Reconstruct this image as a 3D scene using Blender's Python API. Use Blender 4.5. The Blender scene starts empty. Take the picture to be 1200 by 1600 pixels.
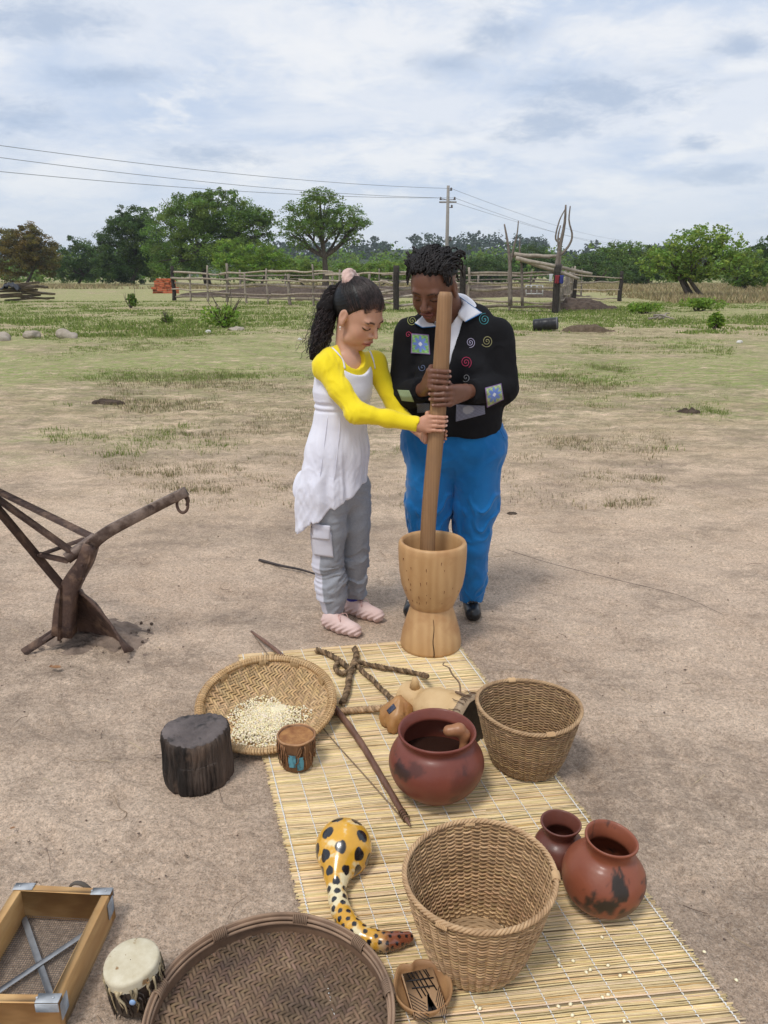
import bpy, math, random
import numpy as np
from mathutils import Vector, Matrix
from mathutils.bvhtree import BVHTree

# ---------------------------------------------------------------- camera
SC = bpy.context.scene
F_PX, CAM_H = 1200.0, 1.5
PITCH = math.atan(372 / 1200)
cd = bpy.data.cameras.new("camera"); cam = bpy.data.objects.new("camera", cd)
SC.collection.objects.link(cam); SC.camera = cam
cam.location = (0, 0, CAM_H); cam.rotation_euler = (math.pi / 2 - PITCH, 0, 0)
cd.sensor_fit = 'VERTICAL'; cd.sensor_height = 24; cd.lens = 24 * F_PX / 1600
cd.clip_start = 0.05; cd.clip_end = 5000

# ---------------------------------------------------------------- light
SC.view_settings.view_transform = 'Standard'; SC.view_settings.look = 'None'
SC.view_settings.exposure = 0.07; SC.view_settings.gamma = 1
SC.view_settings.use_curve_mapping = False
SUN_EL, SUN_AZ = math.radians(62), math.radians(215)      # azimuth clockwise from +Y
sl = bpy.data.lights.new("sun", 'SUN'); sl.energy = 2.0; sl.angle = math.radians(13); sl.color = (1, .96, .9)
sun = bpy.data.objects.new("sun", sl); SC.collection.objects.link(sun)
sd = Vector((math.sin(SUN_AZ) * math.cos(SUN_EL), math.cos(SUN_AZ) * math.cos(SUN_EL), math.sin(SUN_EL)))
sun.rotation_euler = sd.to_track_quat('Z', 'Y').to_euler(); sun.location = sd * 50

W = bpy.data.worlds.new("World"); SC.world = W; W.use_nodes = True
def build_world():
    nt = W.node_tree; nt.nodes.clear(); N = nt.nodes.new; L = nt.links.new
    STR = 0.1
    out = N('ShaderNodeOutputWorld'); bg = N('ShaderNodeBackground'); bg.inputs[1].default_value = STR
    L(bg.outputs[0], out.inputs[0])
    sky = N('ShaderNodeTexSky'); sky.sky_type = 'NISHITA'; sky.sun_disc = False
    sky.sun_elevation = SUN_EL; sky.sun_rotation = SUN_AZ; sky.dust_density = 2.0; sky.air_density = 1.0
    tc = N('ShaderNodeTexCoord'); sx = N('ShaderNodeSeparateXYZ'); L(tc.outputs['Generated'], sx.inputs[0])
    def M(op, a, b=None, clamp=False):
        m = N('ShaderNodeMath'); m.operation = op; m.use_clamp = clamp
        for i, v in enumerate((a, b)):
            if v is None: continue
            if isinstance(v, (int, float)): m.inputs[i].default_value = v
            else: L(v, m.inputs[i])
        return m.outputs[0]
    den = M('ADD', M('ABSOLUTE', sx.outputs[2]), 0.20)
    cx = N('ShaderNodeCombineXYZ'); L(M('DIVIDE', sx.outputs[0], den), cx.inputs[0]); L(M('DIVIDE', sx.outputs[1], den), cx.inputs[1])
    fy = M('ADD', M('ABSOLUTE', sx.outputs[1]), .15); fu = M('DIVIDE', sx.outputs[0], fy); fv = M('DIVIDE', sx.outputs[2], fy)
    def noise(scale, det, off, dist=0.0, rough=.55):
        mp = N('ShaderNodeMapping'); mp.inputs[1].default_value = off; L(cx.outputs[0], mp.inputs[0])
        n = N('ShaderNodeTexNoise'); n.inputs['Scale'].default_value = scale; n.inputs['Detail'].default_value = det
        n.inputs['Roughness'].default_value = rough; n.inputs['Distortion'].default_value = dist
        L(mp.outputs[0], n.inputs[0]); return n.outputs[0]
    def ramp(fac, a, b):
        r = N('ShaderNodeMapRange'); r.interpolation_type = 'SMOOTHSTEP'
        r.inputs[1].default_value = a; r.inputs[2].default_value = b; L(fac, r.inputs[0]); return r.outputs[0]
    def mix(f, a, b):
        m = N('ShaderNodeMix'); m.data_type = 'RGBA'
        for s, v in ((0, f), (6, a), (7, b)):
            if isinstance(v, tuple): m.inputs[s].default_value = tuple(c / STR for c in v) + (1,)
            elif isinstance(v, (int, float)): m.inputs[s].default_value = v
            else: L(v, m.inputs[s])
        return m.outputs[2]
    thin = mix(ramp(noise(1.3, 9, (3.1, 1.7, 0), .3, .62), .36, .60), (.58, .68, .85), (.80, .845, .925))
    puff = mix(M('MULTIPLY', ramp(noise(2.6, 9, (7.7, 5.2, 0), .25, .62), .50, .68), .85), thin, (.92, .935, .96))
    dark = mix(M('MULTIPLY', ramp(noise(2.2, 8, (1.3, 8.35, 0), .2, .62), .56, .72), .45), puff, (.52, .61, .75))
    wn = noise(6.5, 9, (2.2, 9.1, 0), .3, .68); wl = M('MULTIPLY', M('SUBTRACT', wn, .5), 3.0)
    def blot(base, blobs, colour, amt):                    # single clouds: azimuth and height, width, thickness
        acc = None
        for (u, v, ru, rv) in blobs:
            du = M('DIVIDE', M('SUBTRACT', fu, u), ru); dv = M('DIVIDE', M('SUBTRACT', fv, v), rv)
            r = M('SQRT', M('ADD', M('MULTIPLY', du, du), M('MULTIPLY', dv, dv))); acc = r if acc is None else M('MINIMUM', acc, r)
        return mix(M('MULTIPLY', ramp(M('ADD', acc, wl), 1.35, .0), amt), base, colour)
    def at(*L_):
        o = []
        for (x, y, rx, ry) in L_:
            v_ = (800 - y) / 1200; d = ((x - 600) / 1200, math.cos(PITCH) + math.sin(PITCH) * v_, -math.sin(PITCH) + math.cos(PITCH) * v_); n_ = math.sqrt(sum(q * q for q in d)); f = d[1] / n_ + .15
            o.append((d[0] / n_ / f, d[2] / n_ / f, rx / 1200 / n_ / f, ry / 1200 / n_ / f))
        return o
    dark = blot(dark, at((90, 285, 90, 26), (450, 290, 70, 16), (560, 60, 260, 70), (1000, 60, 200, 40), (620, 250, 200, 35), (980, 300, 120, 22)), (.93, .94, .96), .85)
    dark = blot(dark, at((925, 150, 150, 36), (860, 195, 95, 30), (1090, 228, 40, 13), (330, 242, 95, 20), (70, 25, 120, 34), (20, 180, 95, 26), (780, 45, 70, 34), (1165, 75, 60, 24), (700, 100, 60, 20), (180, 120, 90, 18), (1120, 275, 90, 16)), (.43, .53, .70), .80)
    hz = mix(M('MULTIPLY', ramp(sx.outputs[2], .16, .0), .8), dark, (.72, .80, .90))
    allc = mix(.10, hz, sky.outputs[0])
    L(allc, bg.inputs[0])
build_world()

# ---------------------------------------------------------------- helpers
CP, SP = math.cos(PITCH), math.sin(PITCH)
def ray(px, py):
    v = (800 - py) / F_PX
    return np.array(((px - 600) / F_PX, CP + SP * v, -SP + CP * v))
def gp(px, py, z=0.0):                       # photo point on the level z
    d = ray(px, py); t = (z - CAM_H) / d[2]; return np.array((d[0] * t, d[1] * t, z))
def dp(px, py, Y):                           # photo point on the plane y = Y
    d = ray(px, py); t = Y / d[1]; return np.array((d[0] * t, Y, CAM_H + d[2] * t))
A = lambda *v: np.array(v, float)

def vnoise(x, y, seed=0):
    xi = np.floor(x).astype(np.int64); yi = np.floor(y).astype(np.int64); fx = x - xi; fy = y - yi
    fx = fx * fx * (3 - 2 * fx); fy = fy * fy * (3 - 2 * fy)
    def h(a, b):
        n = (a * 374761393 + b * 668265263 + seed * 1442695041) & 0x7fffffff
        n = ((n ^ (n >> 13)) * 1274126177) & 0x7fffffff
        return ((n ^ (n >> 16)) & 0xffff) / 65535.0
    return (h(xi, yi) * (1 - fx) + h(xi + 1, yi) * fx) * (1 - fy) + (h(xi, yi + 1) * (1 - fx) + h(xi + 1, yi + 1) * fx) * fy
def fbm(x, y, seed=0, o=4):
    s = 0; a = .5; t = 0
    for i in range(o):
        s = s + a * vnoise(x, y, seed + i * 17); t += a; a *= .5; x = x * 2.03 + 5.1; y = y * 2.03 + 1.7
    return s / t
def sstep(a, b, x):
    t = np.clip((x - a) / (b - a), 0, 1); return t * t * (3 - 2 * t)

ORG = {}
def mk(name, V, F4, F3, mat, parent=None, origin=None, smooth=True, col=None, **props):
    V = np.asarray(V, np.float32).reshape(-1, 3)
    if parent is not None: org = ORG[parent.name]
    elif origin is not None: org = np.asarray(origin, float)
    else: org = np.zeros(3)
    V = V - org.astype(np.float32)
    F4 = np.asarray(F4 if F4 is not None else [], np.int32).reshape(-1, 4)
    F3 = np.asarray(F3 if F3 is not None else [], np.int32).reshape(-1, 3)
    me = bpy.data.meshes.new(name)
    me.vertices.add(len(V)); me.vertices.foreach_set('co', V.ravel())
    nl = F4.size + F3.size; me.loops.add(nl)
    me.loops.foreach_set('vertex_index', np.concatenate((F4.ravel(), F3.ravel())))
    npoly = len(F4) + len(F3); me.polygons.add(npoly)
    ls = np.concatenate((np.arange(len(F4)) * 4, F4.size + np.arange(len(F3)) * 3)).astype(np.int32)
    me.polygons.foreach_set('loop_start', ls)
    if smooth: me.polygons.foreach_set('use_smooth', np.ones(npoly, bool))
    if col is not None:
        at = me.color_attributes.new('Col', 'FLOAT_COLOR', 'POINT')
        c = np.ones((len(V), 4), np.float32); c[:, :3] = np.asarray(col).reshape(-1, 3); at.data.foreach_set('color', c.ravel())
    me.update(calc_edges=True); me.validate()
    if mat is not None: me.materials.append(mat)
    o = bpy.data.objects.new(name, me); SC.collection.objects.link(o)
    if parent is not None: o.parent = parent
    else: o.location = org
    ORG[o.name] = org
    for k, v in props.items(): o[k] = v
    return o
def thing(name, label, cat, loc, group=None):
    o = bpy.data.objects.new(name, None); SC.collection.objects.link(o); o.location = loc; o.empty_display_size = .1
    ORG[o.name] = np.asarray(loc, float); o['label'] = label; o['category'] = cat
    if group: o['group'] = group
    return o
def copy_tree(o, parent=None, loc=None, rz=None, label=None):
    c = o.copy(); SC.collection.objects.link(c)
    if parent is not None: c.parent = parent
    if loc is not None: c.location = loc
    if rz is not None: c.rotation_euler = (0, 0, rz)
    if label: c['label'] = label
    ORG[c.name] = np.array(c.location)
    for ch in o.children: copy_tree(ch, c)
    return c

def norm(v): v = np.asarray(v, float); return v / (np.linalg.norm(v) + 1e-12)
class B:                                       # geometry collector
    def __init__(s): s.V = []; s.F4 = []; s.F3 = []; s.C = []; s.n = 0
    def add(s, V, F4=None, F3=None, c=None):
        V = np.asarray(V, float).reshape(-1, 3)
        if F4 is not None and len(F4): s.F4.append(np.asarray(F4).reshape(-1, 4) + s.n)
        if F3 is not None and len(F3): s.F3.append(np.asarray(F3).reshape(-1, 3) + s.n)
        s.V.append(V); s.C.append(np.tile(np.asarray(c if c is not None else (1, 1, 1), float), (len(V), 1)) if c is None or np.ndim(c) == 1 else c)
        s.n += len(V); return s
    def box(s, c, size, R=None, bev=0.0, col=None):
        h = np.asarray(size, float) / 2; P = []; 
        b = min(bev, min(h) * .9)
        if b <= 0:
            P = np.array([(x, y, z) for x in (-1, 1) for y in (-1, 1) for z in (-1, 1)]) * h
            F = [(0, 1, 3, 2), (4, 6, 7, 5), (0, 4, 5, 1), (2, 3, 7, 6), (0, 2, 6, 4), (1, 5, 7, 3)]; T = []
        else:
            idx = {}; P = []
            for x in (-1, 1):
                for y in (-1, 1):
                    for z in (-1, 1):
                        for a in range(3):
                            p = np.array((x, y, z)) * h - np.array((x, y, z)) * b; p[a] += (x, y, z)[a] * b
                            idx[(x, y, z, a)] = len(P); P.append(p)
            F = []; T = []
            for a in range(3):
                b1, b2 = [i for i in range(3) if i != a]
                for sg in (-1, 1):
                    q = []
                    for u, v in ((-1, -1), (1, -1), (1, 1), (-1, 1)):
                        k = [0, 0, 0]; k[a] = sg; k[b1] = u; k[b2] = v; q.append(idx[(*k, a)])
                    F.append(q if (sg > 0) == (a != 1) else q[::-1])
            for a in range(3):                    # edge chamfers along axis a
                b1, b2 = [i for i in range(3) if i != a]
                for u in (-1, 1):
                    for v in (-1, 1):
                        k0 = [0] * 3; k1 = [0] * 3; k0[a] = -1; k1[a] = 1; k0[b1] = k1[b1] = u; k0[b2] = k1[b2] = v
                        F.append([idx[(*k0, b1)], idx[(*k1, b1)], idx[(*k1, b2)], idx[(*k0, b2)]])
            for x in (-1, 1):
                for y in (-1, 1):
                    for z in (-1, 1): T.append([idx[(x, y, z, i)] for i in range(3)])
            P = np.array(P)
        if R is not None: P = P @ np.asarray(R).T
        s.add(P + np.asarray(c), F, T, col); return s
    def beam(s, a, b, w, h, up=(0, 0, 1), bev=.002, col=None):
        a = np.asarray(a, float); b = np.asarray(b, float); d = norm(b - a); x = norm(np.cross(up, d)); z = np.cross(d, x)
        return s.box((a + b) / 2, (w, np.linalg.norm(b - a), h), np.stack((x, d, z), 1), bev, col)
    def tube(s, P, r, n=8, cap=True, col=None, flat=None):
        P = np.asarray(P, float); m = len(P); r = np.broadcast_to(np.asarray(r, float), (m,))
        T = np.gradient(P, axis=0); T /= np.linalg.norm(T, axis=1)[:, None] + 1e-12
        ref = np.array((0, 0, 1.)) if abs(T[:, 2]).mean() < .8 else np.array((1., 0, 0))
        X = np.cross(T, ref); X /= np.linalg.norm(X, axis=1)[:, None] + 1e-9; Y = np.cross(T, X)
        if m > 2 and abs((X[1:] * X[:-1]).sum(1)).min() < .6:
            for i in range(1, m):
                X[i] = norm(X[i - 1] - T[i] * np.dot(X[i - 1], T[i])); Y[i] = np.cross(T[i], X[i])
        a = np.linspace(0, 2 * np.pi, n, endpoint=False)
        fl = 1 if flat is None else flat
        V = P[:, None] + r[:, None, None] * (np.cos(a)[None, :, None] * X[:, None] + fl * np.sin(a)[None, :, None] * Y[:, None])
        i = np.arange(m - 1)[:, None] * n; j = np.arange(n)[None]; k = (j + 1) % n
        F = np.stack((i + j, i + n + j, i + n + k, i + k), -1).reshape(-1, 4)
        V = V.reshape(-1, 3); F3 = None
        if cap:
            V = np.concatenate((V, P[:1], P[-1:])); c0 = m * n; j = np.arange(n); k = (j + 1) % n
            F3 = np.concatenate((np.stack((j, k, np.full(n, c0)), 1), np.stack(((m - 1) * n + k, (m - 1) * n + j, np.full(n, c0 + 1)), 1)))
        c = col
        if col is not None and np.ndim(col) == 2: c = np.repeat(col, n, 0); c = np.concatenate((c, col[:1], col[-1:])) if cap else c
        return s.add(V, F, F3, c)
    def sweep(s, P, w, h, up=(0, 1, 0), col=None):   # rectangular bar along a path
        P = np.asarray(P, float); m = len(P); T = np.gradient(P, axis=0); T /= np.linalg.norm(T, axis=1)[:, None]
        X = np.cross(np.asarray(up, float), T); X /= np.linalg.norm(X, axis=1)[:, None]; Y = np.cross(T, X)
        w = np.broadcast_to(w, (m,))[:, None]; h = np.broadcast_to(h, (m,))[:, None]; c = .82
        Q = [(-1, -c), (-c, -1), (c, -1), (1, -c), (1, c), (c, 1), (-c, 1), (-1, c)]
        V = np.stack([P + X * h * a / 2 + Y * w * b / 2 for a, b in Q], 1); n = 8
        i = np.arange(m - 1)[:, None] * n; j = np.arange(n)[None]; k = (j + 1) % n
        F = np.stack((i + j, i + k, i + n + k, i + n + j), -1).reshape(-1, 4); e = (m - 1) * n
        cp = [[0, 7, 6, 1], [1, 6, 5, 2], [2, 5, 4, 3]]
        return s.add(V.reshape(-1, 3), np.concatenate((F, np.array(cp), np.array(cp)[:, ::-1] + e)), None, col)
    def lathe(s, prof, n=48, c=(0, 0, 0), R=None, fn=None, col=None):
        pr = np.asarray(prof, float); m = len(pr); a = np.linspace(0, 2 * np.pi, n, endpoint=False)
        V = np.stack((pr[:, None, 0] * np.cos(a), pr[:, None, 0] * np.sin(a), np.broadcast_to(pr[:, None, 1], (m, n))), -1).reshape(-1, 3)
        if fn is not None: V = fn(V)
        if R is not None: V = V @ np.asarray(R).T
        i = np.arange(m - 1)[:, None] * n; j = np.arange(n)[None]; k = (j + 1) % n
        F = np.stack((i + j, i + k, i + n + k, i + n + j), -1).reshape(-1, 4)
        return s.add(V + np.asarray(c, float), F, None, col)
    def grid(s, P, col=None):                   # P (m,n,3)
        m, n = P.shape[:2]; i = np.arange(m - 1)[:, None] * n; j = np.arange(n - 1)[None]
        F = np.stack((i + j, i + j + 1, i + n + j + 1, i + n + j), -1).reshape(-1, 4)
        return s.add(P.reshape(-1, 3), F, None, col)
    def blob(s, c, r, n=8, m=6, col=None, rough=0.0, rng=None):
        th = np.linspace(0, np.pi, m); a = np.linspace(0, 2 * np.pi, n, endpoint=False)
        V = np.stack((np.sin(th)[:, None] * np.cos(a), np.sin(th)[:, None] * np.sin(a), np.cos(th)[:, None] * np.ones(n)), -1).reshape(-1, 3)
        if rough and rng is not None:
            k = rng.normal(0, 1, (4, 3)) * 2.2; V = V * (1 + rough * np.sin(V @ k.T + k[:, 0]).mean(1) * 2)[:, None]
        V = V * np.asarray(r) + np.asarray(c)
        i = np.arange(m - 1)[:, None] * n; j = np.arange(n)[None]; k = (j + 1) % n
        return s.add(V, np.stack((i + j, i + n + j, i + n + k, i + k), -1).reshape(-1, 4), None, col)
    def mk(s, name, mat, parent=None, **kw):
        c = np.concatenate(s.C)
        return mk(name, np.concatenate(s.V), np.concatenate(s.F4) if s.F4 else None, np.concatenate(s.F3) if s.F3 else None, mat, parent, col=c, **kw)

def curve(pts, n=24):                          # Catmull-Rom through points
    P = np.asarray(pts, float); P = np.vstack((2 * P[0] - P[1], P, 2 * P[-1] - P[-2])); k = len(P) - 3
    t = np.linspace(0, k - 1e-6, n); i = t.astype(int); u = (t - i)[:, None]
    a, b, c, d = P[i], P[i + 1], P[i + 2], P[i + 3]
    return .5 * ((2 * b) + (-a + c) * u + (2 * a - 5 * b + 4 * c - d) * u * u + (-a + 3 * b - 3 * c + d) * u ** 3)
def frames(P):
    T = np.gradient(P, axis=0); T /= np.linalg.norm(T, axis=1)[:, None]; X = np.zeros_like(T)
    X[0] = norm(np.cross(T[0], (0.1, .2, 1)))
    for i in range(1, len(P)): X[i] = norm(X[i - 1] - T[i] * np.dot(X[i - 1], T[i]))
    return T, X, np.cross(T, X)
def helix(P, R, ph, turns):
    T, X, Y = frames(P); s = np.concatenate(([0], np.cumsum(np.linalg.norm(np.diff(P, axis=0), axis=1)))); a = s * turns * 2 * np.pi + ph
    R = np.broadcast_to(R, (len(P),))[:, None]
    return P + R * (np.cos(a)[:, None] * X + np.sin(a)[:, None] * Y)

# ---------------------------------------------------------------- materials
def mat(name, c1, c2=None, scale=8, stretch=(1, 1, 1), detail=6, lo=.35, hi=.65, rough=.8, bump=0.0, bscale=None, bdist=.01,
        attr=False, spec=.3, c3=None, s3=3, lo3=.55, hi3=.7, coat=0.0, bstretch=None, sheen=0.0, wave=None, trans=0.0, metal=0.0, sss=0.0, distort=0.0):
    m = bpy.data.materials.new(name); m.use_nodes = True; nt = m.node_tree; N = nt.nodes.new; L = nt.links.new
    b = nt.nodes['Principled BSDF']; tc = N('ShaderNodeTexCoord')
    def nz(sc, st, det=detail, off=(0, 0, 0)):
        mp = N('ShaderNodeMapping'); mp.inputs['Scale'].default_value = st; mp.inputs['Location'].default_value = off; L(tc.outputs['Object'], mp.inputs[0])
        n = N('ShaderNodeTexNoise'); n.inputs['Scale'].default_value = sc; n.inputs['Detail'].default_value = det
        n.inputs['Distortion'].default_value = distort
        n.inputs['Roughness'].default_value = .6; L(mp.outputs[0], n.inputs[0]); return n.outputs[0]
    def rmp(f, a, c):
        r = N('ShaderNodeMapRange'); r.inputs[1].default_value = a; r.inputs[2].default_value = c; L(f, r.inputs[0]); return r.outputs[0]
    def mx(f, a, c, blend='MIX'):
        x = N('ShaderNodeMix'); x.data_type = 'RGBA'; x.blend_type = blend
        for s, v in ((0, f), (6, a), (7, c)):
            if isinstance(v, tuple): x.inputs[s].default_value = v + (1,)
            elif isinstance(v, (int, float)): x.inputs[s].default_value = v
            else: L(v, x.inputs[s])
        return x.outputs[2]
    col = c1
    if c2 is not None: col = mx(rmp(nz(scale, stretch), lo, hi), c1, c2)
    if wave is not None:                       # (scale, dist, colour, amount, stretch)
        mp = N('ShaderNodeMapping'); mp.inputs['Scale'].default_value = wave[4]; L(tc.outputs['Object'], mp.inputs[0])
        w = N('ShaderNodeTexWave'); w.inputs['Scale'].default_value = wave[0]; w.inputs['Distortion'].default_value = wave[1]; w.inputs['Detail'].default_value = 4
        L(mp.outputs[0], w.inputs[0]); f = rmp(w.outputs[1], 0, 1); mm = N('ShaderNodeMath'); mm.operation = 'MULTIPLY'; mm.inputs[1].default_value = wave[3]; L(f, mm.inputs[0])
        col = mx(mm.outputs[0], col, wave[2])
    if c3 is not None: col = mx(rmp(nz(s3, (1, 1, 1), 5, (4.2, 1.1, 3.3)), lo3, hi3), col, c3)
    if attr:
        at = N('ShaderNodeAttribute'); at.attribute_name = 'Col'; col = mx(1.0, col, at.outputs[0], 'MULTIPLY')
    if isinstance(col, tuple): b.inputs['Base Color'].default_value = col + (1,)
    else: L(col, b.inputs['Base Color'])
    b.inputs['Roughness'].default_value = rough; b.inputs['Specular IOR Level'].default_value = spec
    b.inputs['Coat Weight'].default_value = coat; b.inputs['Coat Roughness'].default_value = .15
    b.inputs['Sheen Weight'].default_value = sheen; b.inputs['Metallic'].default_value = metal
    if sss: b.inputs['Subsurface Weight'].default_value = sss; b.inputs['Subsurface Radius'].default_value = (.012, .005, .003); b.inputs['Subsurface Scale'].default_value = 1
    if bump:
        bp = N('ShaderNodeBump'); bp.inputs['Strength'].default_value = bump; bp.inputs['Distance'].default_value = bdist
        L(nz(bscale or scale * 3, bstretch or stretch, 8), bp.inputs['Height']); L(bp.outputs[0], b.inputs['Normal'])
    if trans:
        tr = N('ShaderNodeBsdfTranslucent'); ms = N('ShaderNodeMixShader'); ms.inputs[0].default_value = trans
        if isinstance(col, tuple): tr.inputs[0].default_value = col + (1,)
        else: L(col, tr.inputs[0])
        L(b.outputs[0], ms.inputs[1]); L(tr.outputs[0], ms.inputs[2]); L(ms.outputs[0], nt.nodes['Material Output'].inputs[0])
    return m

# ---------------------------------------------------------------- signed distance modelling (organic shapes)
BK = {'C': np.zeros(3), 'R': 1e9}
MARG = .05
def _far(c, R): return np.linalg.norm(BK['C'] - c) - R - BK['R'] > MARG
def smin(a, b, k):
    h = np.clip(.5 + .5 * (b - a) / k, 0, 1); return b + (a - b) * h - k * h * (1 - h)
def smax(a, b, k): return -smin(-a, -b, k)
def cap(a, b, ra, rb=None):
    a = np.asarray(a, float); b = np.asarray(b, float); rb = ra if rb is None else rb; ab = b - a; L2 = ab @ ab + 1e-12
    c = (a + b) / 2; R = np.sqrt(L2) / 2 + max(ra, rb)
    def g(P):
        if _far(c, R): return None
        h = np.clip((P - a) @ ab / L2, 0, 1); return np.linalg.norm(P - a - h[:, None] * ab, axis=1) - (ra + (rb - ra) * h)
    return g
def ell(c, r, M=None):
    c = np.asarray(c, float); r = np.asarray(r, float); R = r.max()
    def g(P):
        if _far(c, R): return None
        p = P - c
        if M is not None: p = p @ M
        k0 = np.linalg.norm(p / r, axis=1); k1 = np.linalg.norm(p / r ** 2, axis=1) + 1e-9
        return k0 * (k0 - 1) / k1
    return g
def U(k, *gs):
    def g(P):
        acc = None
        for q in gs:
            d = q(P)
            if d is None: continue
            acc = d if acc is None else (smin(acc, d, k) if k else np.minimum(acc, d))
        return acc
    return g
def chain(pts, rad, k=.01): return U(k, *[cap(pts[i], pts[i + 1], rad[i], rad[i + 1]) for i in range(len(pts) - 1)])
def sub(g, s, k=.005):
    def f(P):
        d = g(P)
        if d is None: return None
        e = s(P)
        return d if e is None else smax(d, -e, k)
    return f
def clip(g, fn, k=.003):                       # fn(P) > 0 is cut away
    def f(P):
        d = g(P); return None if d is None else smax(d, fn(P), k)
    return f
def warp(g, fn):                               # adds fn(P) to the distance
    def f(P):
        d = g(P); return None if d is None else d + fn(P)
    return f
def flatx(g, c, ax, s):                        # squash by s along ax about c
    c = np.asarray(c, float); ax = norm(ax)
    def f(P): return g(P + ((P - c) @ ax * (1 / s - 1))[:, None] * ax)
    return f
def xf(g, o, M, Rb):                           # evaluate g in the local frame M (columns = axes) at o
    o = np.asarray(o, float)
    def f(P):
        if _far(o, Rb): return None
        sv = dict(BK); BK['R'] = 1e9; d = g((P - o) @ M); BK.update(sv); return d
    return f
def sdfmesh(f, lo, hi, h, blk=12, sl=1.6):
    lo = np.asarray(lo, float); hi = np.asarray(hi, float); nb = np.ceil((hi - lo) / (h * blk)).astype(int); n = nb * blk
    Fd = np.empty(n, np.float32)
    BK['R'] = 1e9
    ci = np.stack(np.meshgrid(*[np.arange(k) for k in nb], indexing='ij'), -1).reshape(-1, 3)
    C = lo + (ci + .5) * h * blk
    dv = f(C); rad = h * blk * .87
    loc = np.stack(np.meshgrid(*[np.arange(blk)] * 3, indexing='ij'), -1).reshape(-1, 3) * h
    for (i, j, k), c, d in zip(ci * blk, C, dv):
        s = (slice(i, i + blk), slice(j, j + blk), slice(k, k + blk))
        if abs(d) > rad * sl + .012: Fd[s] = d; continue
        BK['C'] = c; BK['R'] = rad
        v = f(loc + lo + np.array((i, j, k)) * h); Fd[s] = (.05 if v is None else v.reshape(blk, blk, blk))
    BK['R'] = 1e9
    S = Fd < 0
    a = S[:-1, :-1, :-1]; allv = a.copy(); anyv = a.copy()
    offs = [(x, y, z) for x in (0, 1) for y in (0, 1) for z in (0, 1)]
    e = [n[0] - 1, n[1] - 1, n[2] - 1]
    for x, y, z in offs[1:]:
        q = S[x:x + e[0], y:y + e[1], z:z + e[2]]; allv &= q; anyv |= q
    act = np.argwhere(anyv & ~allv); idx = -np.ones(e, np.int32); idx[tuple(act.T)] = np.arange(len(act))
    vals = {o: Fd[act[:, 0] + o[0], act[:, 1] + o[1], act[:, 2] + o[2]].astype(float) for o in offs}
    acc = np.zeros((len(act), 3)); cnt = np.zeros(len(act))
    for o1 in offs:
        for ax in range(3):
            if o1[ax]: continue
            o2 = list(o1); o2[ax] = 1; o2 = tuple(o2); v1, v2 = vals[o1], vals[o2]; m = (v1 < 0) != (v2 < 0)
            t = v1 / np.where(m, v1 - v2, 1); p = np.tile(np.array(o1, float), (len(act), 1)); p[:, ax] = t
            acc[m] += p[m]; cnt[m] += 1
    V = lo + (act + acc / cnt[:, None]) * h
    Q = []
    for ax in range(3):
        u, w = (ax + 1) % 3, (ax + 2) % 3
        sl0 = [slice(0, -1)] * 3; sl1 = [slice(0, -1)] * 3; sl1[ax] = slice(1, None)
        s0 = S[tuple(sl0)]; s1 = S[tuple(sl1)]; ed = np.argwhere(s0 != s1)
        ed = ed[(ed[:, u] > 0) & (ed[:, w] > 0)]
        sg = S[tuple(ed.T)]
        def g(du, dw):
            p = ed.copy(); p[:, u] -= du; p[:, w] -= dw; return idx[tuple(p.T)]
        q = np.stack((g(1, 1), g(0, 1), g(0, 0), g(1, 0)), 1); q[~sg] = q[~sg][:, ::-1]; Q.append(q)
    Q = np.concatenate(Q); Q = Q[(Q >= 0).all(1)]
    return V, Q
def sdfobj(name, f, lo, hi, h, mat, parent=None, col=None, **kw):
    V, Q = sdfmesh(f, lo, hi, h)
    return mk(name, V, Q, None, mat, parent, col=(col(V) if col else None), **kw)
def creases(a, z, fa, fz, seed):              # irregular cloth creases, 0..1 ridges, a = coordinate round the limb
    w = fbm(a * fa * .7 + 3, z * fz * .35, seed + 5, 3) * 2.4
    n = fbm(a * fa + w, z * fz + w * 1.3, seed, 3); return 1 - np.clip(np.abs(n - .5) * 5.5, 0, 1)
def bvh_of(*objs):
    vs = []; fs = []; n = 0
    for o in objs:
        org = Vector(ORG[o.name]); v = [x.co + org for x in o.data.vertices]; vs += v
        fs += [[i + n for i in p.vertices] for p in o.data.polygons]; n += len(v)
    return BVHTree.FromPolygons(vs, fs)
EYE = Vector((0, 0, CAM_H))
def hit(bv, px, py, off=0.0, last=None):
    d = Vector(ray(px, py)).normalized(); h = bv.ray_cast(EYE, d)
    if h[0] is None: return last
    return np.array(h[0] - d * off)
def patch(name, quad, bv, mat, parent, off=.004, nu=14, nv=14, colf=None, th=.002, **kw):
    q = [np.array(p, float) for p in quad]; P = np.zeros((nv, nu, 3)); last = None; C = []
    for j in range(nv):
        for i in range(nu):
            u, v = i / (nu - 1), j / (nv - 1)
            p = (q[0] * (1 - u) + q[1] * u) * (1 - v) + (q[3] * (1 - u) + q[2] * u) * v
            last = hit(bv, p[0], p[1], off, last); P[j, i] = last
            C.append(colf(u, v) if colf else (1, 1, 1))
    b = B(); b.grid(P, np.array(C)); o = b.mk(name, mat, parent, **kw)
    s = o.modifiers.new('thickness', 'SOLIDIFY'); s.thickness = th; s.offset = 0
    return o
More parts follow.
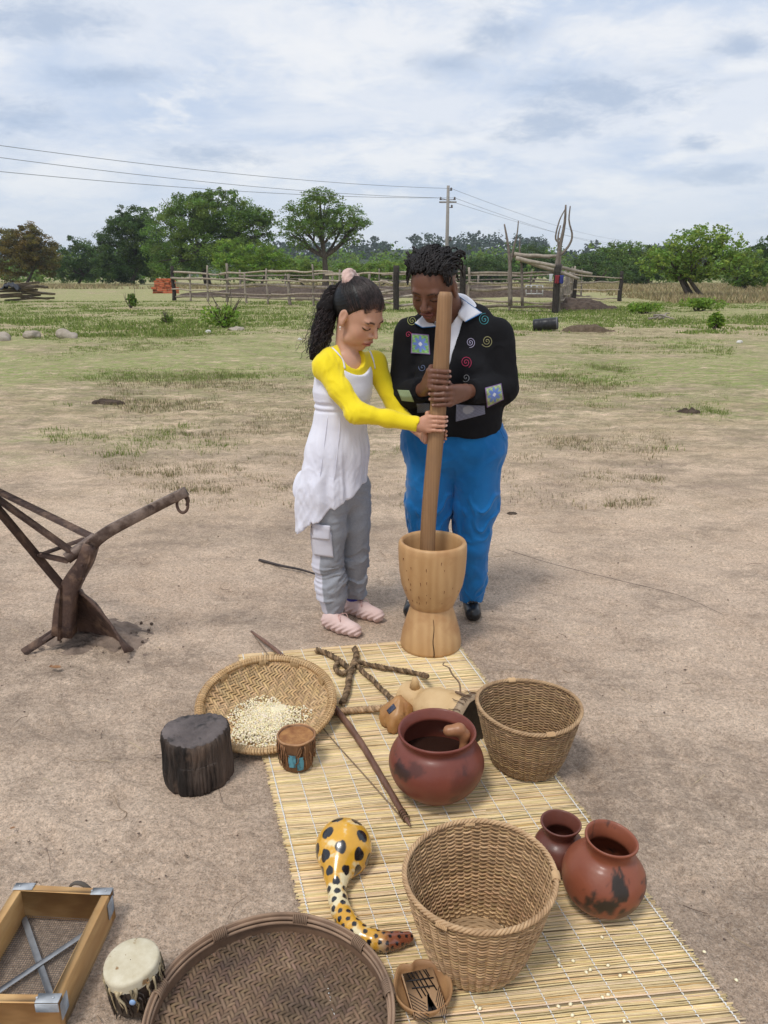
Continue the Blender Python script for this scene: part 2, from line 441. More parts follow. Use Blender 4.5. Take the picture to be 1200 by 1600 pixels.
# ================================================================ ground
RNG = np.random.default_rng(7)
def green(x, y):                               # how grassy the soil is
    d = np.hypot(x, y); n = fbm(x * .22 + 3, y * .30, 5, 5) * .6 + fbm(x * .9, y * 1.6, 31, 4) * .4
    far = sstep(7, 17, d) * .17 + sstep(20, 30, d) * .10
    far = far + .09 * sstep(10, 14, d) * sstep(27, 20, d) * sstep(3, -1, x)
    return sstep(.60, .74, n + far) * sstep(5.5, 10, d)
def build_ground():
    fr = math.radians(38); a = np.concatenate((np.linspace(np.pi / 2 - fr, np.pi / 2 + fr, 300), np.linspace(np.pi / 2 + fr, 2.5 * np.pi - fr, 90)[1:-1]))
    r = np.concatenate((np.geomspace(.12, .9, 14)[:-1], np.geomspace(.9, 6, 290)[:-1], np.geomspace(6, 60, 130)[:-1], np.geomspace(60, 1150, 40))); na, nr = len(a), len(r)
    X = r[:, None] * np.cos(a); Y = .1 + r[:, None] * np.sin(a)
    n1 = fbm(X * 3.2, Y * 3.2, 3, 5); n2 = fbm(X * .35, Y * .35, 9, 4); n3 = fbm(X * 13, Y * 13, 23, 4); n4 = fbm(X * 50, Y * 50, 53, 3)
    d = np.hypot(X, Y); k = sstep(3.3, 9, d)
    near = (n1 - .62) * .034 + (n3 - .55) * .036 + (n4 - .5) * .013 * (d < 9)
    g_ = np.random.default_rng(77)              # scuffs and half worn footprints
    for _ in range(230):
        cy = .9 + 6.5 * g_.random() ** 1.3; cx = g_.uniform(-1, 1) * cy * .62; an = g_.normal(.3, .9); l = g_.uniform(.03, .11); w_ = l * g_.uniform(.18, .45); dp_ = g_.uniform(.004, .014)
        m_ = (np.abs(X - cx) < .3) & (np.abs(Y - cy) < .3); x_, y_ = X[m_] - cx, Y[m_] - cy; u_ = (x_ * math.cos(an) + y_ * math.sin(an)) / l; v_ = (-x_ * math.sin(an) + y_ * math.cos(an)) / w_ + .35 * u_ * u_; q_ = u_ * u_ + v_ * v_
        near[m_] += dp_ * (-np.exp(-q_ * 1.3) + .55 * np.exp(-(u_ * u_ + (v_ - 1.5) ** 2) * 1.5))
    Z = near + (n2 - .5) * .16 * k * sstep(5, 14, d)
    # keep the soil level under the mat and the things that stand on it
    u = X - (-.15 + (2.9 - Y) * .28); flat = (1 - sstep(.46, .54, np.abs(u))) * (1 - sstep(3.08, 3.2, Y))
    for fx, fy, fr_ in ((.40, 3.2, .13), (.12, 3.25, .1), (-.2, 3.07, .13), (-.08, 3.22, .14), (-.578, 2.048, .14), (-.52, 1.27, .09), (-.77, 1.36, .2), (-.41, 2.36, .2), (-.24, 1.2, .26)): flat = np.maximum(flat, 1 - sstep(fr_, fr_ * 1.5, np.hypot(X - fx, Y - fy)))
    Z = Z * (1 - flat) + flat * np.minimum(Z, -.001) * .25
    Z = np.minimum(Z, .013 + .2 * k) * (1 - .9 * sstep(200, 500, d))
    g = green(X, Y)
    V = np.stack((X, Y, Z), -1).reshape(-1, 3); V = np.concatenate((V, [[0, .1, -.01]]))
    i = np.arange(nr - 1)[:, None] * na; j = np.arange(na)[None]; kk = (j + 1) % na
    F4 = np.stack((i + j, i + na + j, i + na + kk, i + kk), -1).reshape(-1, 4)
    j = np.arange(na); F3 = np.stack((j, (j + 1) % na, np.full(na, nr * na)), 1)
    C = np.repeat(np.concatenate((g.ravel(), [0]))[:, None], 3, 1)
    m = bpy.data.materials.new('sandy_soil'); m.use_nodes = True; nt = m.node_tree; N = nt.nodes.new; L = nt.links.new
    b = nt.nodes['Principled BSDF']; b.inputs['Roughness'].default_value = .95; b.inputs['Specular IOR Level'].default_value = .15
    tc = N('ShaderNodeTexCoord')
    def nz(sc, st=(1, 1, 1), det=6, off=(0, 0, 0), ro=.6):
        mp = N('ShaderNodeMapping'); mp.inputs['Scale'].default_value = st; mp.inputs['Location'].default_value = off; L(tc.outputs['Object'], mp.inputs[0])
        n = N('ShaderNodeTexNoise'); n.inputs['Scale'].default_value = sc; n.inputs['Detail'].default_value = det; n.inputs['Roughness'].default_value = ro
        L(mp.outputs[0], n.inputs[0]); return n.outputs[0]
    def rmp(f, a, c, lo=0, hi=1):
        q = N('ShaderNodeMapRange'); q.inputs[1].default_value = a; q.inputs[2].default_value = c; q.inputs[3].default_value = lo; q.inputs[4].default_value = hi
        L(f, q.inputs[0]); return q.outputs[0]
    def mx(f, p, q, blend='MIX'):
        x = N('ShaderNodeMix'); x.data_type = 'RGBA'; x.blend_type = blend
        for s_, v in ((0, f), (6, p), (7, q)):
            if isinstance(v, tuple): x.inputs[s_].default_value = v + (1,)
            elif isinstance(v, (int, float)): x.inputs[s_].default_value = v
            else: L(v, x.inputs[s_])
        return x.outputs[2]
    def mul(p, q):
        x = N('ShaderNodeMath'); x.operation = 'MULTIPLY'; L(p, x.inputs[0])
        if isinstance(q, float): x.inputs[1].default_value = q
        else: L(q, x.inputs[1])
        return x.outputs[0]
    far0 = N('ShaderNodeSeparateXYZ'); L(tc.outputs['Object'], far0.inputs[0])
    fary = rmp(far0.outputs[1], 3.4, 8.0)
    c = mx(rmp(nz(1.3, det=9, ro=.7), .35, .65), (.575, .425, .310), (.765, .595, .450))
    sand2 = mx(rmp(nz(.9, (1, 2.2, 1), 10, (3, 7, 0), .75), .38, .62), (.54, .395, .255), (.83, .635, .445))
    c = mx(fary, c, sand2)
    c = mx(mul(rmp(nz(2.1, (1, 1.6, 1), 10, (5, 2, 0), .82), .52, .63), .46), c, (.235, .175, .132))       # damp and dung stained soil
    c = mx(mul(rmp(nz(.5, (1, 1.5, 1), 9, (1, 9, 0), .75), .50, .60), .48), c, (.265, .200, .152))
    c = mx(1.0, c, mx(rmp(nz(75, det=6, off=(6, 3, 0), ro=.85), .36, .64), (.60, .58, .56), (1.32, 1.32, 1.32)), 'MULTIPLY')
    c = mx(mul(rmp(nz(210, det=2, off=(3, 3, 0)), .52, .66), .50), c, (.17, .130, .105))                  # dark grains
    c = mx(mul(rmp(nz(190, det=2, off=(8, 3, 0)), .56, .68), .45), c, (.74, .63, .52))                    # pale grains
    c = mx(mul(mul(rmp(nz(.75, (1, 1.7, 1), 11, (21, 5, 0), .8), .50, .585), rmp(nz(16, det=8, off=(1, 1, 0), ro=.85), .40, .56)), .42), c, (.175, .132, .102))   # trampled dark patches
    at = N('ShaderNodeAttribute'); at.attribute_name = 'Col'
    straw = mul(rmp(nz(2.4, (1, 2.1, 1), 13, (2, 2, 0), .90), .475, .545), rmp(far0.outputs[1], 3.6, 8.5))
    c = mx(mul(straw, .78), c, (.20, .165, .10))                                                        # litter in drag streaks
    olive = mul(mul(rmp(nz(2.6, (1, 2.2, 1), 13, (12, 4, 0), .90), .465, .535), rmp(far0.outputs[1], 6.0, 11.0)), .72)
    c = mx(olive, c, (.22, .235, .085))
    gcol = mx(rmp(nz(5, (1, 2, 1), 10, ro=.8), .4, .6), (.165, .235, .050), (.35, .38, .14))
    c = mx(mul(at.outputs[0], rmp(nz(3.6, (1, 2, 1), 12, (9, 1, 0), .9), .48, .54)), c, gcol)
    L(c, b.inputs['Base Color'])
    b1 = N('ShaderNodeBump'); b1.inputs['Strength'].default_value = 1.0; b1.inputs['Distance'].default_value = .028; L(nz(14, (1, 1.3, 1), det=9, ro=.72), b1.inputs['Height'])
    b2 = N('ShaderNodeBump'); b2.inputs['Strength'].default_value = .8; b2.inputs['Distance'].default_value = .006; L(nz(110, det=4, ro=.7), b2.inputs['Height'])
    L(b1.outputs[0], b2.inputs['Normal']); L(b2.outputs[0], b.inputs['Normal'])
    mk('ground', V, F4, F3, m, origin=(0, 0, 0), col=C, kind='structure')
build_ground()

def scatter_blades(name, n, x0, x1, y0, y1, dens, h, w, cols, label, seed, power=1.0, tuft=.0):
    g = np.random.default_rng(seed)
    y = y0 + (y1 - y0) * g.random(n) ** power; x = g.uniform(x0, x1, n) * (y / y1 if power > 1 else 1)
    k = g.random(n) < dens(x, y); x, y = x[k], y[k]; n = len(x)
    if tuft:
        m = 4; x = np.repeat(x, m) + g.normal(0, tuft, n * m); y = np.repeat(y, m) + g.normal(0, tuft, n * m); n *= m
    hh = h * g.uniform(.4, 1.25, n); ww = w * g.uniform(.6, 1.3, n); a = g.uniform(0, 6.28, n); ln = g.normal(0, .45, (n, 2)) * hh[:, None]
    V = np.zeros((n, 3, 3)); V[:, 0, 0] = x - np.cos(a) * ww; V[:, 0, 1] = y - np.sin(a) * ww; V[:, 1, 0] = x + np.cos(a) * ww; V[:, 1, 1] = y + np.sin(a) * ww
    V[:, 2, 0] = x + ln[:, 0]; V[:, 2, 1] = y + ln[:, 1]; V[:, 2, 2] = hh; V[:, :2, 2] = -.03
    c = np.array(cols)[g.integers(0, len(cols), n)] * g.uniform(.7, 1.25, (n, 1)); c = np.repeat(c, 3, 0)
    mk(name, V.reshape(-1, 3), None, np.arange(n * 3).reshape(-1, 3), M_BLADE, origin=(0, 0, 0), smooth=False, col=c, kind='stuff', label=label, category='grass')
M_BLADE = mat('grass_blade', (.9, .9, .9), attr=True, rough=.7, trans=.3)
GC = [(.19, .27, .05), (.24, .32, .07), (.33, .34, .13), (.14, .21, .04)]
scatter_blades('grass', 52000, -9, 9, 6.5, 20, lambda x, y: green(x, y) * (.3 + (fbm(x * 2.2, y * 4, 90, 3) > .5)), .026, .005, GC, 'short green grass in worn patches on the sandy yard', 3, 1.5, .03)
scatter_blades('grass', 26000, -24, 24, 20, 46, lambda x, y: green(x, y), .055, .022, GC, 'green grass between the yard and the kraal fence', 4, 1.2, .08)
ST = [(.42, .33, .18), (.34, .26, .14), (.50, .41, .24), (.26, .25, .11)]
scatter_blades('dry_grass', 62000, -9, 9, 5.0, 24, lambda x, y: .06 + .8 * (fbm(x * 1.1, y * 2.0, 66, 5) > .54), .018, .0032, ST + [(.16, .18, .06), (.20, .24, .08), (.12, .10, .06), (.20, .16, .10)], 'sparse straw coloured stubble in the trampled sand', 5, 1.5, .04)
scatter_blades('dry_grass', 26000, -62, 62, 66, 112, lambda x, y: np.where(x < 8, np.where(y > 84, .6, 0), .9) * (fbm(x * .1, y * .1, 3, 3) > .42), .38, .07, ST, 'tall dry straw grass in front of the far trees', 6, 1.0, .5)
scatter_blades('dry_grass', 5000, 16, 40, 42, 58, lambda x, y: (fbm(x * .2, y * .2, 8, 3) > .45) * 1.0, .38, .05, ST, 'pale dry grass round the pale green tree', 8, 1.0, .4)

def build_clods():
    g = np.random.default_rng(12); b = B(); n = 2600
    m = 5000; y = .9 + 7.0 * g.random(m) ** 1.6; x = g.uniform(-1, 1, m) * y * .62; u = x - (-.15 + (2.9 - y) * .28)
    k = (fbm(x * 1.5, y * 1.5, 40, 3) > .45) & ((np.abs(u) > .47) | (y > 3.1)) & ~((np.hypot(x + .12, y - 3.2) < .25)); x, y = x[k], y[k]; n = len(x)
    s = .0016 + .0045 * g.random(n) ** 4; O = np.array([(1, 0, 0), (0, 1, 0), (-1, 0, 0), (0, -1, 0), (0, 0, .8), (0, 0, -.6)])
    V = np.stack((x, y, s * .1 - .004), 1)[:, None] + O[None] * s[:, None, None] * g.uniform(.6, 1.3, (n, 6, 1))
    f = np.array([(0, 1, 4), (1, 2, 4), (2, 3, 4), (3, 0, 4), (1, 0, 5), (2, 1, 5), (3, 2, 5), (0, 3, 5)])
    C = np.repeat(np.array([(.30, .22, .17), (.14, .10, .08), (.5, .42, .34), (.2, .15, .11)])[g.integers(0, 4, n)], 6, 0)
    mk('gravel', V.reshape(-1, 3), None, (f[None] + np.arange(n)[:, None, None] * 6).reshape(-1, 3), mat('clod', (1, 1, 1), attr=True, rough=.95), origin=(0, 0, 0), smooth=False, col=C, kind='stuff',
       label='small clods and grit lying on the sandy ground', category='gravel')
build_clods()
def build_litter():
    g = np.random.default_rng(31); b = B(); n = 0
    while n < 260:
        y = 1.0 + 6.5 * g.random() ** 1.3; x = g.uniform(-1, 1) * y * .62; u = x - (-.15 + (2.9 - y) * .28)
        if abs(u) < .5 and y < 3.2: continue
        l = g.uniform(.008, .045); a = g.uniform(0, 6.28); d = A(math.cos(a), math.sin(a), 0) * l; q = A(x, y, .005); t = g.random(); c = A(.62, .50, .32) if t < .4 else (A(.16, .11, .08) if t < .8 else A(.30, .22, .13))
        b.tube(np.array([q - d, q + A(-d[1], d[0], 0) * g.normal(0, .25) + A(0, 0, .003), q + d]), g.uniform(.0005, .0013), 3, cap=False, col=c); n += 1
    b.mk('litter', mat('litter_straw', (1, 1, 1), attr=True, rough=.9), origin=(0, 0, 0), kind='stuff', label='bits of straw and twig scattered over the sand', category='litter')
build_litter()

# ================================================================ trees
M_BARK = mat('bark', (.06, .047, .037), (.12, .095, .075), 6, (1, 1, .25), bump=.8, bdist=.05, rough=.9)
M_LEAF = {}
def leafmat(name, c): M_LEAF[name] = mat('leaf_' + name, c, attr=True, rough=.55, trans=.35, spec=.25)
leafmat('dark', (.074, .128, .036)); leafmat('mid', (.125, .205, .042)); leafmat('bright', (.185, .300, .045)); leafmat('brown', (.165, .135, .036))
leafmat('light', (.190, .285, .058)); leafmat('blue', (.055, .085, .060))
def leaves(ells, size, per, seed, clr=.33, up=.0):
    g = np.random.default_rng(seed); VV = []; CC = []
    for c, r in ells:
        c = np.asarray(c); r = np.asarray(r); area = 4 * np.pi * ((r[0] * r[2]) ** 1.6 + (r[0] * r[1]) ** 1.6 + (r[1] * r[2]) ** 1.6) ** (1 / 1.6) / 3 ** (1 / 1.6)
        cr = clr * r.min() * .9; nc = max(5, int(area / (cr * cr * 2.6))); nl = max(6, int(area * per / (size * size) / nc))
        d = g.normal(0, 1, (nc, 3)); d /= np.linalg.norm(d, axis=1)[:, None]
        rad = g.uniform(.55, 1.0, nc) + g.normal(0, .09, nc); cc = c + d * rad[:, None] * r
        cs = cr * g.uniform(.55, 1.35, nc); tint = g.uniform(.65, 1.4, nc); warm = g.uniform(.85, 1.2, nc)
        q = g.normal(0, 1, (nc, nl, 3)); q /= np.linalg.norm(q, axis=2)[..., None]; q *= g.random((nc, nl, 1)) ** .45; q[..., 2] *= .62
        P = (cc[:, None] + q * cs[:, None, None]).reshape(-1, 3); n = len(P)
        t = np.repeat(tint, nl) * g.uniform(.75, 1.3, n); wm = np.repeat(warm, nl)
        u = g.normal(0, 1, (n, 3)); u[:, 2] *= .6; u /= np.linalg.norm(u, axis=1)[:, None]; w = g.normal(0, 1, (n, 3)); w = np.cross(u, w); w /= np.linalg.norm(w, axis=1)[:, None]
        s = size * g.uniform(.55, 1.3, (n, 1)) * .5
        V = np.stack((P - u * s, P - w * s * .6, P + u * s, P + w * s * .6), 1).reshape(-1, 3)
        VV.append(V); C = np.stack((t * wm, t, t * .9), 1); CC.append(np.repeat(C, 4, 0))
    V = np.concatenate(VV); return V, np.arange(len(V)).reshape(-1, 4), np.concatenate(CC)
def tree(name, label, Y, base, ells, lm, seed, tr=.28, lf=2.3, per=3.4, stems=1, group=None, trunk_to=None, zb=0.0, clr=.33):
    """ells: (px, py, rx, ry[, depth]) outline of the crown in the photo, turned into metres at distance Y"""
    g = random.Random(seed); k = Y / F_PX * 1.06; b0 = dp(base, 440, Y); b0[2] = zb - .1
    E = []
    for e in ells:
        c = dp(e[0], e[1], Y); dy = (e[4] if len(e) > 4 else g.uniform(-.35, .35) * e[2]) * k
        E.append((c + A(0, dy, 0), A(e[2] * k, e[2] * k * .9, e[3] * k)))
    t = thing(name, label, 'bush' if 'bush' in name or 'shrub' in name else 'tree', tuple(b0), group)
    b = B()
    for s in range(stems):
        p0 = b0 + A((s - (stems - 1) / 2) * tr * 3.2, g.uniform(-.3, .3) if stems > 1 else 0, 0)
        top = sorted(E, key=lambda e: e[0][2])[len(E) // 2][0] if trunk_to is None else dp(trunk_to[0], trunk_to[1], Y)
        fork = p0 * .45 + top * .55; fork[0] += g.uniform(-.3, .3) * tr * 3
        b.tube(curve([p0, p0 * .6 + fork * .4 + A(g.uniform(-.5, .5) * tr, 0, 0), fork], 8), np.linspace(tr * 1.25, tr * .75, 8), 8, cap=False)
        for (c, r) in (E if stems == 1 else E[s::stems]):
            mid = fork * .5 + c * .5 + A(g.uniform(-.12, .12), g.uniform(-.12, .12), -.1) * r[0]
            b.tube(curve([fork, mid, c], 7), np.linspace(tr * .6, tr * .22, 7), 6, cap=False)
            for _ in range(5):
                q = c + A(g.uniform(-.75, .75), g.uniform(-.6, .6), g.uniform(-.3, .8)) * r
                b.tube(curve([mid, (mid + q) / 2 + A(0, 0, .08 * r[2]), q], 5), np.linspace(tr * .26, tr * .07, 5), 5, cap=False)
    b.mk('trunk', M_BARK, t)
    V, F, C = leaves(E, lf * k, per, seed, clr)
    mk('crown', V, F, None, M_LEAF[lm], t, smooth=False, col=C)
    return t
TG = 'trees beyond the kraal'
tree('tree', 'brown-green bushy tree standing apart where the row of dark trees ends', 112, 40, [(30, 392, 34, 32), (62, 398, 28, 28), (8, 402, 30, 34), (45, 372, 25, 18), (72, 412, 18, 20)], 'brown', 11, .2, per=4.5)
tree('tree', 'low dark tree between the brown-green tree and the tall dark tree', 124, 122, [(118, 405, 26, 30), (140, 415, 25, 25), (104, 420, 22, 20)], 'dark', 12, .2, per=4)
tree('tree', 'tall dark green tree beside the biggest tree of the row', 118, 205, [(205, 375, 40, 42), (180, 395, 32, 38), (228, 390, 34, 40), (200, 418, 42, 24), (170, 420, 22, 20), (212, 345, 28, 20)], 'dark', 13, .3, per=4.5)
tree('tree', 'biggest tree, a broad mid green crown just behind the kraal corner', 104, 325, [(300, 345, 50, 34), (345, 335, 45, 34), (380, 352, 42, 34), (262, 372, 42, 40), (330, 380, 60, 42), (400, 372, 28, 30), (340, 312, 32, 15), (300, 322, 30, 18), (275, 410, 40, 26), (412, 340, 18, 10)], 'mid', 14, .42, lf=2.5, per=3.0)
tree('small_tree', 'bright green sapling in front of the biggest tree', 92, 358, [(356, 392, 20, 20), (362, 410, 22, 14), (345, 408, 14, 12)], 'bright', 15, .12)
tree('small_tree', 'broad bright green bushy tree behind the log fence, beside the sapling', 92, 405, [(400, 398, 26, 17), (425, 405, 22, 18), (395, 412, 30, 14), (440, 418, 18, 12)], 'bright', 16, .14)
tree('tree', 'open crowned tree with a tall bare forked trunk above the fence', 88, 508, [(500, 325, 46, 20), (470, 345, 32, 20), (535, 342, 34, 20), (505, 355, 50, 16), (560, 348, 20, 7), (455, 365, 20, 12), (545, 372, 20, 12), (470, 382, 22, 8), (500, 305, 25, 9)], 'mid', 17, .34, per=2.1, trunk_to=(508, 360), clr=.36)
tree('bush', 'rounded bright bush at the foot of the forked trunk tree', 96, 480, [(470, 418, 24, 16), (492, 425, 26, 14), (450, 425, 20, 12)], 'light', 18, .1)
tree('bush', 'light green bush between the forked trunk tree and the kraal gate', 96, 590, [(600, 420, 28, 13), (575, 425, 24, 11), (545, 424, 22, 13), (628, 424, 20, 13)], 'light', 19, .1)
tree('tree', 'low wide dark tree seen behind the woman and the kraal gate', 130, 770, [(760, 420, 42, 18), (725, 424, 26, 15), (790, 428, 26, 12), (742, 414, 25, 12)], 'dark', 20, .2)
tree('tree', 'dark round tree behind the bare forked poles', 140, 832, [(830, 402, 26, 22), (812, 412, 22, 16), (850, 412, 22, 16)], 'dark', 21, .2)
tree('tree', 'dark green tree just beyond the corner of the stick tower', 120, 925, [(922, 415, 24, 22), (905, 425, 20, 18), (945, 425, 22, 18)], 'dark', 22, .25)
tree('tree', 'grey-green flat topped tree behind the end of the kraal', 135, 975, [(975, 395, 34, 18), (955, 405, 26, 16), (1000, 403, 30, 18), (975, 422, 38, 20)], 'mid', 23, .3)
tree('tree', 'dark tree in the gap before the pale green tree', 105, 1010, [(1015, 420, 28, 28), (1030, 405, 20, 16), (995, 430, 22, 18)], 'dark', 24, .22)
tree('tree', 'large pale green tree with several slim trunks and dry grass round it', 50, 1092, [(1075, 385, 40, 24), (1110, 372, 34, 20), (1050, 402, 34, 20), (1100, 405, 42, 24), (1140, 392, 34, 22), (1022, 412, 24, 17), (1155, 412, 26, 20), (1085, 428, 40, 12)], 'light', 25, .13, lf=4.2, stems=3, per=2.2)
tree('tree', 'dark green tree partly hidden behind the pale green tree', 72, 1172, [(1165, 415, 28, 26), (1180, 430, 24, 18), (1150, 430, 24, 16)], 'mid', 26, .2, lf=3.2)
tree('tree', 'dark tree cut off by the frame beyond the pale green tree', 80, 1215, [(1205, 385, 22, 18), (1212, 405, 26, 22), (1200, 425, 22, 18)], 'dark', 27, .25, lf=3)

def bushlike(name, label, px, py, w, h, lm, seed, lf=3.0, per=1.3, stems=0):
    p = gp(px, py); Y = p[1]; k = Y / F_PX * 1.05; t = thing(name, label, 'bush', tuple(p))
    g = random.Random(seed); b = B()
    E = [(p + A(g.uniform(-.5, .5) * w * k, g.uniform(-.3, .3) * w * k, h * k * g.uniform(.3, .62)), A(w * .34 * k, w * .3 * k, h * k * .38)) for _ in range(5)]
    for e in E: b.tube(curve([p + A(0, 0, -.05), (p + e[0]) / 2 + A(g.uniform(-.05, .05), 0, 0), e[0] + A(0, 0, e[1][2] * .6)], 6), np.linspace(.02, .006, 6) * (1 + w * k), 5)
    for _ in range(stems):
        q = p + A(g.uniform(-.7, .7) * w * k, g.uniform(-.3, .3), h * k * g.uniform(.9, 1.5)); b.tube(curve([p, (p + q) / 2 + A(g.uniform(-.1, .1), 0, 0), q], 7), np.linspace(.02, .006, 7), 5)
    b.mk('stem', M_BARK, t); V, F, C = leaves(E, lf * k, per, seed, .45); V[:, 2] = np.maximum(V[:, 2], .0)
    mk('foliage', V, F, None, M_LEAF[lm], t, smooth=False, col=C)
bushlike('bush', 'small bright green bush with bare twigs in front of the log fence', 352, 512, 42, 42, 'bright', 31, 4.2, 1.3, 9)
bushlike('shrub', 'low green shrub on the grass beyond the black barrel', 1008, 490, 36, 16, 'bright', 32)
bushlike('shrub', 'low green shrub at the foot of the pale green tree', 1090, 487, 50, 20, 'bright', 33)
bushlike('shrub', 'small leafy plant standing alone on the open sand', 1117, 514, 16, 26, 'bright', 34, 4)
bushlike('shrub', 'tiny green plant in the grass near the pile of boards', 204, 482, 14, 22, 'mid', 35, 3, .5, 4)
bushlike('shrub', 'spindly dry shrub with bare twigs between the boards and the fence', 262, 505, 12, 12, 'light', 36, 2, .12, 9)

# far hills and woods
M_HILL = mat('hill_slope', (.040, .062, .032), (.070, .085, .045), .03, rough=.9)
def hills():
    P = []
    xs = np.linspace(-700, 700, 120)
    for y, sc in ((430, 0), (480, .55), (560, 1), (680, .8)):
        hh = 4 + 13 * fbm(xs * .006 + 4, xs * 0 + 2, 3, 4) + 7 * np.exp(-((xs - 70) / 110) ** 2)
        P.append(np.stack((xs, np.full_like(xs, y), hh * sc - .3), 1))
    b = B(); b.grid(np.array(P)); b.mk('hills', M_HILL, kind='structure')
    g = np.random.default_rng(5)
    def band(name, label, Y0, Y1, n, size, hmin, hmax, lm, x0, x1, seed, zf):
        E = []; g = np.random.default_rng(seed)
        for i in range(n):
            x = g.uniform(x0, x1); y = g.uniform(Y0, Y1); h = g.uniform(hmin, hmax); z = zf(x, y)
            E.append((A(x, y, z + h * .55), A(h * g.uniform(.6, 1.1), h * .6, h * .5)))
        V, F, C = leaves(E, size, .75, seed, .5)
        mk(name, V, F, None, M_LEAF[lm], origin=(0, 0, 0), smooth=False, col=C, kind='stuff', label=label, category='woods')
    hz = lambda x, y: (4 + 13 * float(fbm(np.array([x * .006 + 4]), np.array([2.]), 3, 4)[0]) + 7 * math.exp(-((x - 70) / 110) ** 2)) * min(1, max(0, (y - 430) / 130)) - 1
    band('distant_woods', 'hazy eucalyptus woods along the skyline', 470, 570, 200, 2.3, 5, 13, 'blue', -330, 330, 51, hz)
    band('treeline', 'mass of dark scrub and trees at the far edge of the plain', 190, 240, 130, .9, 4.5, 8.5, 'mid', -150, 150, 52, lambda x, y: -.3)
    band('treeline', 'low thicket behind the kraal and the tree row', 132, 160, 60, .6, 2.4, 4.4, 'mid', -85, 85, 53, lambda x, y: -.3)
hills()

# ================================================================ utility pole and wires
M_POLE = mat('grey_pole', (.23, .21, .19), (.32, .30, .27), 20, (1, 1, .2), bump=.3); M_WIRE = mat('wire', (.22, .24, .27), rough=.6); M_INS = mat('insulator', (.10, .08, .07), rough=.3)
def utility():
    Y = 62; base = dp(697, 440, Y); top = dp(697, 290, Y); x = base[0]; zt = top[2]
    t = thing('utility_pole', 'tall grey power pole with short crossarm rising behind the woman', 'power pole', (x, Y, 0))
    b = B(); b.tube([(x, Y, -.5), (x, Y, zt)], [.17, .11], 10); b.mk('pole', M_POLE, t)
    B().box((x, Y, zt - 1.15), (1.3, .1, .12), bev=.01).mk('crossarm', M_POLE, t)
    at = []
    for (dx, dz) in ((.22, -.35), (-.55, -1.0), (.5, -1.0), (.30, -1.55), (.28, -3.9), (.28, -4.7), (.28, -5.4)):
        i = B(); i.lathe([(0, 0), (.07, 0), (.1, .06), (.05, .1), (.09, .15), (.03, .22), (0, .22)], 8, (x + dx, Y, zt + dz)); i.tube([(x, Y, zt + dz + .02), (x + dx, Y, zt + dz + .02)], .025, 5); i.mk('insulator', M_INS, t); at.append(A(x + dx, Y, zt + dz + .15))
    ends = [(dp(-60, 219, 36), 'top power line running from the pole over the big trees', at[0]), (dp(-60, 238, 36.5), 'second power line running from the pole over the big trees', at[1]), (dp(-60, 262, 36), 'lowest power line running from the pole over the big trees', at[2]),
            (dp(985, 376, 170), 'top power line receding from the pole towards the far trees', at[0]), (dp(985, 382, 170), 'middle power line receding from the pole towards the far trees', at[1]), (dp(985, 386, 170), 'bottom power line receding from the pole towards the far trees', at[2])]
    for e, lab, a in ends:
        tt = np.linspace(0, 1, 30)[:, None]; P = a * (1 - tt) + e * tt; P[:, 2] -= (4 * tt * (1 - tt))[:, 0] * (.35 if e[1] < 60 else .8)
        w = B(); w.tube(P, .013, 4); o = w.mk('power_line', M_WIRE, origin=tuple(a)); o['label'] = lab; o['category'] = 'wire'; o['group'] = 'power lines'
utility()

# ================================================================ kraal
M_LOG = mat('weathered_log', (.22, .185, .15), (.36, .31, .255), 9, (1, 1, 1), bump=.5, bdist=.02, rough=.9, attr=True); M_DLOG = mat('tarred_post', (.022, .018, .016), (.05, .042, .036), 12, bump=.4, rough=.85)
M_DUNG = mat('dark_soil', (.055, .038, .028), (.12, .088, .066), 6, bump=1, bdist=.05, rough=1)
rg = random.Random(5)
def wob(a, b, n, amp): 
    P = np.array([a + (b - a) * t for t in np.linspace(0, 1, n)]); 
    for i in range(1, n - 1): P[i] += A(rg.uniform(-1, 1), rg.uniform(-1, 1), rg.uniform(-1, 1)) * amp
    return curve(P, n * 2)
def kfence(label, pts, h, nr, per=3.0, r=.055, post_r=.075, back=False, lowgap=.25, darkends=()):
    a0 = np.asarray(pts[0], float); t = thing('log_fence', label, 'fence', tuple(a0))
    for si in range(len(pts) - 1):
        a = np.asarray(pts[si], float); b = np.asarray(pts[si + 1], float); L = np.linalg.norm(b - a); n = max(1, int(round(L / per)))
        for i in range(n + (1 if si == len(pts) - 2 else 0)):
            p = a + (b - a) * i / n; lean = A(rg.uniform(-.14, .14), rg.uniform(-.08, .08), 0); q = B(); dk = (si, i) in darkends
            q.tube(wob(p - A(0, 0, .15), p + lean + A(0, 0, h * rg.uniform(.92, 1.28)), 4, .035), np.linspace(1.1, .8, 8) * (post_r * (1.6 if dk else rg.uniform(.65, 1.15))), 8, col=None if dk else (rg.uniform(.6, 1.1),) * 3)
            q.mk('post', M_DLOG if dk else M_LOG, t)
        d = norm(b - a); nrm = A(d[1], -d[0], 0)
        for k in range(nr):
            z = lowgap + (h - lowgap - .06) * k / (nr - 1); x = 0
            while x < L - .1:
                l = min(L - x, rg.uniform(4.2, 6.5)); s = a + d * max(0, x - .25) + A(0, 0, z + rg.uniform(-.10, .10)) + nrm * (.09 if k % 2 else -.09); e = a + d * min(L, x + l + .25) + A(0, 0, z + rg.uniform(-.13, .13)) + nrm * (.09 if k % 2 else -.09)
                q = B(); c = rg.uniform(.75, 1.45); q.tube(wob(s, e, 6, .045), np.linspace(1.2, .7, 12) * r * rg.uniform(.7, 1.15), 7, col=(c, c * .97, c * .92)); q.mk('rail', M_LOG, t); x += l
    return t
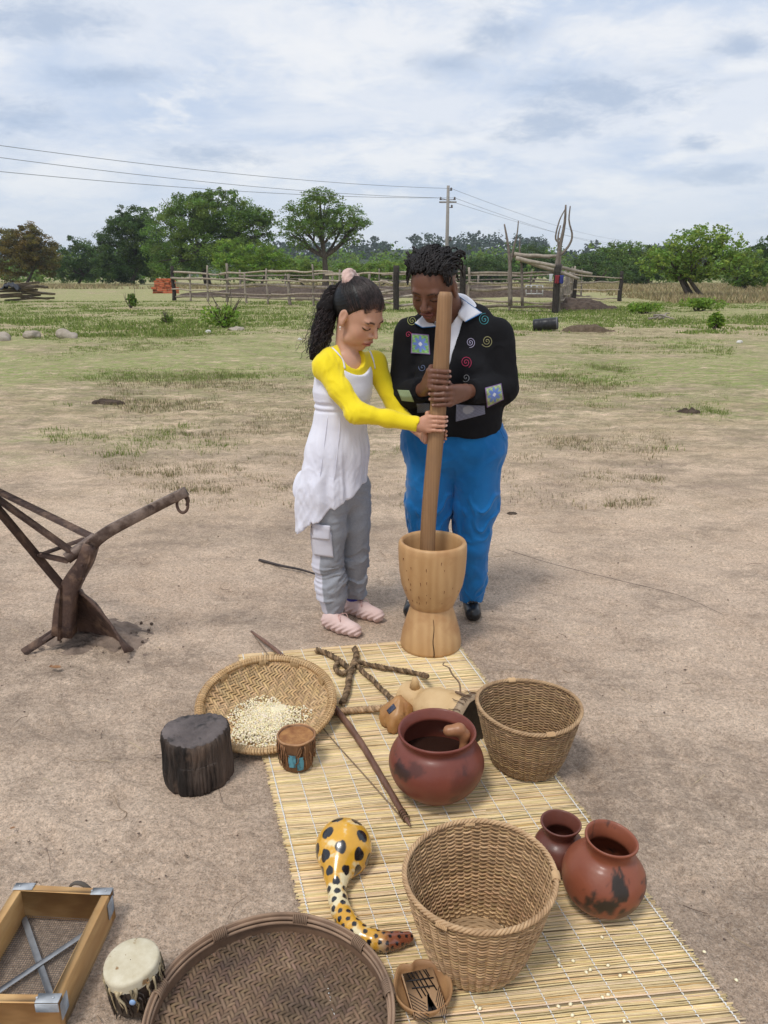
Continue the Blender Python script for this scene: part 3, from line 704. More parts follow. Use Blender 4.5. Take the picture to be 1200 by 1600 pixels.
G0 = gp(272, 469); G1 = gp(619, 484); G2 = gp(722, 484); G3 = gp(865, 488); G4 = gp(968, 471)
G2[1] = G1[1] + .3; G2[0] = dp(722, 480, G2[1])[0]
kfence('weathered log fence of five rails running from the kraal corner to the black gate post', [G0, G1], 1.62, 5, 1.9, darkends={(0, 0)})
kfence('log fence of four rails between the gate and the stick tower', [G2 + A(.3, 0, 0), G3], 1.62, 5, 1.7, lowgap=.12)
kfence('log fence side running back from the stick tower post', [G3 + A(.2, .3, 0), G4 + A(-1.5, 5, 0)], 1.55, 6, 1.5, .045)
kfence('short dark railing past the end of the kraal', [G4 + A(-2.6, .3, 0), G4], 1.45, 4, 2.5, .05, darkends={(0, 0), (0, 1)})
kfence('far side of the kraal, a thin log fence behind the gate', [G0 + A(2, 11, 0), G1 + A(2.5, 22, 0), G3 + A(7, 24, 0)], 1.5, 4, 3.2, .05)
for p, lab in ((G1, 'black gate post beside the woman, at the end of the left log fence'), (G2, 'black gate post half hidden behind the woman, nearer the stick tower'), (G3 + A(-.0, -.25, 0), 'thick black corner post below the stick tower')):
    q = B(); q.tube(wob(p - A(0, 0, .2), p + A(0, 0, 1.85), 4, .01), .135, 10); o = q.mk('gate_post', M_DLOG, origin=tuple(p)); o['label'] = lab; o['category'] = 'post'
t = thing('pole_gate', 'kraal gate of slanted loose poles between the two black posts', 'gate', tuple(G1))
for z0, z1 in ((1.55, 1.6), (.75, 1.32), (.35, .95), (1.15, 1.1), (.12, .5)):
    q = B(); c = rg.uniform(1.0, 1.5); q.tube(wob(G1 + A(-1.6 if z0 in (.75, .35) else -.1, .15, z0 * (.75 if z0 in (.75, .35) else 1)), G2 + A(.1, .15, z1), 5, .03), np.linspace(.06, .04, 10), 7, col=(c,) * 3); q.mk('rail', M_LOG, t)

def mound(name, label, cat, c, rx, ry, h, m, seed, n=40, groups=None, rough=.35):
    c = np.asarray(c, float); u = np.linspace(-1.25, 1.25, n); X, Y = np.meshgrid(u, u); r = np.hypot(X, Y) + (fbm(X * 2.5 + seed, Y * 2.5, seed + 3, 3) - .5) * .7; k = np.clip(1 - r * r, 0, 1)
    Z = h * k ** .7 * (1 - rough + rough * 2 * fbm(X * 3 + seed, Y * 3, seed, 4)) - .015 * (r > .95) - .02 * (r > 1.05)
    P = np.stack((c[0] + X * rx * (1 + .15 * vnoise(X * 2, Y * 2, seed)), c[1] + Y * ry, c[2] + Z), -1); b = B(); b.grid(P); o = b.mk(name, m, origin=tuple(c)); o['label'] = label; o['category'] = cat; return o
mound('manure_mound', 'dark trampled soil bank inside the kraal behind the gate rails', 'soil mound', gp(700, 466) + A(1.5, 5, 0), 7, 3.5, .75, M_DUNG, 3)
mound('manure_mound', 'dark soil bank behind the left log fence', 'soil mound', gp(540, 468) + A(-1.5, 8, 0), 8, 3.5, .7, M_DUNG, 4)
mound('manure_mound', 'dark brown manure heap spilling out past the corner post', 'soil mound', gp(905, 484) + A(.3, 1.5, 0), 1.5, 1.3, .42, M_DUNG, 5)
mound('dung_heap', 'flat brown dung heap on the sand beyond the black barrel', 'dung heap', gp(918, 517), .62, .3, .16, mat('dry_dung', (.10, .07, .045), (.17, .125, .085), 14, bump=1, bdist=.04, rough=1), 6)
mound('dung_pat', 'small dark dung pat on the sand beside the woman', 'dung', gp(1075, 645), .12, .07, .05, M_DUNG, 7, rough=.9)
mound('dung_pat', 'small flat dung pat in the trampled sand level with her trousers', 'dung', gp(800, 803), .035, .02, .012, M_DUNG, 8, rough=.9)
mound('dung_pat', 'dark dung pat on the sand left of the girl', 'dung', gp(168, 628), .17, .07, .03, M_DUNG, 9, rough=.9)
M_ROCK = mat('rock', (.30, .25, .20), (.46, .40, .33), 3, bump=.8, bdist=.05, rough=.9, c3=(.20, .13, .09), s3=3)
for i, (px, py, w, h, lab) in enumerate(((105, 527, 28, 16, 'tan boulder with a dark top, largest of the rocks beside the grass'), (52, 526, 20, 12, 'pale flat rock next to the largest rock'), (3, 532, 26, 19, 'rock cut off by the frame beside the pale flat rock'), (370, 517, 20, 9, 'low rock at the foot of the bright green bush'), (325, 519, 9, 5, 'small white stone beside the bright green bush'), (469, 532, 7, 6, 'white stone on the grass beside the girl'), (1155, 535, 7, 4, 'white stone lying on the open sand'))):
    p = gp(px, py); k = p[1] / F_PX * 1.05; b = B(); b.blob(p + A(0, 0, h * k * .08), A(w * .55, w * .4, h * .6) * k, 22, 14, rough=.22, rng=np.random.default_rng(60 + i)); o = b.mk('rock', M_ROCK if i < 4 else mat('white_stone', (.6, .58, .54), rough=.8), origin=tuple(p)); o['label'] = lab; o['category'] = 'rock'
# stick tower
def stick(pts, r0, r1, Y): return curve([dp(x, y, Y + (dz if len(q) > 2 else 0)) for q in pts for (x, y, dz) in [(q[0], q[1], q[2] if len(q) > 2 else 0)]], 14), np.linspace(r0, r1, 14)
M_TW = mat('grey_branch', (.13, .105, .09), (.22, .185, .16), 8, bump=.5, bdist=.02, rough=.9)
YT = G3[1] - .1
t = thing('stick_tower', 'tall bare forked branches carrying a log platform at the kraal corner', 'stick tower', (G3[0], YT, 0))
for pts, r0, r1 in (([(871, 470), (869, 425), (874, 390), (882, 350), (884, 320)], .12, .035), ([(874, 400), (888, 385), (894, 368), (889, 345), (891, 322)], .055, .025), ([(873, 395), (872, 370), (876, 352)], .05, .02), ([(876, 380), (868, 372), (874, 345), (884, 325)], .045, .02), ([(874, 420), (876, 380), (871, 370)], .06, .02)):
    P, R = stick(pts, r0, r1, YT); B().tube(P, R, 7).mk('branch', M_TW, t)
for pts, r0, r1 in (([(797, 478), (797, 425), (794, 385), (788, 350)], .10, .03), ([(798, 410), (803, 385), (808, 365), (810, 345)], .05, .02), ([(816, 478), (815, 420), (812, 395), (812, 372)], .07, .02)):
    P, R = stick(pts, r0, r1, YT + .4); B().tube(P, R, 7).mk('branch', M_TW, t)
for a, b_, dy in (((798, 399), (872, 400), .5), ((806, 403), (868, 416), -.2), ((812, 404), (905, 436), .1), ((845, 412), (925, 428), .9), ((803, 397), (860, 402), .2), ((872, 405), (868, 432), .3)):
    B().tube(wob(dp(*a, YT + .3 + dy * .4), dp(*b_, YT + dy), 4, .03), np.linspace(.085, .06, 8), 8, col=(1.1,) * 3).mk('platform_log', M_LOG, t)
# cloths hanging on the corner post
def rag(label, px, py, w, h, c, dy, seed):
    Y = YT - .25 - dy; g = random.Random(seed); n, m = 9, 11; P = np.zeros((m, n, 3)); p0 = dp(px, py, Y); k = Y / F_PX * 1.05
    for j in range(m):
        for i in range(n):
            u = i / (n - 1) - .5; v = j / (m - 1); P[j, i] = p0 + A(u * w * k * (1 - .25 * math.sin(v * 3)), .05 * math.sin(u * 14 + seed) * v, -v * h * k * (1 - .25 * abs(u)))
    b = B(); b.grid(P); o = b.mk('hanging_cloth', mat('cloth_' + str(seed), c, rough=.9), origin=tuple(p0)); o['label'] = label; o['category'] = 'cloth'; s = o.modifiers.new('t', 'SOLIDIFY'); s.thickness = .01
rag('white cloth hanging on the stick tower', 861, 428, 6, 11, (.5, .5, .52), 0, 1); rag('red cloth hanging between the white and the blue cloth', 871, 430, 7, 12, (.22, .03, .04), .05, 2); rag('blue cloth hanging on the stick tower', 878, 430, 6, 12, (.04, .05, .22), .02, 3)
# pale metal frame inside the kraal
t = thing('metal_frame', 'pale grey metal bedstead-like frame standing inside the kraal', 'metal frame', tuple(dp(835, 455, 44)))
for a, b_ in (((822, 446), (848, 446)), ((822, 459), (848, 459)), ((822, 446), (822, 462)), ((848, 446), (848, 462)), ((830, 446), (830, 459)), ((839, 446), (839, 459))): B().tube([dp(*a, 44), dp(*b_, 44)], .03, 6).mk('bar', mat('pale_metal', (.5, .5, .5), rough=.5), t)
# barrel
def barrel():
    p = gp(852, 516); Y = p[1]; r = .165; L = .34; c = A(p[0], Y, r * .98)
    t = thing('barrel', 'black plastic drum lying on its side on the grass', 'barrel', tuple(p)); R = np.array(Matrix.Rotation(math.radians(84), 3, 'Y') @ Matrix.Rotation(math.radians(0), 3, 'X')); R = np.array(Matrix.Rotation(math.radians(-16), 3, 'Z')) @ R
    pr = [(0, -L), (r * .8, -L), (r * .97, -L * .95), (r, -L * .8), (r, -L * .42), (r * 1.05, -L * .38), (r, -L * .34), (r, L * .34), (r * 1.05, L * .38), (r, L * .42), (r, L * .8), (r * .97, L * .95), (r * .85, L), (r * .8, L * .97), (0, L * .97)]
    b = B(); b.lathe(pr, 32, c, R); b.mk('body', mat('black_plastic', (.018, .018, .020), (.03, .03, .033), 6, rough=.4), t)
    b = B(); b.lathe([(r * 1.01, L * .86), (r * 1.04, L * .88), (r * 1.04, L * .95), (r * 1.0, L * .97)], 32, c, R); b.mk('rim', mat('grey_ring', (.12, .12, .13), rough=.5), t)
barrel()
# boards, bricks, small gates
t = thing('timber_pile', 'heap of weathered boards lying on the far grass', 'board pile', tuple(gp(40, 471)))
g = random.Random(9)
for i in range(15):
    p = gp(4 + g.uniform(-4, 62), 470); z = .08 + .062 * i * (1 - abs(p[0] - gp(36, 470)[0]) / 8); a = g.uniform(-.35, .25); L = g.uniform(1.5, 2.6); d = A(math.cos(a), math.sin(a), g.uniform(-.1, .1)); c = g.uniform(.6, 1.3)
    q = B(); q.beam(p + A(0, 0, z) - d * L / 2, p + A(0, 0, z) + d * L / 2, g.uniform(.3, .45), .11, bev=.01, col=(c * .8, c * .75, c * .7)); q.mk('board', M_LOG, t)
t = thing('tarpaulin', 'dark grey folded sheet lying over the heap of boards', 'tarpaulin', tuple(gp(22, 470))); P = np.zeros((9, 14, 3)); p0 = gp(24, 470)
for j in range(9):
    for i in range(14): u = i / 13 - .5; v = j / 8 - .5; P[j, i] = p0 + A(u * 1.1, v * .7 - .3, 1.02 - 1.2 * u * u - .7 * v * v + .06 * math.sin(i * 2 + j))
b = B(); b.grid(P); o = b.mk('sheet', mat('tarp', (.04, .042, .05), rough=.6), t); o.modifiers.new('t', 'SOLIDIFY').thickness = .02
t = thing('brick_pile', 'small stack of orange bricks behind the kraal corner', 'brick pile', tuple(gp(259, 459))); p0 = gp(259, 459); MB = mat('brick', (.50, .13, .05), (.42, .10, .045), 5, rough=.9); g = random.Random(2); src = None
for r_ in range(7):
    for i in range(5 - r_ // 3):
        q = B(); pos = p0 + A((i - 2 + r_ // 3 * .5) * .42 + g.uniform(-.04, .04), g.uniform(-.1, .1), .09 + r_ * .165)
        if src is None: src = B().box(p0, (.40, .3, .15), bev=.008).mk('brick', MB, t); o = src
        else: o = src.copy(); SC.collection.objects.link(o)
        o.location = tuple(pos - p0); o.rotation_euler = (0, 0, g.uniform(-.15, .15))
t = thing('fallen_branch', 'grey fallen branch in the grass in front of the pale green tree', 'branch', tuple(gp(1035, 497)))
b = B(); Yb = gp(1035, 497)[1]
for a, c_ in (((1022, 495), (1052, 502)), ((1030, 499), (1046, 493)), ((1014, 500), (1030, 497))): b.tube(wob(gp(*a) + A(0, 0, .05), gp(*c_) + A(0, 0, .08), 4, .05), np.linspace(.05, .02, 8), 6)
b.mk('wood', M_LOG, t)
# ================================================================ mat
TL = A(-.592, 2.84, 0); TR = A(.293, 3.0, 0); BLv = A(.302, -1.336, 0) / math.hypot(.302, 1.336); BRv = A(.2585, -.966, 0)
M_REED = mat('straw', (.76, .60, .37), (.64, .485, .27), 30, (1, 12, 12), attr=True, rough=.6, spec=.3, bump=.3, bscale=160, bdist=.001)
M_THREAD = mat('white_thread', (.72, .71, .68), rough=.8)
def matx(u, v):                                # u across 0..1, v metres down
    l = TL + A(.226 * v / .966 * 1.0, -v, 0) * 1.0; r = TR + A(.2586 / .966 * v, -v * 1.045, 0)
    l = TL + A(.302 / 1.0 * v * .98, -v, 0); return l * (1 - u) + r * u
def build_mat():
    g = np.random.default_rng(21); root = thing('straw_mat', 'long straw mat tied with white thread lying on the sand under the pots', 'mat', tuple(TL + A(.4, -.6, 0)))
    n = 620; L = 2.02; m = 18; V = []; C = []; rad = []
    us = np.linspace(0, 1, m)
    b = B(); lev = []
    for i in range(n):
        v = L * i / n + g.normal(0, .0005); w = .00205 * g.uniform(.8, 1.25); e0, e1 = -g.uniform(0, .014), 1 + g.uniform(0, .014)
        u = e0 + (e1 - e0) * us; P = np.array([matx(x, v) for x in u]); P[:, 1] += np.cumsum(g.normal(0, .00035, m)) ; 
        P[:, 2] = .0045 + g.uniform(0, .0016) + .0012 * np.sin(u * 40 + i) * (g.random() < .3) + .006 * sstep(.6, 1, fbm(P[:, 0] * 3, P[:, 1] * 3, 77, 2) * 1.2)
        t = g.uniform(.84, 1.14); tint = np.array([t, t * g.uniform(.93, 1.03), t * g.uniform(.8, 1.05)])
        if g.random() < .06: tint *= A(.70, .60, .48)
        cc = np.tile(tint, (m, 1)) * (1 + .16 * np.sin(u * g.uniform(5, 20) + g.uniform(0, 6)))[:, None]
        b.tube(P, w, 4, cap=True, col=cc)
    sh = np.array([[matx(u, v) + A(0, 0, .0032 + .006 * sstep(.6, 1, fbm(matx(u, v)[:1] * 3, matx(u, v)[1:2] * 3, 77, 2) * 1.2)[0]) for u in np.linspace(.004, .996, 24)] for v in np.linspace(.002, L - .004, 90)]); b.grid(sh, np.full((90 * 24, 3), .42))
    b.mk('reeds', M_REED, root, kind='stuff')
    # backing so that no sand shows through as stripes
    for k, u in enumerate(np.linspace(.012, .988, 12)):
        q = B()
        for i in range(0, n - 3, 3):
            v0 = L * i / n; p = matx(u, v0 + .0012) + A(g.normal(0, .0006), 0, .0088 + .001 * (i % 4 > 1)); p2 = matx(u, v0 + .0070) + A(.0016, 0, .0088)
            z = .006 * sstep(.6, 1, fbm(p[:1] * 3, p[1:2] * 3, 77, 2) * 1.2)[0]; p[2] += z; p2[2] += z
            pm = (p + p2) / 2 + A(0, 0, .0008)
            q.tube([p - A(0, 0, .002), pm, p2 - A(0, 0, .002)], .0015 if k not in (0, 11) else .0021, 4, cap=False)
        q.mk('stitch_line', M_THREAD, root)
build_mat()

# ================================================================ mortar and pestle
M_WOODM = mat('mortar_wood', (.49, .285, .125), (.61, .385, .185), 5, (1, 1, .35), rough=.5, spec=.4, bump=.25, bscale=40, bdist=.002, c3=(.40, .20, .08), s3=7, lo3=.5, hi3=.75, wave=(9, 5, (.35, .17, .06), .28, (1, 1, .25)))
MC = A(.197, 2.93, 0); 
def build_mortar():
    root = thing('mortar', 'tall carved wooden pounding mortar with waisted foot at the head of the mat', 'mortar', tuple(MC))
    def wobf(V): 
        a = np.arctan2(V[:, 1], V[:, 0]); return V * np.stack([1 + .012 * np.sin(2 * a + 1 + V[:, 2] * 4) + .006 * np.sin(5 * a + V[:, 2] * 9)] * 2 + [np.ones(len(V))], 1)
    foot = [(0, .004), (.118, .004), (.125, .010), (.127, .022), (.120, .07), (.104, .13), (.090, .175), (.086, .192)]
    b = B(); b.lathe(foot, 96, MC, fn=wobf); foot_o = b.mk('foot', M_WOODM, root)
    pr = [(.086, .190), (.091, .196), (.098, .215), (.112, .25), (.125, .29), (.133, .34), (.137, .40), (.138, .44), (.137, .462), (.133, .470), (.127, .473), (.120, .470), (.1165, .462), (.114, .44), (.108, .38), (.095, .30), (.07, .24), (.03, .215), (0, .212)]
    b = B(); b.lathe(pr, 96, MC, fn=wobf); bowl_o = b.mk('bowl', M_WOODM, root)
    # drying crack in the foot, worked marks on the bowl
    q = B(); zs = np.linspace(.012, .165, 14)
    rr = np.interp(zs, [.01, .022, .07, .13, .175], [.125, .127, .120, .104, .090])
    a = -math.pi / 2 + .03 + .02 * np.sin(zs * 60); P = np.stack((MC[0] + rr * np.cos(a), MC[1] + (rr + .0005) * np.sin(a), zs), 1); q.tube(P, np.linspace(.0022, .0008, 14), 5); q.mk('crack', mat('crack_shadow', (.03, .015, .008), rough=1), foot_o)
    g = random.Random(4); q = B()
    for _ in range(34):
        z = g.uniform(.23, .44); an = -math.pi / 2 + g.uniform(-1.3, 1.3); r = np.interp(z, [.215, .25, .29, .34, .40, .44], [.098, .112, .125, .133, .137, .138]) + .0003
        n_ = A(math.cos(an), math.sin(an), 0); p = MC + n_ * r + A(0, 0, z); l = g.uniform(.002, .007); q.tube([p - A(0, 0, l), p + A(g.uniform(-.002, .002), 0, l)], [.0006, .0012], 4)
    q.mk('tool_marks', mat('tool_mark', (.17, .07, .03), rough=.9), bowl_o, kind='stuff')
build_mortar()
PB, PT_ = A(.180, 2.925, .225), dp(696, 456, 2.99)
PEST = curve([PB, PB * .75 + PT_ * .25 + A(-.014, 0, 0), PB * .45 + PT_ * .55 + A(-.004, 0, 0), PB * .2 + PT_ * .8, PT_], 60)
PR = np.interp(np.linspace(0, 1, 60), [0, .08, .2, .35, .6, .8, .985, 1], [.035, .034, .0305, .031, .032, .0305, .0275, .022])
def pest(z):
    i = np.interp(z, PEST[:, 2], np.arange(60)); k = int(min(i, 58)); return PEST[k] + (PEST[k + 1] - PEST[k]) * (i - k), float(np.interp(i, np.arange(60), PR))
def build_pestle():
    g = np.random.default_rng(3); b = B(); b.tube(PEST, PR, 28)
    o = b.mk('pestle', mat('pestle_wood', (.235, .125, .055), (.36, .21, .105), 22, (1, 1, .06), rough=.55, spec=.35, bump=.55, bscale=60, bdist=.003, bstretch=(1, 1, .05), c3=(.26, .15, .08), s3=6, wave=(30, 4, (.20, .11, .055), .35, (1, 1, .06))), origin=tuple(PB))
    o['label'] = 'long upright wooden pestle standing in the mortar and held by four hands'; o['category'] = 'pestle'
    d = norm(PEST[-1] - PEST[-2]); 
build_pestle()

# ================================================================ woven baskets
M_WICK = mat('wicker', (.31, .19, .10), (.47, .315, .175), 14, (1, 1, 4), attr=True, rough=.7, bump=.4, bscale=90, bdist=.002)
def basket(label, c, r0, r1, h, seed, rows, stakes, tilt=(0, 0), rimtie=(-1.2, 1.2), pale=1.0):
    g = np.random.default_rng(seed); root = thing('woven_basket', label, 'basket', tuple(c), 'tall woven baskets')
    R = np.array(Matrix.Rotation(tilt[0], 3, 'X') @ Matrix.Rotation(tilt[1], 3, 'Y'))
    zz = np.linspace(.004, h - .008, rows); rz = lambda z: r0 + (r1 - r0) * (np.clip(z / h, 0, 1) ** .72) + .0
    per = 4; n = stakes * per; a = np.linspace(0, 2 * np.pi, n, endpoint=False); b = B(); amp = .0030; sr = h / rows * .56
    ov = 1 + .02 * np.cos(2 * a + seed) + .008 * np.sin(3 * a)
    for i, z in enumerate(zz):
        ph = np.pi * (i % 2) + .0; rr = (rz(z) + amp * np.cos(a * stakes / 2 + ph) + g.normal(0, .0004)) * ov; zr = z + .0013 * np.sin(a * 3 + i * .3 + seed) + .0035 * (z / h) * np.sin(2 * a + seed) + .001 * np.sin(a * stakes + ph)
        t = pale * g.uniform(.72, 1.22); cc = np.array([t, t * g.uniform(.94, 1.02), t * g.uniform(.88, 1)])
        k = 5; th = np.linspace(0, 2 * np.pi, k, endpoint=False)
        X = rr[:, None] + sr * .85 * np.cos(th); Z = zr[:, None] + sr * np.sin(th)
        V = np.stack((X * np.cos(a)[:, None], X * np.sin(a)[:, None], Z), -1).reshape(-1, 3) @ R.T + c
        ii = np.arange(n)[:, None] * k; jj = np.arange(k)[None]; i2 = ((np.arange(n) + 1) % n)[:, None] * k; j2 = (jj + 1) % k
        b.add(V, np.stack((ii + jj, i2 + jj, i2 + j2, ii + j2), -1).reshape(-1, 4), None, np.tile(cc, (n * k, 1)) * (1 + .12 * np.sin(np.repeat(a, k) * 7 + i * 2.1))[:, None])
    b.mk('wall_weave', M_WICK, root, kind='stuff')
    b = B(); b.lathe([(rz(z), z) for z in np.linspace(.003, h, 24)], n, c, R, col=(.62 * pale,) * 3, fn=lambda V: V * np.stack([1 + .02 * np.cos(2 * np.arctan2(V[:, 1], V[:, 0]) + seed) + .008 * np.sin(3 * np.arctan2(V[:, 1], V[:, 0]))] * 2 + [np.ones(len(V))], 1)); b.mk('wall_core', M_WICK, root)
    b = B()
    for s in range(stakes):
        an = 2 * np.pi * (s + .5) / stakes * 1.0; zs = np.linspace(0, h, 10); r = rz(zs) * (1 + .02 * np.cos(2 * an + seed)); b.tube((np.stack((r * np.cos(an), r * np.sin(an), zs), 1)) @ R.T + c, .0021, 5, col=(.8 * pale,) * 3)
    b.mk('stakes', M_WICK, root, kind='stuff')
    # base disc woven in rings
    b = B(); nr = max(8, int(r0 / .0065))
    for i in range(nr):
        r = r0 * (i + .3) / nr; a2 = np.linspace(0, 2 * np.pi, 73); z = .006 + .0015 * np.cos(a2 * 12 + np.pi * (i % 2)); b.tube(np.stack((r * np.cos(a2), r * np.sin(a2), z), 1) @ R.T + c, .0036, 5, cap=False, col=(pale * g.uniform(.7, 1.1),) * 3)
    b.mk('base_weave', M_WICK, root, kind='stuff')
    # plaited rim: two twisted strands
    a3 = np.linspace(0, 2 * np.pi, 260); rr = r1 * (1 + .02 * np.cos(2 * a3 + seed) + .008 * np.sin(3 * a3)); z = h + .0035 * np.sin(2 * a3 + seed); C0 = np.stack((rr * np.cos(a3), rr * np.sin(a3), z), 1)
    b = B()
    for k in range(3):
        q = stakes * .75; ph = 2 * np.pi * k / 3; P = C0 + np.stack((np.cos(a3) * np.cos(a3 * q + ph), np.sin(a3) * np.cos(a3 * q + ph), np.sin(a3 * q + ph)), 1) * .0038
        b.tube(P @ R.T + c, .0032, 6, cap=False, col=(pale * (1.0 + .08 * k),) * 3)
    rim_o = b.mk('rim', M_WICK, root)
    for an in rimtie:                          # small lashed lugs on the rim
        b = B(); 
        for k in range(7):
            ak = an + (k - 3) * .022 * (.16 / r1); rr_ = r1 * (1 + .02 * np.cos(2 * ak + seed)); u = A(math.cos(ak), math.sin(ak), 0); t = np.linspace(-.3, np.pi * 1.3, 9)
            P = u * rr_ + A(0, 0, h - .002) + np.cos(t)[:, None] * u * .0085 + np.sin(t)[:, None] * A(0, 0, .0095) + A(0, 0, -.004); b.tube(P @ R.T + c, .0021, 5, col=(1.35, 1.35, 1.3))
        b.mk('rim_lashing', M_WICK, rim_o)
    return root
basket('large open woven basket standing nearest the camera on the mat', A(.212, 1.385, .012), .098, .166, .225, 5, 48, 46, (0, 0), (-2.15, -.05, 1.6), 1.12)
basket('smaller brown woven basket at the edge of the mat beside the big clay pot', A(.452, 2.112, .010), .100, .160, .205, 8, 46, 44, (0, 0), (-1.35, 1.75), .92)

# ================================================================ flat winnowing trays (herringbone strips)
M_STRIP = mat('split_cane', (.50, .32, .15), (.62, .43, .23), 16, attr=True, rough=.55, spec=.35)
def weave_tray(root, c, R, rad, depth, sw, mt, name, tone, seed, sag, dirt=None):
    g = np.random.default_rng(seed); n = int(rad * 2 / sw); per = 1
    xs = (np.arange(n + 1) - n / 2) * sw
    def hz(x, y): r = np.hypot(x, y) / rad; return depth * np.clip(r, 0, 1) ** sag
    VV = []; FF = []; CC = []; base = 0; zig = 6
    for fam in (0, 1):
        for i in range(n):
            s = (xs[i] + xs[i + 1]) / 2; t = g.uniform(.72, 1.2) * tone; co = np.array([t, t * g.uniform(.93, 1.02), t * g.uniform(.85, 1)])
            m = np.arange(-n / 2, n / 2 + .01, .5); y = m * sw; ok = np.hypot(s, y) < rad * .995
            if ok.sum() < 3: continue
            y = y[ok]; mm = np.floor(m[ok] - .25).astype(int)
            if fam == 0: ph = (i + np.where((mm // zig) % 2 == 0, mm, -mm)) % 4
            else: jj = i - n // 2; ph = (np.where((jj // zig) % 2 == 0, jj, -jj) + mm + n // 2) % 4
            upv = np.where(ph < 2, 1.0, -1.0) * (1 if fam == 0 else -1); upv = np.convolve(np.pad(upv, 1, 'edge'), [.25, .5, .25], 'valid')
            w = sw * .43; dz = upv * sw * .22
            if fam == 0: L_ = np.stack((np.full_like(y, s - w), y), 1); Rr = np.stack((np.full_like(y, s + w), y), 1)
            else: L_ = np.stack((y, np.full_like(y, s + w)), 1); Rr = np.stack((y, np.full_like(y, s - w)), 1)
            mid = (L_ + Rr) / 2; k = len(y); V = np.zeros((3, k, 3))
            for q, (P, e) in enumerate(((L_, -.0004), (mid, .0005), (Rr, -.0004))): V[q, :, :2] = P; V[q, :, 2] = hz(mid[:, 0], mid[:, 1]) + dz + e
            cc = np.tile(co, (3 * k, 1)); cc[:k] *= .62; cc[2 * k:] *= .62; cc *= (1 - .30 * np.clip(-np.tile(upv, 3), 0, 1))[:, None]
            if dirt is not None: cc = cc * dirt(V.reshape(-1, 3))
            VV.append(V.reshape(-1, 3)); a_ = np.arange(k - 1)
            f = np.concatenate([np.stack((q * k + a_, q * k + a_ + 1, (q + 1) * k + a_ + 1, (q + 1) * k + a_), 1) for q in (0, 1)]); FF.append(f[:, ::-1] + base); base += 3 * k; CC.append(cc)
    V = np.concatenate(VV); ang = .62 if name != 'dusty' else .5
    Z = np.array(Matrix.Rotation(ang, 3, 'Z')); V = (V @ Z.T) @ R.T + c
    mk('herringbone_weave', V, np.concatenate(FF), None, mt, root, col=np.concatenate(CC), kind='stuff')
def hoop(root, c, R, rad, z, r, mt, name, n=3, wraps=0, tone=1.0, spread=.006, seed=1, hgt=.0):
    g = np.random.default_rng(seed)
    for k in range(n):
        a = np.linspace(0, 2 * np.pi, 160); rr = rad + (k - (n - 1) / 2) * spread + .0015 * np.sin(3 * a + k); P = np.stack((rr * np.cos(a), rr * np.sin(a), z + hgt * (k % 2) + .0015 * np.sin(5 * a + k * 2)), 1)
        b = B(); b.tube(P @ R.T + c, r, 7, cap=False, col=(tone * g.uniform(.8, 1.15),) * 3, flat=1.5); b.mk(name, mt, root)
    if wraps:
        b = B()
        for i in range(wraps):
            an = 2 * np.pi * (i + g.uniform(-.2, .2)) / wraps; u = A(math.cos(an), math.sin(an), 0); w = A(-math.sin(an), math.cos(an), 0); t = np.linspace(0, 2 * np.pi, 10)
            R1 = spread * n / 2 + r + .0008; P = u * rad + A(0, 0, z + hgt / 2) + np.cos(t)[:, None] * u * R1 + np.sin(t)[:, None] * A(0, 0, r * 1.6 + hgt * .6 + .001) + (t[:, None] / 6.28 - .5) * w * .006
            b.tube(P @ R.T + c, .0017, 4, cap=False, col=(tone * g.uniform(.8, 1.25),) * 3)
        b.mk('rim_wrapping', mt, root, kind='stuff')
def lashings(root, c, R, rad, z, mt, angs, R1, tone, H=.012):
    for an in angs:
        b = B()
        for k in range(8):
            ak = an + (k - 3.5) * .0045 / rad; u = A(math.cos(ak), math.sin(ak), 0); t = np.linspace(0, 2 * np.pi, 11); P = u * rad + A(0, 0, z) + np.cos(t)[:, None] * u * R1 + np.sin(t)[:, None] * A(0, 0, H)
            b.tube(P @ R.T + c, .0021, 5, cap=False, col=(tone,) * 3)
        b.mk('lashing', mt, root)
# winnowing basket with maize
WC = A(-.408, 2.365, .016); WR = np.array(Matrix.Rotation(math.radians(12), 3, 'X')); WRAD = .228
def winnow():
    root = thing('winnowing_basket', 'round shallow winnowing basket full of white maize at the corner of the mat', 'basket', tuple(WC))
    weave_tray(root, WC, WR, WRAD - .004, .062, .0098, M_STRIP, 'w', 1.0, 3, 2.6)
    hoop(root, WC, WR, WRAD, .070, .0050, M_STRIP, 'hoop', 3, 150, 1.02, .0065, 2, .004)
    hoop(root, WC, WR, WRAD - .010, .048, .0036, M_STRIP, 'inner_hoop', 2, 0, 1.25, .004, 4, .008)
    lashings(root, WC, WR, WRAD - .008, .056, M_STRIP, (.55, 1.2, 1.75, 2.5, -.1, 3.3, 4.2, 5.2), .010, .85, .018)
    b = B(); a = np.linspace(0, 2 * np.pi, 60, endpoint=False); pr = [(r * (WRAD - .002), .062 * r ** 2.6 - .004) for r in np.linspace(0.02, 1, 16)] + [(WRAD + .002, .072)]
    b.lathe(pr, 60, WC, WR, col=(.30,) * 3); b.mk('underside', M_STRIP, root)
winnow()
KG = B()
def kern(b, p, s, Rm, col):
    V = np.array([(-1, 0, 0), (-.35, .75, .1), (.75, .62, .1), (1, 0, 0), (.75, -.62, .1), (-.35, -.75, .1), (.1, 0, .62), (.1, 0, -.45)]) * s
    F = []
    for i in range(6): F += [(i, (i + 1) % 6, 7), ((i + 1) % 6, i, 6)]
    b.add(V @ Rm.T + p, None, [f[::-1] for f in F] if False else F, np.tile(col, (8, 1)))
def rrot(g): q = g.normal(0, 1, 4); q /= np.linalg.norm(q); from mathutils import Quaternion; return np.array(Quaternion(q).to_matrix())
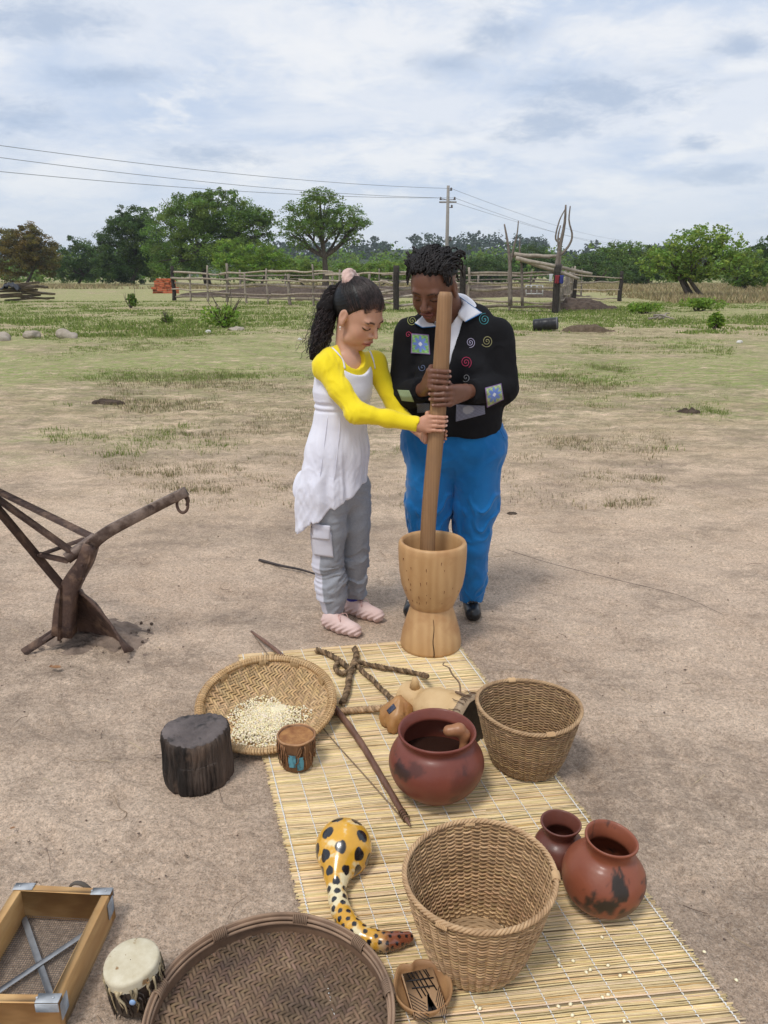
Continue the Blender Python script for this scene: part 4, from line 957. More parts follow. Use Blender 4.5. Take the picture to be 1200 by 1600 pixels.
M_CORN = mat('maize', (.92, .82, .60), attr=True, rough=.42, spec=.4, sss=.1)
def maize():
    g = np.random.default_rng(17); b = B(); n = 3300; k = 0
    cx, cy = .000, -.050; rr_ = np.linspace(.001, .125, 14); b.lathe([(r_, .012 + .020 * max(0, 1 - (r_ / .125) ** 2) - .010 * (r_ / .125) ** 4) for r_ in rr_], 40, WR @ A(cx, cy, -.0035) + WC, WR, col=(.95, .92, .84))
    while k < n:
        x, y = g.normal(0, .062, 2) * A(1.0, 1.05); a = math.atan2(y, x); lim = .138 * (1 + .13 * math.sin(3 * a + 1) + .08 * math.sin(5 * a))
        q = math.hypot(x, y)
        if q > lim: continue
        X, Y = cx + x, cy + y; r = math.hypot(X, Y) / WRAD; h = .030 * max(0, 1 - (q / lim) ** 1.5); z = .062 * r ** 2.6 + .003 + h * (g.random() ** .25 if q < lim * .8 else g.random())
        c = g.uniform(.72, 1.12); col = A(c, c * g.uniform(.93, 1.0), c * g.uniform(.75, 1.05))
        kern(b, WR @ A(X, Y, z) + WC, g.uniform(.0042, .0058), rrot(g), col); k += 1
    for _ in range(0): pass
    o = b.mk('maize_kernels', M_CORN, origin=tuple(WC), kind='stuff'); o['label'] = 'heap of white maize kernels in the winnowing basket'; o['category'] = 'maize'
maize()
KL = {14: 'maize kernel touching another at the foot of the front basket', 15: 'maize kernel just off the foot of the front basket, towards the mat edge', 17: 'maize kernel between the thumb piano and the front basket', 18: 'maize kernel close below the sooty clay pot', 19: 'maize kernel on bare sand close to the mat edge', 20: 'maize kernel lying farthest out on the bare sand', 13: 'maize kernel nearest the camera in front of the front basket', 16: 'maize kernel lowest and farthest right on the mat', 6: 'maize kernel lying farthest from the front basket on the mat'}
for i, (x, y) in enumerate(((872, 1499), (895, 1501), (922, 1515), (916, 1519), (873, 1508), (950, 1508), (983, 1519), (969, 1524), (941, 1558), (950, 1554), (872, 1572), (891, 1569), (894, 1586), (904, 1597), (744, 1573), (750, 1575), (975, 1595), (671, 1508), (940, 1464), (1100, 1487), (1150, 1531))):
    g = np.random.default_rng(100 + i); p = gp(x, y, .012 if i < 19 else .003); b = B(); Rz = np.array(Matrix.Rotation(g.uniform(0, 6), 3, 'Z')); kern(b, p, .0058, Rz, A(1.05, 1.02, .95)); o = b.mk('maize_kernel', M_CORN, origin=tuple(p))
    o['label'] = KL[i] if KL.get(i) else 'stray white maize kernel on the straw mat between the front basket and its edge' if i < 14 or i == 16 else ('stray maize kernel on the bare sand beyond the mat edge' if i > 18 else ('stray maize kernel lying close to the front basket' if i < 18 else 'stray maize kernel below the sooty clay pot'))
    o['category'] = 'maize kernel'; o['group'] = 'stray maize kernels on the mat and sand'

# the big dusty tray
TC = A(-.232, 1.190, .010); TRD = .252
M_OLD = mat('old_cane', (.175, .110, .070), (.27, .18, .12), 9, attr=True, rough=.8, bump=.3, bdist=.002, c3=(.125, .085, .062), s3=9, lo3=.45, hi3=.7)
def tray():
    root = thing('winnowing_tray', 'large dusty empty winnowing tray lying half on the mat and cut off by the frame', 'tray', tuple(TC)); I = np.eye(3)
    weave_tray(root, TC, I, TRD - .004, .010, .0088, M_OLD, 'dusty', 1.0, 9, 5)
    for k, (r, z, t, w) in enumerate(((TRD, .056, 1.45, .0034), (TRD - .007, .050, 1.25, .003), (TRD - .010, .040, 1.5, .0028))): hoop(root, TC, I, r, z, w, M_OLD, 'hoop', 1, 0, t, .004, 20 + k)
    b = B(); b.lathe([(TRD - .001, .005), (TRD + .002, .054), (TRD - .003, .058), (TRD - .006, .052), (TRD - .007, .008)], 140, TC, col=(.8, .74, .7)); b.mk('side_band', M_OLD, root)
    lashings(root, TC, I, TRD - .003, .047, M_OLD, (1.42, .78, .25, 2.2, 2.9, -.4, -1.5, -2.4), .0105, 1.1, .013)
    b = B(); b.lathe([(.001, -.006), (TRD * .6, -.006), (TRD - .003, -.002)], 80, TC, col=(.5,) * 3); b.mk('underside', M_OLD, root)
tray()

# ================================================================ clay pots
def claymat(name, a, b_, soot, s3, lo3, hi3): return mat(name, a, b_, 5, attr=True, rough=.46, spec=.4, bump=.25, bscale=26, bdist=.004, c3=soot, s3=s3, lo3=lo3, hi3=hi3, coat=.12, distort=.3)
def pot(label, c, prof, mt, tilt=(0, 0), name='clay_pot', soot=()):
    root = thing(name, label, 'pot', tuple(c)); R = np.array(Matrix.Rotation(tilt[0], 3, 'X') @ Matrix.Rotation(tilt[1], 3, 'Y'))
    pr = curve([(r, z, 0) for r, z in prof[0]], 60)[:, :2]; pi = curve([(r, z, 0) for r, z in prof[1]], 36)[:, :2]
    pr[:, 0] = np.maximum(pr[:, 0], .0005); pi[:, 0] = np.maximum(pi[:, 0], .0005)
    f = lambda V: V * (1 + .008 * np.sin(2 * np.arctan2(V[:, 1], V[:, 0]) + V[:, 2] * 20))[:, None]
    b = B(); b.lathe(pr, 120, c, R, fn=f); V = b.V[0]; p = V - np.asarray(c); K = np.zeros(len(V)); an = np.arctan2(p[:, 1], p[:, 0])
    n = fbm(an * 7 + 20, p[:, 2] * 45, 5, 4)
    for (a_, z_, wa, wz, am) in soot: K = np.maximum(K, am * sstep(1.0, .55, np.hypot(((an - a_ + np.pi) % (2 * np.pi) - np.pi) / wa, (p[:, 2] - z_) / wz) + (n - .5) * 1.9))
    b.C[0] = 1 - K[:, None] * A(.88, .72, .62); b.mk('body', mt, root)
    b = B(); b.lathe(pi, 72, c, R, fn=f); b.mk('rim', mt, root); return root
MC1 = claymat('red_clay', (.145, .036, .024), (.20, .055, .034), (.035, .018, .016), 6, .62, .72)
MC2 = claymat('sooty_clay', (.20, .055, .028), (.27, .085, .042), (.028, .022, .020), 8, .56, .62)
MC3 = claymat('brown_clay', (.11, .034, .024), (.16, .05, .032), (.03, .016, .014), 7, .6, .72)
POT = A(.155, 1.955, .012)
pot('largest red clay pot, standing in the middle of the mat with a ladle in it', POT, ([(0, 0), (.045, .002), (.085, .018), (.122, .055), (.139, .098), (.136, .135), (.118, .168), (.104, .183), (.103, .194), (.111, .206), (.116, .212)], [(.1155, .2115), (.1145, .216), (.110, .2165), (.106, .211), (.099, .197), (.097, .186), (.110, .168), (.127, .13), (.128, .095), (.11, .05), (.05, .014), (0, .012)]), MC1, soot=((-2.5, .135, .30, .028, .85), (-2.2, .155, .25, .02, .5), (-1.2, .07, .12, .02, .5), (-.95, .10, .5, .06, .25), (2.5, .1, .8, .06, .6)))
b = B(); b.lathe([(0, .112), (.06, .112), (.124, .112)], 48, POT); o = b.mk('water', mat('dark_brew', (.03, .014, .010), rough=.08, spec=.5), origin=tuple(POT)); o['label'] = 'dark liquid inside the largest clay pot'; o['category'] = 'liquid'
pot('round clay pot with black soot patches, beside the small pot at the mat edge', A(.528, 1.530, .012), ([(0, 0), (.03, .002), (.062, .014), (.088, .042), (.099, .078), (.095, .112), (.074, .142), (.056, .157), (.0525, .168), (.056, .182), (.0635, .194)], [(.063, .1935), (.063, .198), (.059, .1985), (.055, .192), (.049, .172), (.050, .156), (.068, .138), (.087, .11), (.09, .078), (.078, .04), (.04, .014), (0, .012)]), MC2, (.02, .09), soot=((-1.75, .085, .55, .032, 1), (-1.35, .12, .28, .04, 1), (-2.2, .06, .4, .02, .8), (-.9, .05, .5, .02, .7)))
pot('smallest dark brown clay pot, half hidden behind the sooty pot', A(.455, 1.650, .012), ([(0, 0), (.028, .002), (.050, .014), (.064, .04), (.0665, .064), (.058, .088), (.042, .104), (.040, .113), (.046, .128), (.052, .138)], [(.0515, .1375), (.0515, .141), (.048, .1415), (.045, .137), (.037, .116), (.0365, .104), (.05, .086), (.059, .064), (.055, .04), (.03, .014), (0, .012)]), MC3)
# ladle
def ladle():
    h = dp(712, 1143, 1.955); f = U(.012, chain([h + A(-.020, 0, .002), h + A(.010, .0, .006), h + A(.026, 0, -.012), h + A(.024, -.01, -.05), h + A(.0, -.02, -.10)], [.017, .018, .016, .011, .010]), ell(h + A(-.04, -.03, -.118), (.045, .045, .03)))
    o = sdfobj('gourd_ladle', f, h - .14, h + .07, .0028, mat('gourd_skin', (.34, .155, .07), (.24, .10, .045), 20, (1, 3, 3), rough=.4, spec=.4), origin=tuple(h)); o['label'] = 'curved brown gourd ladle resting inside the largest clay pot'; o['category'] = 'ladle'
ladle()

# ================================================================ spotted gourd
def gourd():
    c = dp(537, 1324, 1.665); pts = [c, A(-.118, 1.60, .052), A(-.118, 1.545, .036), A(-.100, 1.475, .033), A(-.060, 1.418, .032), A(-.005, 1.398, .030), A(.055, 1.408, .030)]
    C = curve(pts[1:], 12); R = np.interp(np.linspace(0, 1, 12), [0, .2, .5, .8, 1], [.027, .0215, .0235, .0215, .014])
    f = U(.03, ell(c + A(0, 0, -.002), (.074, .080, .072)), chain([c, C[0]], [.045, .029]), chain(list(C), list(R)))
    V, Q = sdfmesh(f, A(-.22, 1.36, -.03), A(.1, 1.78, .17), .0022)
    g = np.random.default_rng(4); cents = []
    vi = g.permutation(len(V))[:9000]
    for i in vi:
        p = V[i]; bl = p[1] > 1.585; s = np.interp(p[1], [1.39, 1.43, 1.5, 1.58, 1.62], [.0062, .0075, .0102, .0145, .0215])
        if p[1] < 1.43: s = np.interp(p[0], [-.06, 0, .06], [.0082, .006, .0048])
        if all(np.linalg.norm(p - q) > (s + t) * (1.10 if bl else 1.06) for q, t in cents): cents.append((p, s))
    D = np.full(len(V), 9.); 
    for q, s in cents:
        d = V - q; d[:, 2] *= .8; dd = np.linalg.norm(d, axis=1) / s; D = np.minimum(D, dd + .08 * np.sin(np.arctan2(d[:, 2], d[:, 0]) * 3 + q[0] * 99))
    k = sstep(.80, .70, D)[:, None]; n = fbm(V[:, 0] * 30, V[:, 1] * 30 + V[:, 2] * 20, 3, 4)[:, None]
    top = sstep(.02, .10, V[:, 2])[:, None]; yel = A(.66, .34, .028) * (.75 + .5 * n); pale = A(.72, .62, .38) * (.9 + .2 * n)
    pn = sstep(.5, .68, n - .14 * (V[:, 1:2] > 1.6)); base = yel * (1 - pn) + pale * pn; red = sstep(-.03, .02, V[:, 0:1]) * (V[:, 1:2] < 1.45); base = base * (1 - red) + A(.22, .065, .03) * red
    col = base * (1 - k) + A(.012, .011, .013) * k
    o = mk('spotted_gourd', V, Q, None, mat('painted_gourd', (1, 1, 1), attr=True, rough=.22, spec=.5, coat=.5), origin=tuple(c - A(0, 0, .07)), col=col)
    o['label'] = 'yellow gourd painted with black leopard spots, its long neck curling on the mat'; o['category'] = 'gourd'
    t = np.linspace(0, 2 * np.pi, 20)
gourd()

# ================================================================ stump, drums
def stump():
    c = A(-.578, 2.048, -.002); g = np.random.default_rng(3)
    def f(V):
        a = np.arctan2(V[:, 1], V[:, 0]); s = 1 + .035 * np.sin(2 * a + .6) + .018 * np.sin(3 * a + V[:, 2] * 10) + .010 * np.sin(9 * a + V[:, 2] * 6) + .006 * np.sin(23 * a + V[:, 2] * 14); V = V.copy(); V[:, :2] *= s[:, None]; rr = np.hypot(V[:, 0], V[:, 1]); k = np.clip(rr / .09, 0, 1); V[:, :2] *= (1 + (-.05 * (1 - np.clip(np.abs(fbm(a * 7 + 9, V[:, 2] * 5, 4, 3) - .5) * 9, 0, 1)) + .05 * (fbm(a * 5 + 9, V[:, 2] * 9, 4, 4) - .5) + .045 * (fbm(a * 16 + 40, V[:, 2] * 14, 8, 3) - .5)) * (k > .8))[:, None]; V[:, 2] += (V[:, 2] > .1) * (.007 * k * np.sin(a * 2 + 1) + .008 * (fbm(V[:, 0] * 40 + 7, V[:, 1] * 40 + 7, 3, 4) - .5)); return V
    root = thing('log_stool', 'short dark charred log stump standing on the sand beside the winnowing basket', 'log', tuple(c))
    b = B(); b.lathe([(np.interp(z, [0, .01, .05, .11, .155, .168, .174], [.099, .103, .104, .100, .101, .099, .095]), z) for z in np.concatenate((np.linspace(0, .165, 40), [.169, .172, .174]))], 260, c, fn=f); b.mk('side', mat('charred_wood', (.018, .014, .012), (.105, .075, .058), 14, (1, 1, .22), lo=.42, hi=.66, rough=.72, bump=1.0, bscale=55, bdist=.012, c3=(.15, .10, .07), s3=11, lo3=.55, hi3=.72), root)
    b = B(); b.lathe([(.0951, .1738), (.0925, .1762)] + [(r, .177) for r in np.linspace(.088, .002, 24)], 260, c, fn=f); b.mk('top', mat('worn_end_grain', (.075, .060, .056), (.165, .135, .125), 9, rough=.6, bump=.9, bscale=40, bdist=.006, c3=(.03, .026, .025), s3=16, lo3=.55, hi3=.64), root)
stump()
def drum_small():
    c = A(-.275, 2.092, .012); root = thing('small_drum', 'little brown hide drum with blue patch beside the winnowing basket', 'drum', tuple(c)); g = np.random.default_rng(6)
    M1 = mat('brown_hide', (.13, .062, .03), (.24, .125, .062), 22, (1, 1, .3), rough=.6, bump=.8, bscale=50, bdist=.003, attr=True)
    b = B(); b.lathe([(.001, .002), (.046, .003), (.050, .010), (.051, .03), (.053, .07), (.057, .098), (.060, .106), (.0595, .110), (.056, .110), (.054, .103), (.03, .0995), (.001, .099)], 60, c, fn=lambda V: V * np.stack([1 + .02 * np.sin(7 * np.arctan2(V[:, 1], V[:, 0]))] * 2 + [np.ones(len(V))], 1)); b.mk('body', M1, root)
    b = B(); a = np.linspace(0, 2 * np.pi, 50); b.tube(np.stack((.0585 * np.cos(a), .0585 * np.sin(a), .109 + .001 * np.sin(a * 6)), 1) + c, .0032, 6, cap=False, col=(2.0, 2.1, 2.1)); b.mk('rim', M1, root)
    b = B(); b.lathe([(.0545, .1045), (.03, .101), (.001, .1005)], 40, c); b.mk('drum_skin', mat('hairy_skin', (.40, .20, .075), (.24, .10, .04), 40, rough=.8, bump=1, bscale=90, bdist=.003), root)
    b = B()
    for i in range(60):
        an = g.uniform(0, 2 * np.pi); zz = np.linspace(.100, g.uniform(.015, .07), 7); aa = an + np.cumsum(g.normal(0, .055, 7)); r = .056 + np.cumsum(g.normal(.0002, .0009, 7)) - (.10 - zz) * .045 + .0015; t = g.uniform(.5, 2.2)
        b.tube(np.stack((r * np.cos(aa), r * np.sin(aa), zz), 1) + c, g.uniform(.0008, .0022), 4, col=(t, t, t))
    b.mk('hide_fringe', M1, root, kind='stuff')
    for (a0, z0, w, h) in ((-1.72, .050, .22, .034), (-1.28, .040, .20, .036)):
        b = B(); P = np.zeros((10, 10, 3))
        for j in range(10):
            for i in range(10): u = i / 9; v = j / 9; an = a0 + (u - .5) * w * 2 * (1 - .3 * abs(v - .5)); zz = z0 + (v - .5) * h * 1.3; r = .0545 + zz * .04 + .0010 ; P[j, i] = c + A(r * math.cos(an), r * math.sin(an), zz)
        b.grid(P); b.mk('blue_patch', mat('blue_paint', (.10, .30, .38), (.05, .12, .15), 60, (1, 1, .4), rough=.5, lo=.45, hi=.6), root)
drum_small()
def drum_white():
    c = A(-.522, 1.272, .0); R = np.array(Matrix.Rotation(-.10, 3, 'Y') @ Matrix.Rotation(.05, 3, 'X')); root = thing('skin_drum', 'small drum with a cream skin top and dark hairy sides beside the big tray', 'drum', tuple(c)); g = np.random.default_rng(8)
    M1 = mat('dark_hide', (.016, .011, .009), (.05, .034, .026), 24, (1, 1, .25), rough=.35, spec=.5, bump=.8, bscale=40, bdist=.004, attr=True)
    b = B(); b.lathe([(.001, .003), (.042, .003), (.050, .014), (.053, .04), (.055, .08), (.0555, .112), (.053, .116)], 56, c, R, fn=lambda V: V * np.stack([1 + .03 * np.sin(5 * np.arctan2(V[:, 1], V[:, 0]) + V[:, 2] * 30)] * 2 + [np.ones(len(V))], 1)); b.mk('body', M1, root)
    MS = mat('cream_skin', (.62, .56, .42), (.50, .43, .29), 30, rough=.6, bump=.3, bdist=.002, c3=(.28, .17, .08), s3=45, lo3=.62, hi3=.68, attr=True)
    b = B(); b.lathe([(.0572, .094), (.0580, .112), (.0572, .118), (.053, .1205), (.03, .1212), (.001, .1212)], 56, c, R, fn=lambda V: V * np.stack([1 + .02 * np.sin(3 * np.arctan2(V[:, 1], V[:, 0]) + 1)] * 2 + [np.ones(len(V))], 1)); b.mk('drum_skin', MS, root)
    b = B()
    for i in range(46):
        an = g.uniform(0, 2 * np.pi); l = g.uniform(.03, .075); zz = np.linspace(.102, .102 - l, 7); aa = an + np.cumsum(g.normal(0, .05, 7)); r = .0585 + np.cumsum(g.normal(0, .0008, 7)); t = g.uniform(.35, 1.0)
        b.tube((np.stack((r * np.cos(aa), r * np.sin(aa), zz), 1)) @ R.T + c, np.linspace(.0035, .0010, 7) * g.uniform(.6, 1.2), 5, col=(t, t * .9, t * .75))
    b.mk('skin_fringe', MS, root, kind='stuff')
    b = B()
    for i in range(60):
        an = g.uniform(0, 2 * np.pi); z0 = g.uniform(.06, .11); zz = np.linspace(z0, g.uniform(.002, .04), 7); aa = an + np.cumsum(g.normal(0, .06, 7)); r = .0575 + np.cumsum(g.normal(.0001, .001, 7)); b.tube((np.stack((r * np.cos(aa), r * np.sin(aa), zz), 1)) @ R.T + c, g.uniform(.0012, .003), 4, col=(1, 1, 1))
    b.mk('hair_fringe', M1, root, kind='stuff')
    b = B(); b.blob(R @ A(.012, -.059, .072) + c, (.007, .004, .007), 12, 8); b.mk('bead', mat('blue_bead', (.25, .38, .60), rough=.15, spec=.6), root)
drum_white()

# goblet drum lying on its side
def goblet():
    a = A(.078, 2.415, .062); e = A(.272, 2.235, .085); d = norm(e - a); L = np.linalg.norm(e - a); up = A(0, 0, 1); x = norm(np.cross(up, d)); y = np.cross(d, x); R = np.stack((x, y, d), 1)
    root = thing('wooden_drum', 'pale wooden goblet drum lying on its side behind the largest clay pot', 'drum', tuple(A(a[0], a[1], 0)))
    pr = curve([(.001, .018, 0), (.040, .012, 0), (.056, .0, 0), (.060, .005, 0), (.0575, .03, 0), (.050, .060, 0), (.050, .075, 0), (.062, .10, 0), (.071, .13, 0), (.075, .17, 0), (.080, .215, 0), (.084, L, 0)], 50)[:, :2]
    b = B(); b.lathe(pr, 64, a, R); b.mk('body', mat('pale_wood', (.52, .34, .16), (.64, .45, .24), 7, rough=.5, bump=.12, bdist=.002, c3=(.40, .24, .10), s3=14, lo3=.6, hi3=.75), root)
    b = B(); b.lathe([(.0845, L - .004), (.0875, L + .002), (.090, L + .02), (.0885, L + .034), (.084, L + .038)], 64, a, R, fn=lambda V: V * np.stack([1 + .015 * np.sin(11 * np.arctan2(V[:, 1], V[:, 0]))] * 2 + [np.ones(len(V))], 1)); b.mk('skin_band', mat('rough_hide', (.26, .18, .115), (.40, .30, .20), 40, rough=.85, bump=1, bdist=.004), root)
    b = B(); b.lathe([(.0842, L + .037), (.06, L + .036), (.001, L + .035)], 48, a, R); b.mk('drum_skin', mat('dark_skin', (.05, .036, .024), (.10, .075, .05), 24, rough=.7, bump=.5, bdist=.002), root)
    g = np.random.default_rng(2)
    b = B()
    for i in range(40):
        an = g.uniform(0, 6.28); z = L + np.linspace(.03, g.uniform(-.03, .005), 5); r = .0905 + g.uniform(0, .004) + (z - L) * .12; aa = an + np.cumsum(g.normal(0, .03, 5)); b.tube(np.stack((r * np.cos(aa), r * np.sin(aa), z), 1) @ R.T + a, .0016, 4)
    b.mk('hide_tatters', mat('tatter', (.16, .10, .06), rough=.9), root, kind='stuff')
    p = a + d * .045 + y * .050; b = B(); b.tube([p, p + y * .03 + d * .004, p + y * .040], [.020, .012, .008], 10); b.mk('lug', mat('lug_wood', (.55, .36, .17), rough=.5), root)
    q = a + d * L * .93 + y * .085 
    b = B(); b.tube(curve([q + d * .04, q + d * .01 + y * .004, q - d * .02 + A(0, 0, .004)], 8), .004, 6); b.tube(curve([q, q + A(0, .04, .02), q + A(-.02, .08, .03), q + A(-.03, .10, .045)], 10), .0032, 5); b.tube(curve([q + A(-.03, .10, .045), q + A(-.05, .11, .05), q + A(-.045, .13, .048)], 8), .002, 5); b.mk('hide_thong', mat('thong', (.20, .13, .08), rough=.8), root)
goblet()
def pouch():
    c = gp(617, 1138, .0); c[2] = .008; g = np.random.default_rng(3)
    def f(V):
        a = np.arctan2(V[:, 1], V[:, 0]); z = V[:, 2]; s = 1 + .16 * (np.abs(np.sin(2.5 * a + z * 22)) - .5) + .09 * (np.abs(np.sin(5.5 * a - z * 45 + 1)) - .5) + .12 * np.cos(4 * a + .6) + .10 * np.sin(z * 110 + 3 * a); V = V.copy(); V[:, :2] *= s[:, None]; V[:, 0] += z * .15; V[:, 1] += z * .25; return V
    root = thing('leather_pouch', 'small crumpled tan leather bell pouch at the end of the plaited rope', 'pouch', tuple(c))
    b = B(); b.lathe([(.001, .0), (.038, .001), (.045, .010), (.050, .032), (.049, .050), (.040, .068), (.027, .084), (.018, .093), (.012, .100), (.001, .103)], 72, c, fn=f); b.mk('body', mat('tan_leather', (.42, .215, .075), (.30, .13, .042), 16, rough=.42, spec=.45, bump=.6, bscale=34, bdist=.005, c3=(.10, .045, .02), s3=15, lo3=.6, hi3=.72), root)
    bv = bvh_of(root.children[0]); patch('label_tag', [(604, 1110), (615, 1099), (619, 1106), (608, 1116)], bv, mat('dark_blue_tag', (.04, .045, .075), (.16, .17, .2), 90, lo=.62, hi=.64, rough=.5), root.children[0], .002, 8, 6, th=.001)
pouch()
M_ROPE = mat('bark_rope', (.12, .075, .04), (.30, .20, .115), 40, attr=True, rough=.85, bump=.8, bscale=120, bdist=.003)
def rope(root, name, P, r, strands, turns, tones, m=M_ROPE, seed=0, irr=.0):
    g = np.random.default_rng(seed); P = np.asarray(P); b = B()
    for k in range(strands):
        R = r * .62 * (1 + irr * np.sin(np.linspace(0, 40, len(P)) + k)); Q = helix(P, R, 2 * np.pi * k / strands, turns); Q[:, 2] = np.maximum(Q[:, 2], .012); b.tube(Q, r * .58 * (1 + irr * .5 * np.sin(np.linspace(1, 50, len(P)) + 2 * k)), 6, col=(tones[k % len(tones)],) * 3)
    return b.mk(name, m, root)
def ropes():
    z = .024; G_ = lambda pts: [gp(x, y, zz) for (x, y, *q) in pts for zz in [q[0] if q else z]]
    root = thing('twisted_rope', 'dark twisted bark rope with knots and loose ends lying on the mat', 'rope', tuple(gp(552, 1035)))
    for i, (pts, r, t) in enumerate((([(494, 1015), (512, 1021), (528, 1030), (540, 1040), (552, 1048)], .010, 22), ([(554, 1013), (557, 1024), (553, 1036), (548, 1048), (545, 1066), (541, 1084), (534, 1099)], .0105, 22), ([(528, 1034), (524, 1044), (534, 1052), (548, 1046), (556, 1036, .035), (575, 1038), (600, 1043), (630, 1048), (655, 1053), (668, 1057, .07)], .0085, 26), ([(556, 1036), (567, 1049), (584, 1064), (600, 1080), (612, 1092, .05), (618, 1098, .085)], .0085, 24))):
        rope(root, 'cord', curve(G_(pts), 26 * len(pts)), r, 3, t, (1.25, .8, .55), seed=i, irr=.25)
    rt = thing('plaited_rope', 'thick pale plaited rope running from the winnowing basket to the leather pouch', 'rope', tuple(gp(550, 1112)))
    rope(rt, 'plait', curve(G_([(508, 1116, .045), (520, 1113, .03), (545, 1110), (575, 1108), (604, 1106, .05)]), 130), .0105, 3, 26, (2.3, 1.9, 1.6), seed=9, irr=.1)
ropes()
def bow():
    A0, A1 = gp(393, 987, .02), gp(641, 1292, .018); root = thing('hunting_bow', 'long dark curved hunting bow lying across the mat under the winnowing basket', 'bow', tuple(A0))
    P = curve([A0, gp(430, 1015, .035), gp(462, 1046, .05), gp(520, 1103, .034), gp(560, 1155, .026), gp(590, 1204, .024), (gp(622, 1258, .022)), A1], 60); P[:, 2] = np.clip(P[:, 2], .022, .06)
    b = B(); b.tube(P, np.interp(np.linspace(0, 1, 60), [0, .06, .5, .93, 1], [.005, .008, .0118, .009, .0025]) * (1 + .05 * np.sin(np.arange(60) * 1.7)), 10); b.mk('stave', mat('dark_stave', (.105, .048, .03), (.19, .10, .065), 18, (2, .4, 2), rough=.45, spec=.4, bump=.4, bdist=.003), root)
    S0, S1 = gp(398, 995, .02), gp(628, 1278, .016); b = B(); mid = gp(505, 1138, .018)
    b.tube(curve([S0, gp(440, 1052, .05), mid, gp(570, 1212, .017), S1], 40), .0022, 5); b.mk('string', mat('gut_string', (.16, .10, .06), (.30, .22, .14), 60, rough=.7), root)
    b = B()
    for t in np.linspace(.90, .955, 7):
        i = int(t * 59); a = np.linspace(0, 6.28, 9); T, X, Y = frames(P); b.tube(P[i] + .0105 * (np.cos(a)[:, None] * X[i] + np.sin(a)[:, None] * Y[i]), .0018, 4, cap=False)
    b.mk('binding', M_ROPE, root)
bow()
# ================================================================ mbira in its gourd
def mbira():
    c = A(.083, 1.262, .012); root = thing('thumb_piano', 'carved thumb piano board set in a small gourd bowl, beside the front basket', 'thumb piano', tuple(c)); M1 = mat('calabash', (.42, .24, .11), (.30, .16, .075), 14, rough=.5, bump=.4, bdist=.003)
    a = np.linspace(0, 2 * np.pi, 72, endpoint=False)
    def out(a): r = .062 * (1 + .05 * np.cos(2 * a) + .05 * np.sin(a)) * (1 - .13 * np.exp(-((a - 2.05) / .16) ** 2) + .10 * np.exp(-((a - 2.4) / .25) ** 2)); return r
    def f(V):
        an = np.arctan2(V[:, 1], V[:, 0]) % (2 * np.pi); k = out(an) / .062; V = V.copy(); V[:, 0] *= k * .98; V[:, 1] *= k * 1.12; return V
    b = B(); b.lathe([(.001, .0), (.035, .002), (.052, .014), (.060, .028), (.062, .038), (.0605, .041), (.0575, .0395), (.054, .030), (.048, .018), (.03, .008), (.001, .006)], 72, c, fn=f); b.mk('gourd_bowl', M1, root)
    R = np.array(Matrix.Rotation(math.radians(14), 3, 'Z')); b = B(); b.box(c + A(.001, -.008, .030), (.072, .104, .018), R, .003); bo = b.mk('board', mat('board_wood', (.34, .20, .105), (.46, .29, .16), 12, (3, .5, 1), rough=.5), root)
    def pt(u, v): return c + A(.001, -.008, .0398) + R @ A(u * .036, v * .052, 0)
    MK = mat('burnt_line', (.018, .013, .012), rough=.5)
    for i, (u0, v0, u1, v1) in enumerate(((-.62, .9, -.25, -.35), (-.38, .9, .0, -.3), (-.14, .9, .2, -.3), (.12, .9, .35, .0), (.38, .9, .75, -.15), (.52, .9, .6, .55))):
        b = B(); b.beam(pt(u0, v0), pt(u1, v1), .0026, .0014, bev=.0003); b.mk('key', MK, root)
    for (u0, v0, u1, v1) in ((-.85, .52, .8, .42), (-.66, .15, .7, .05)):
        b = B(); b.tube([pt(u0, v0) + A(0, 0, .0018), pt(u1, v1) + A(0, 0, .0018)], .0015, 6); b.mk('crossbar', MK, root)
    b = B()
    for i in range(7): t = i * .17; b.beam(pt(-.95, -.0 - t), pt(-.15, -.62 - t), .0012, .0008, bev=0)
    for i in range(7): t = i * .17; b.beam(pt(.95, -.0 - t), pt(.45, -.66 - t), .0012, .0008, bev=0)
    for i in range(5): t = .06 * i; b.beam(pt(.12 - t, -.98), pt(.14, -.25), .0030, .0007, bev=0); b.beam(pt(.12 + t, -.98), pt(.14, -.25), .0030, .0007, bev=0)
    b.mk('carved_lines', MK, root, kind='stuff')
mbira()
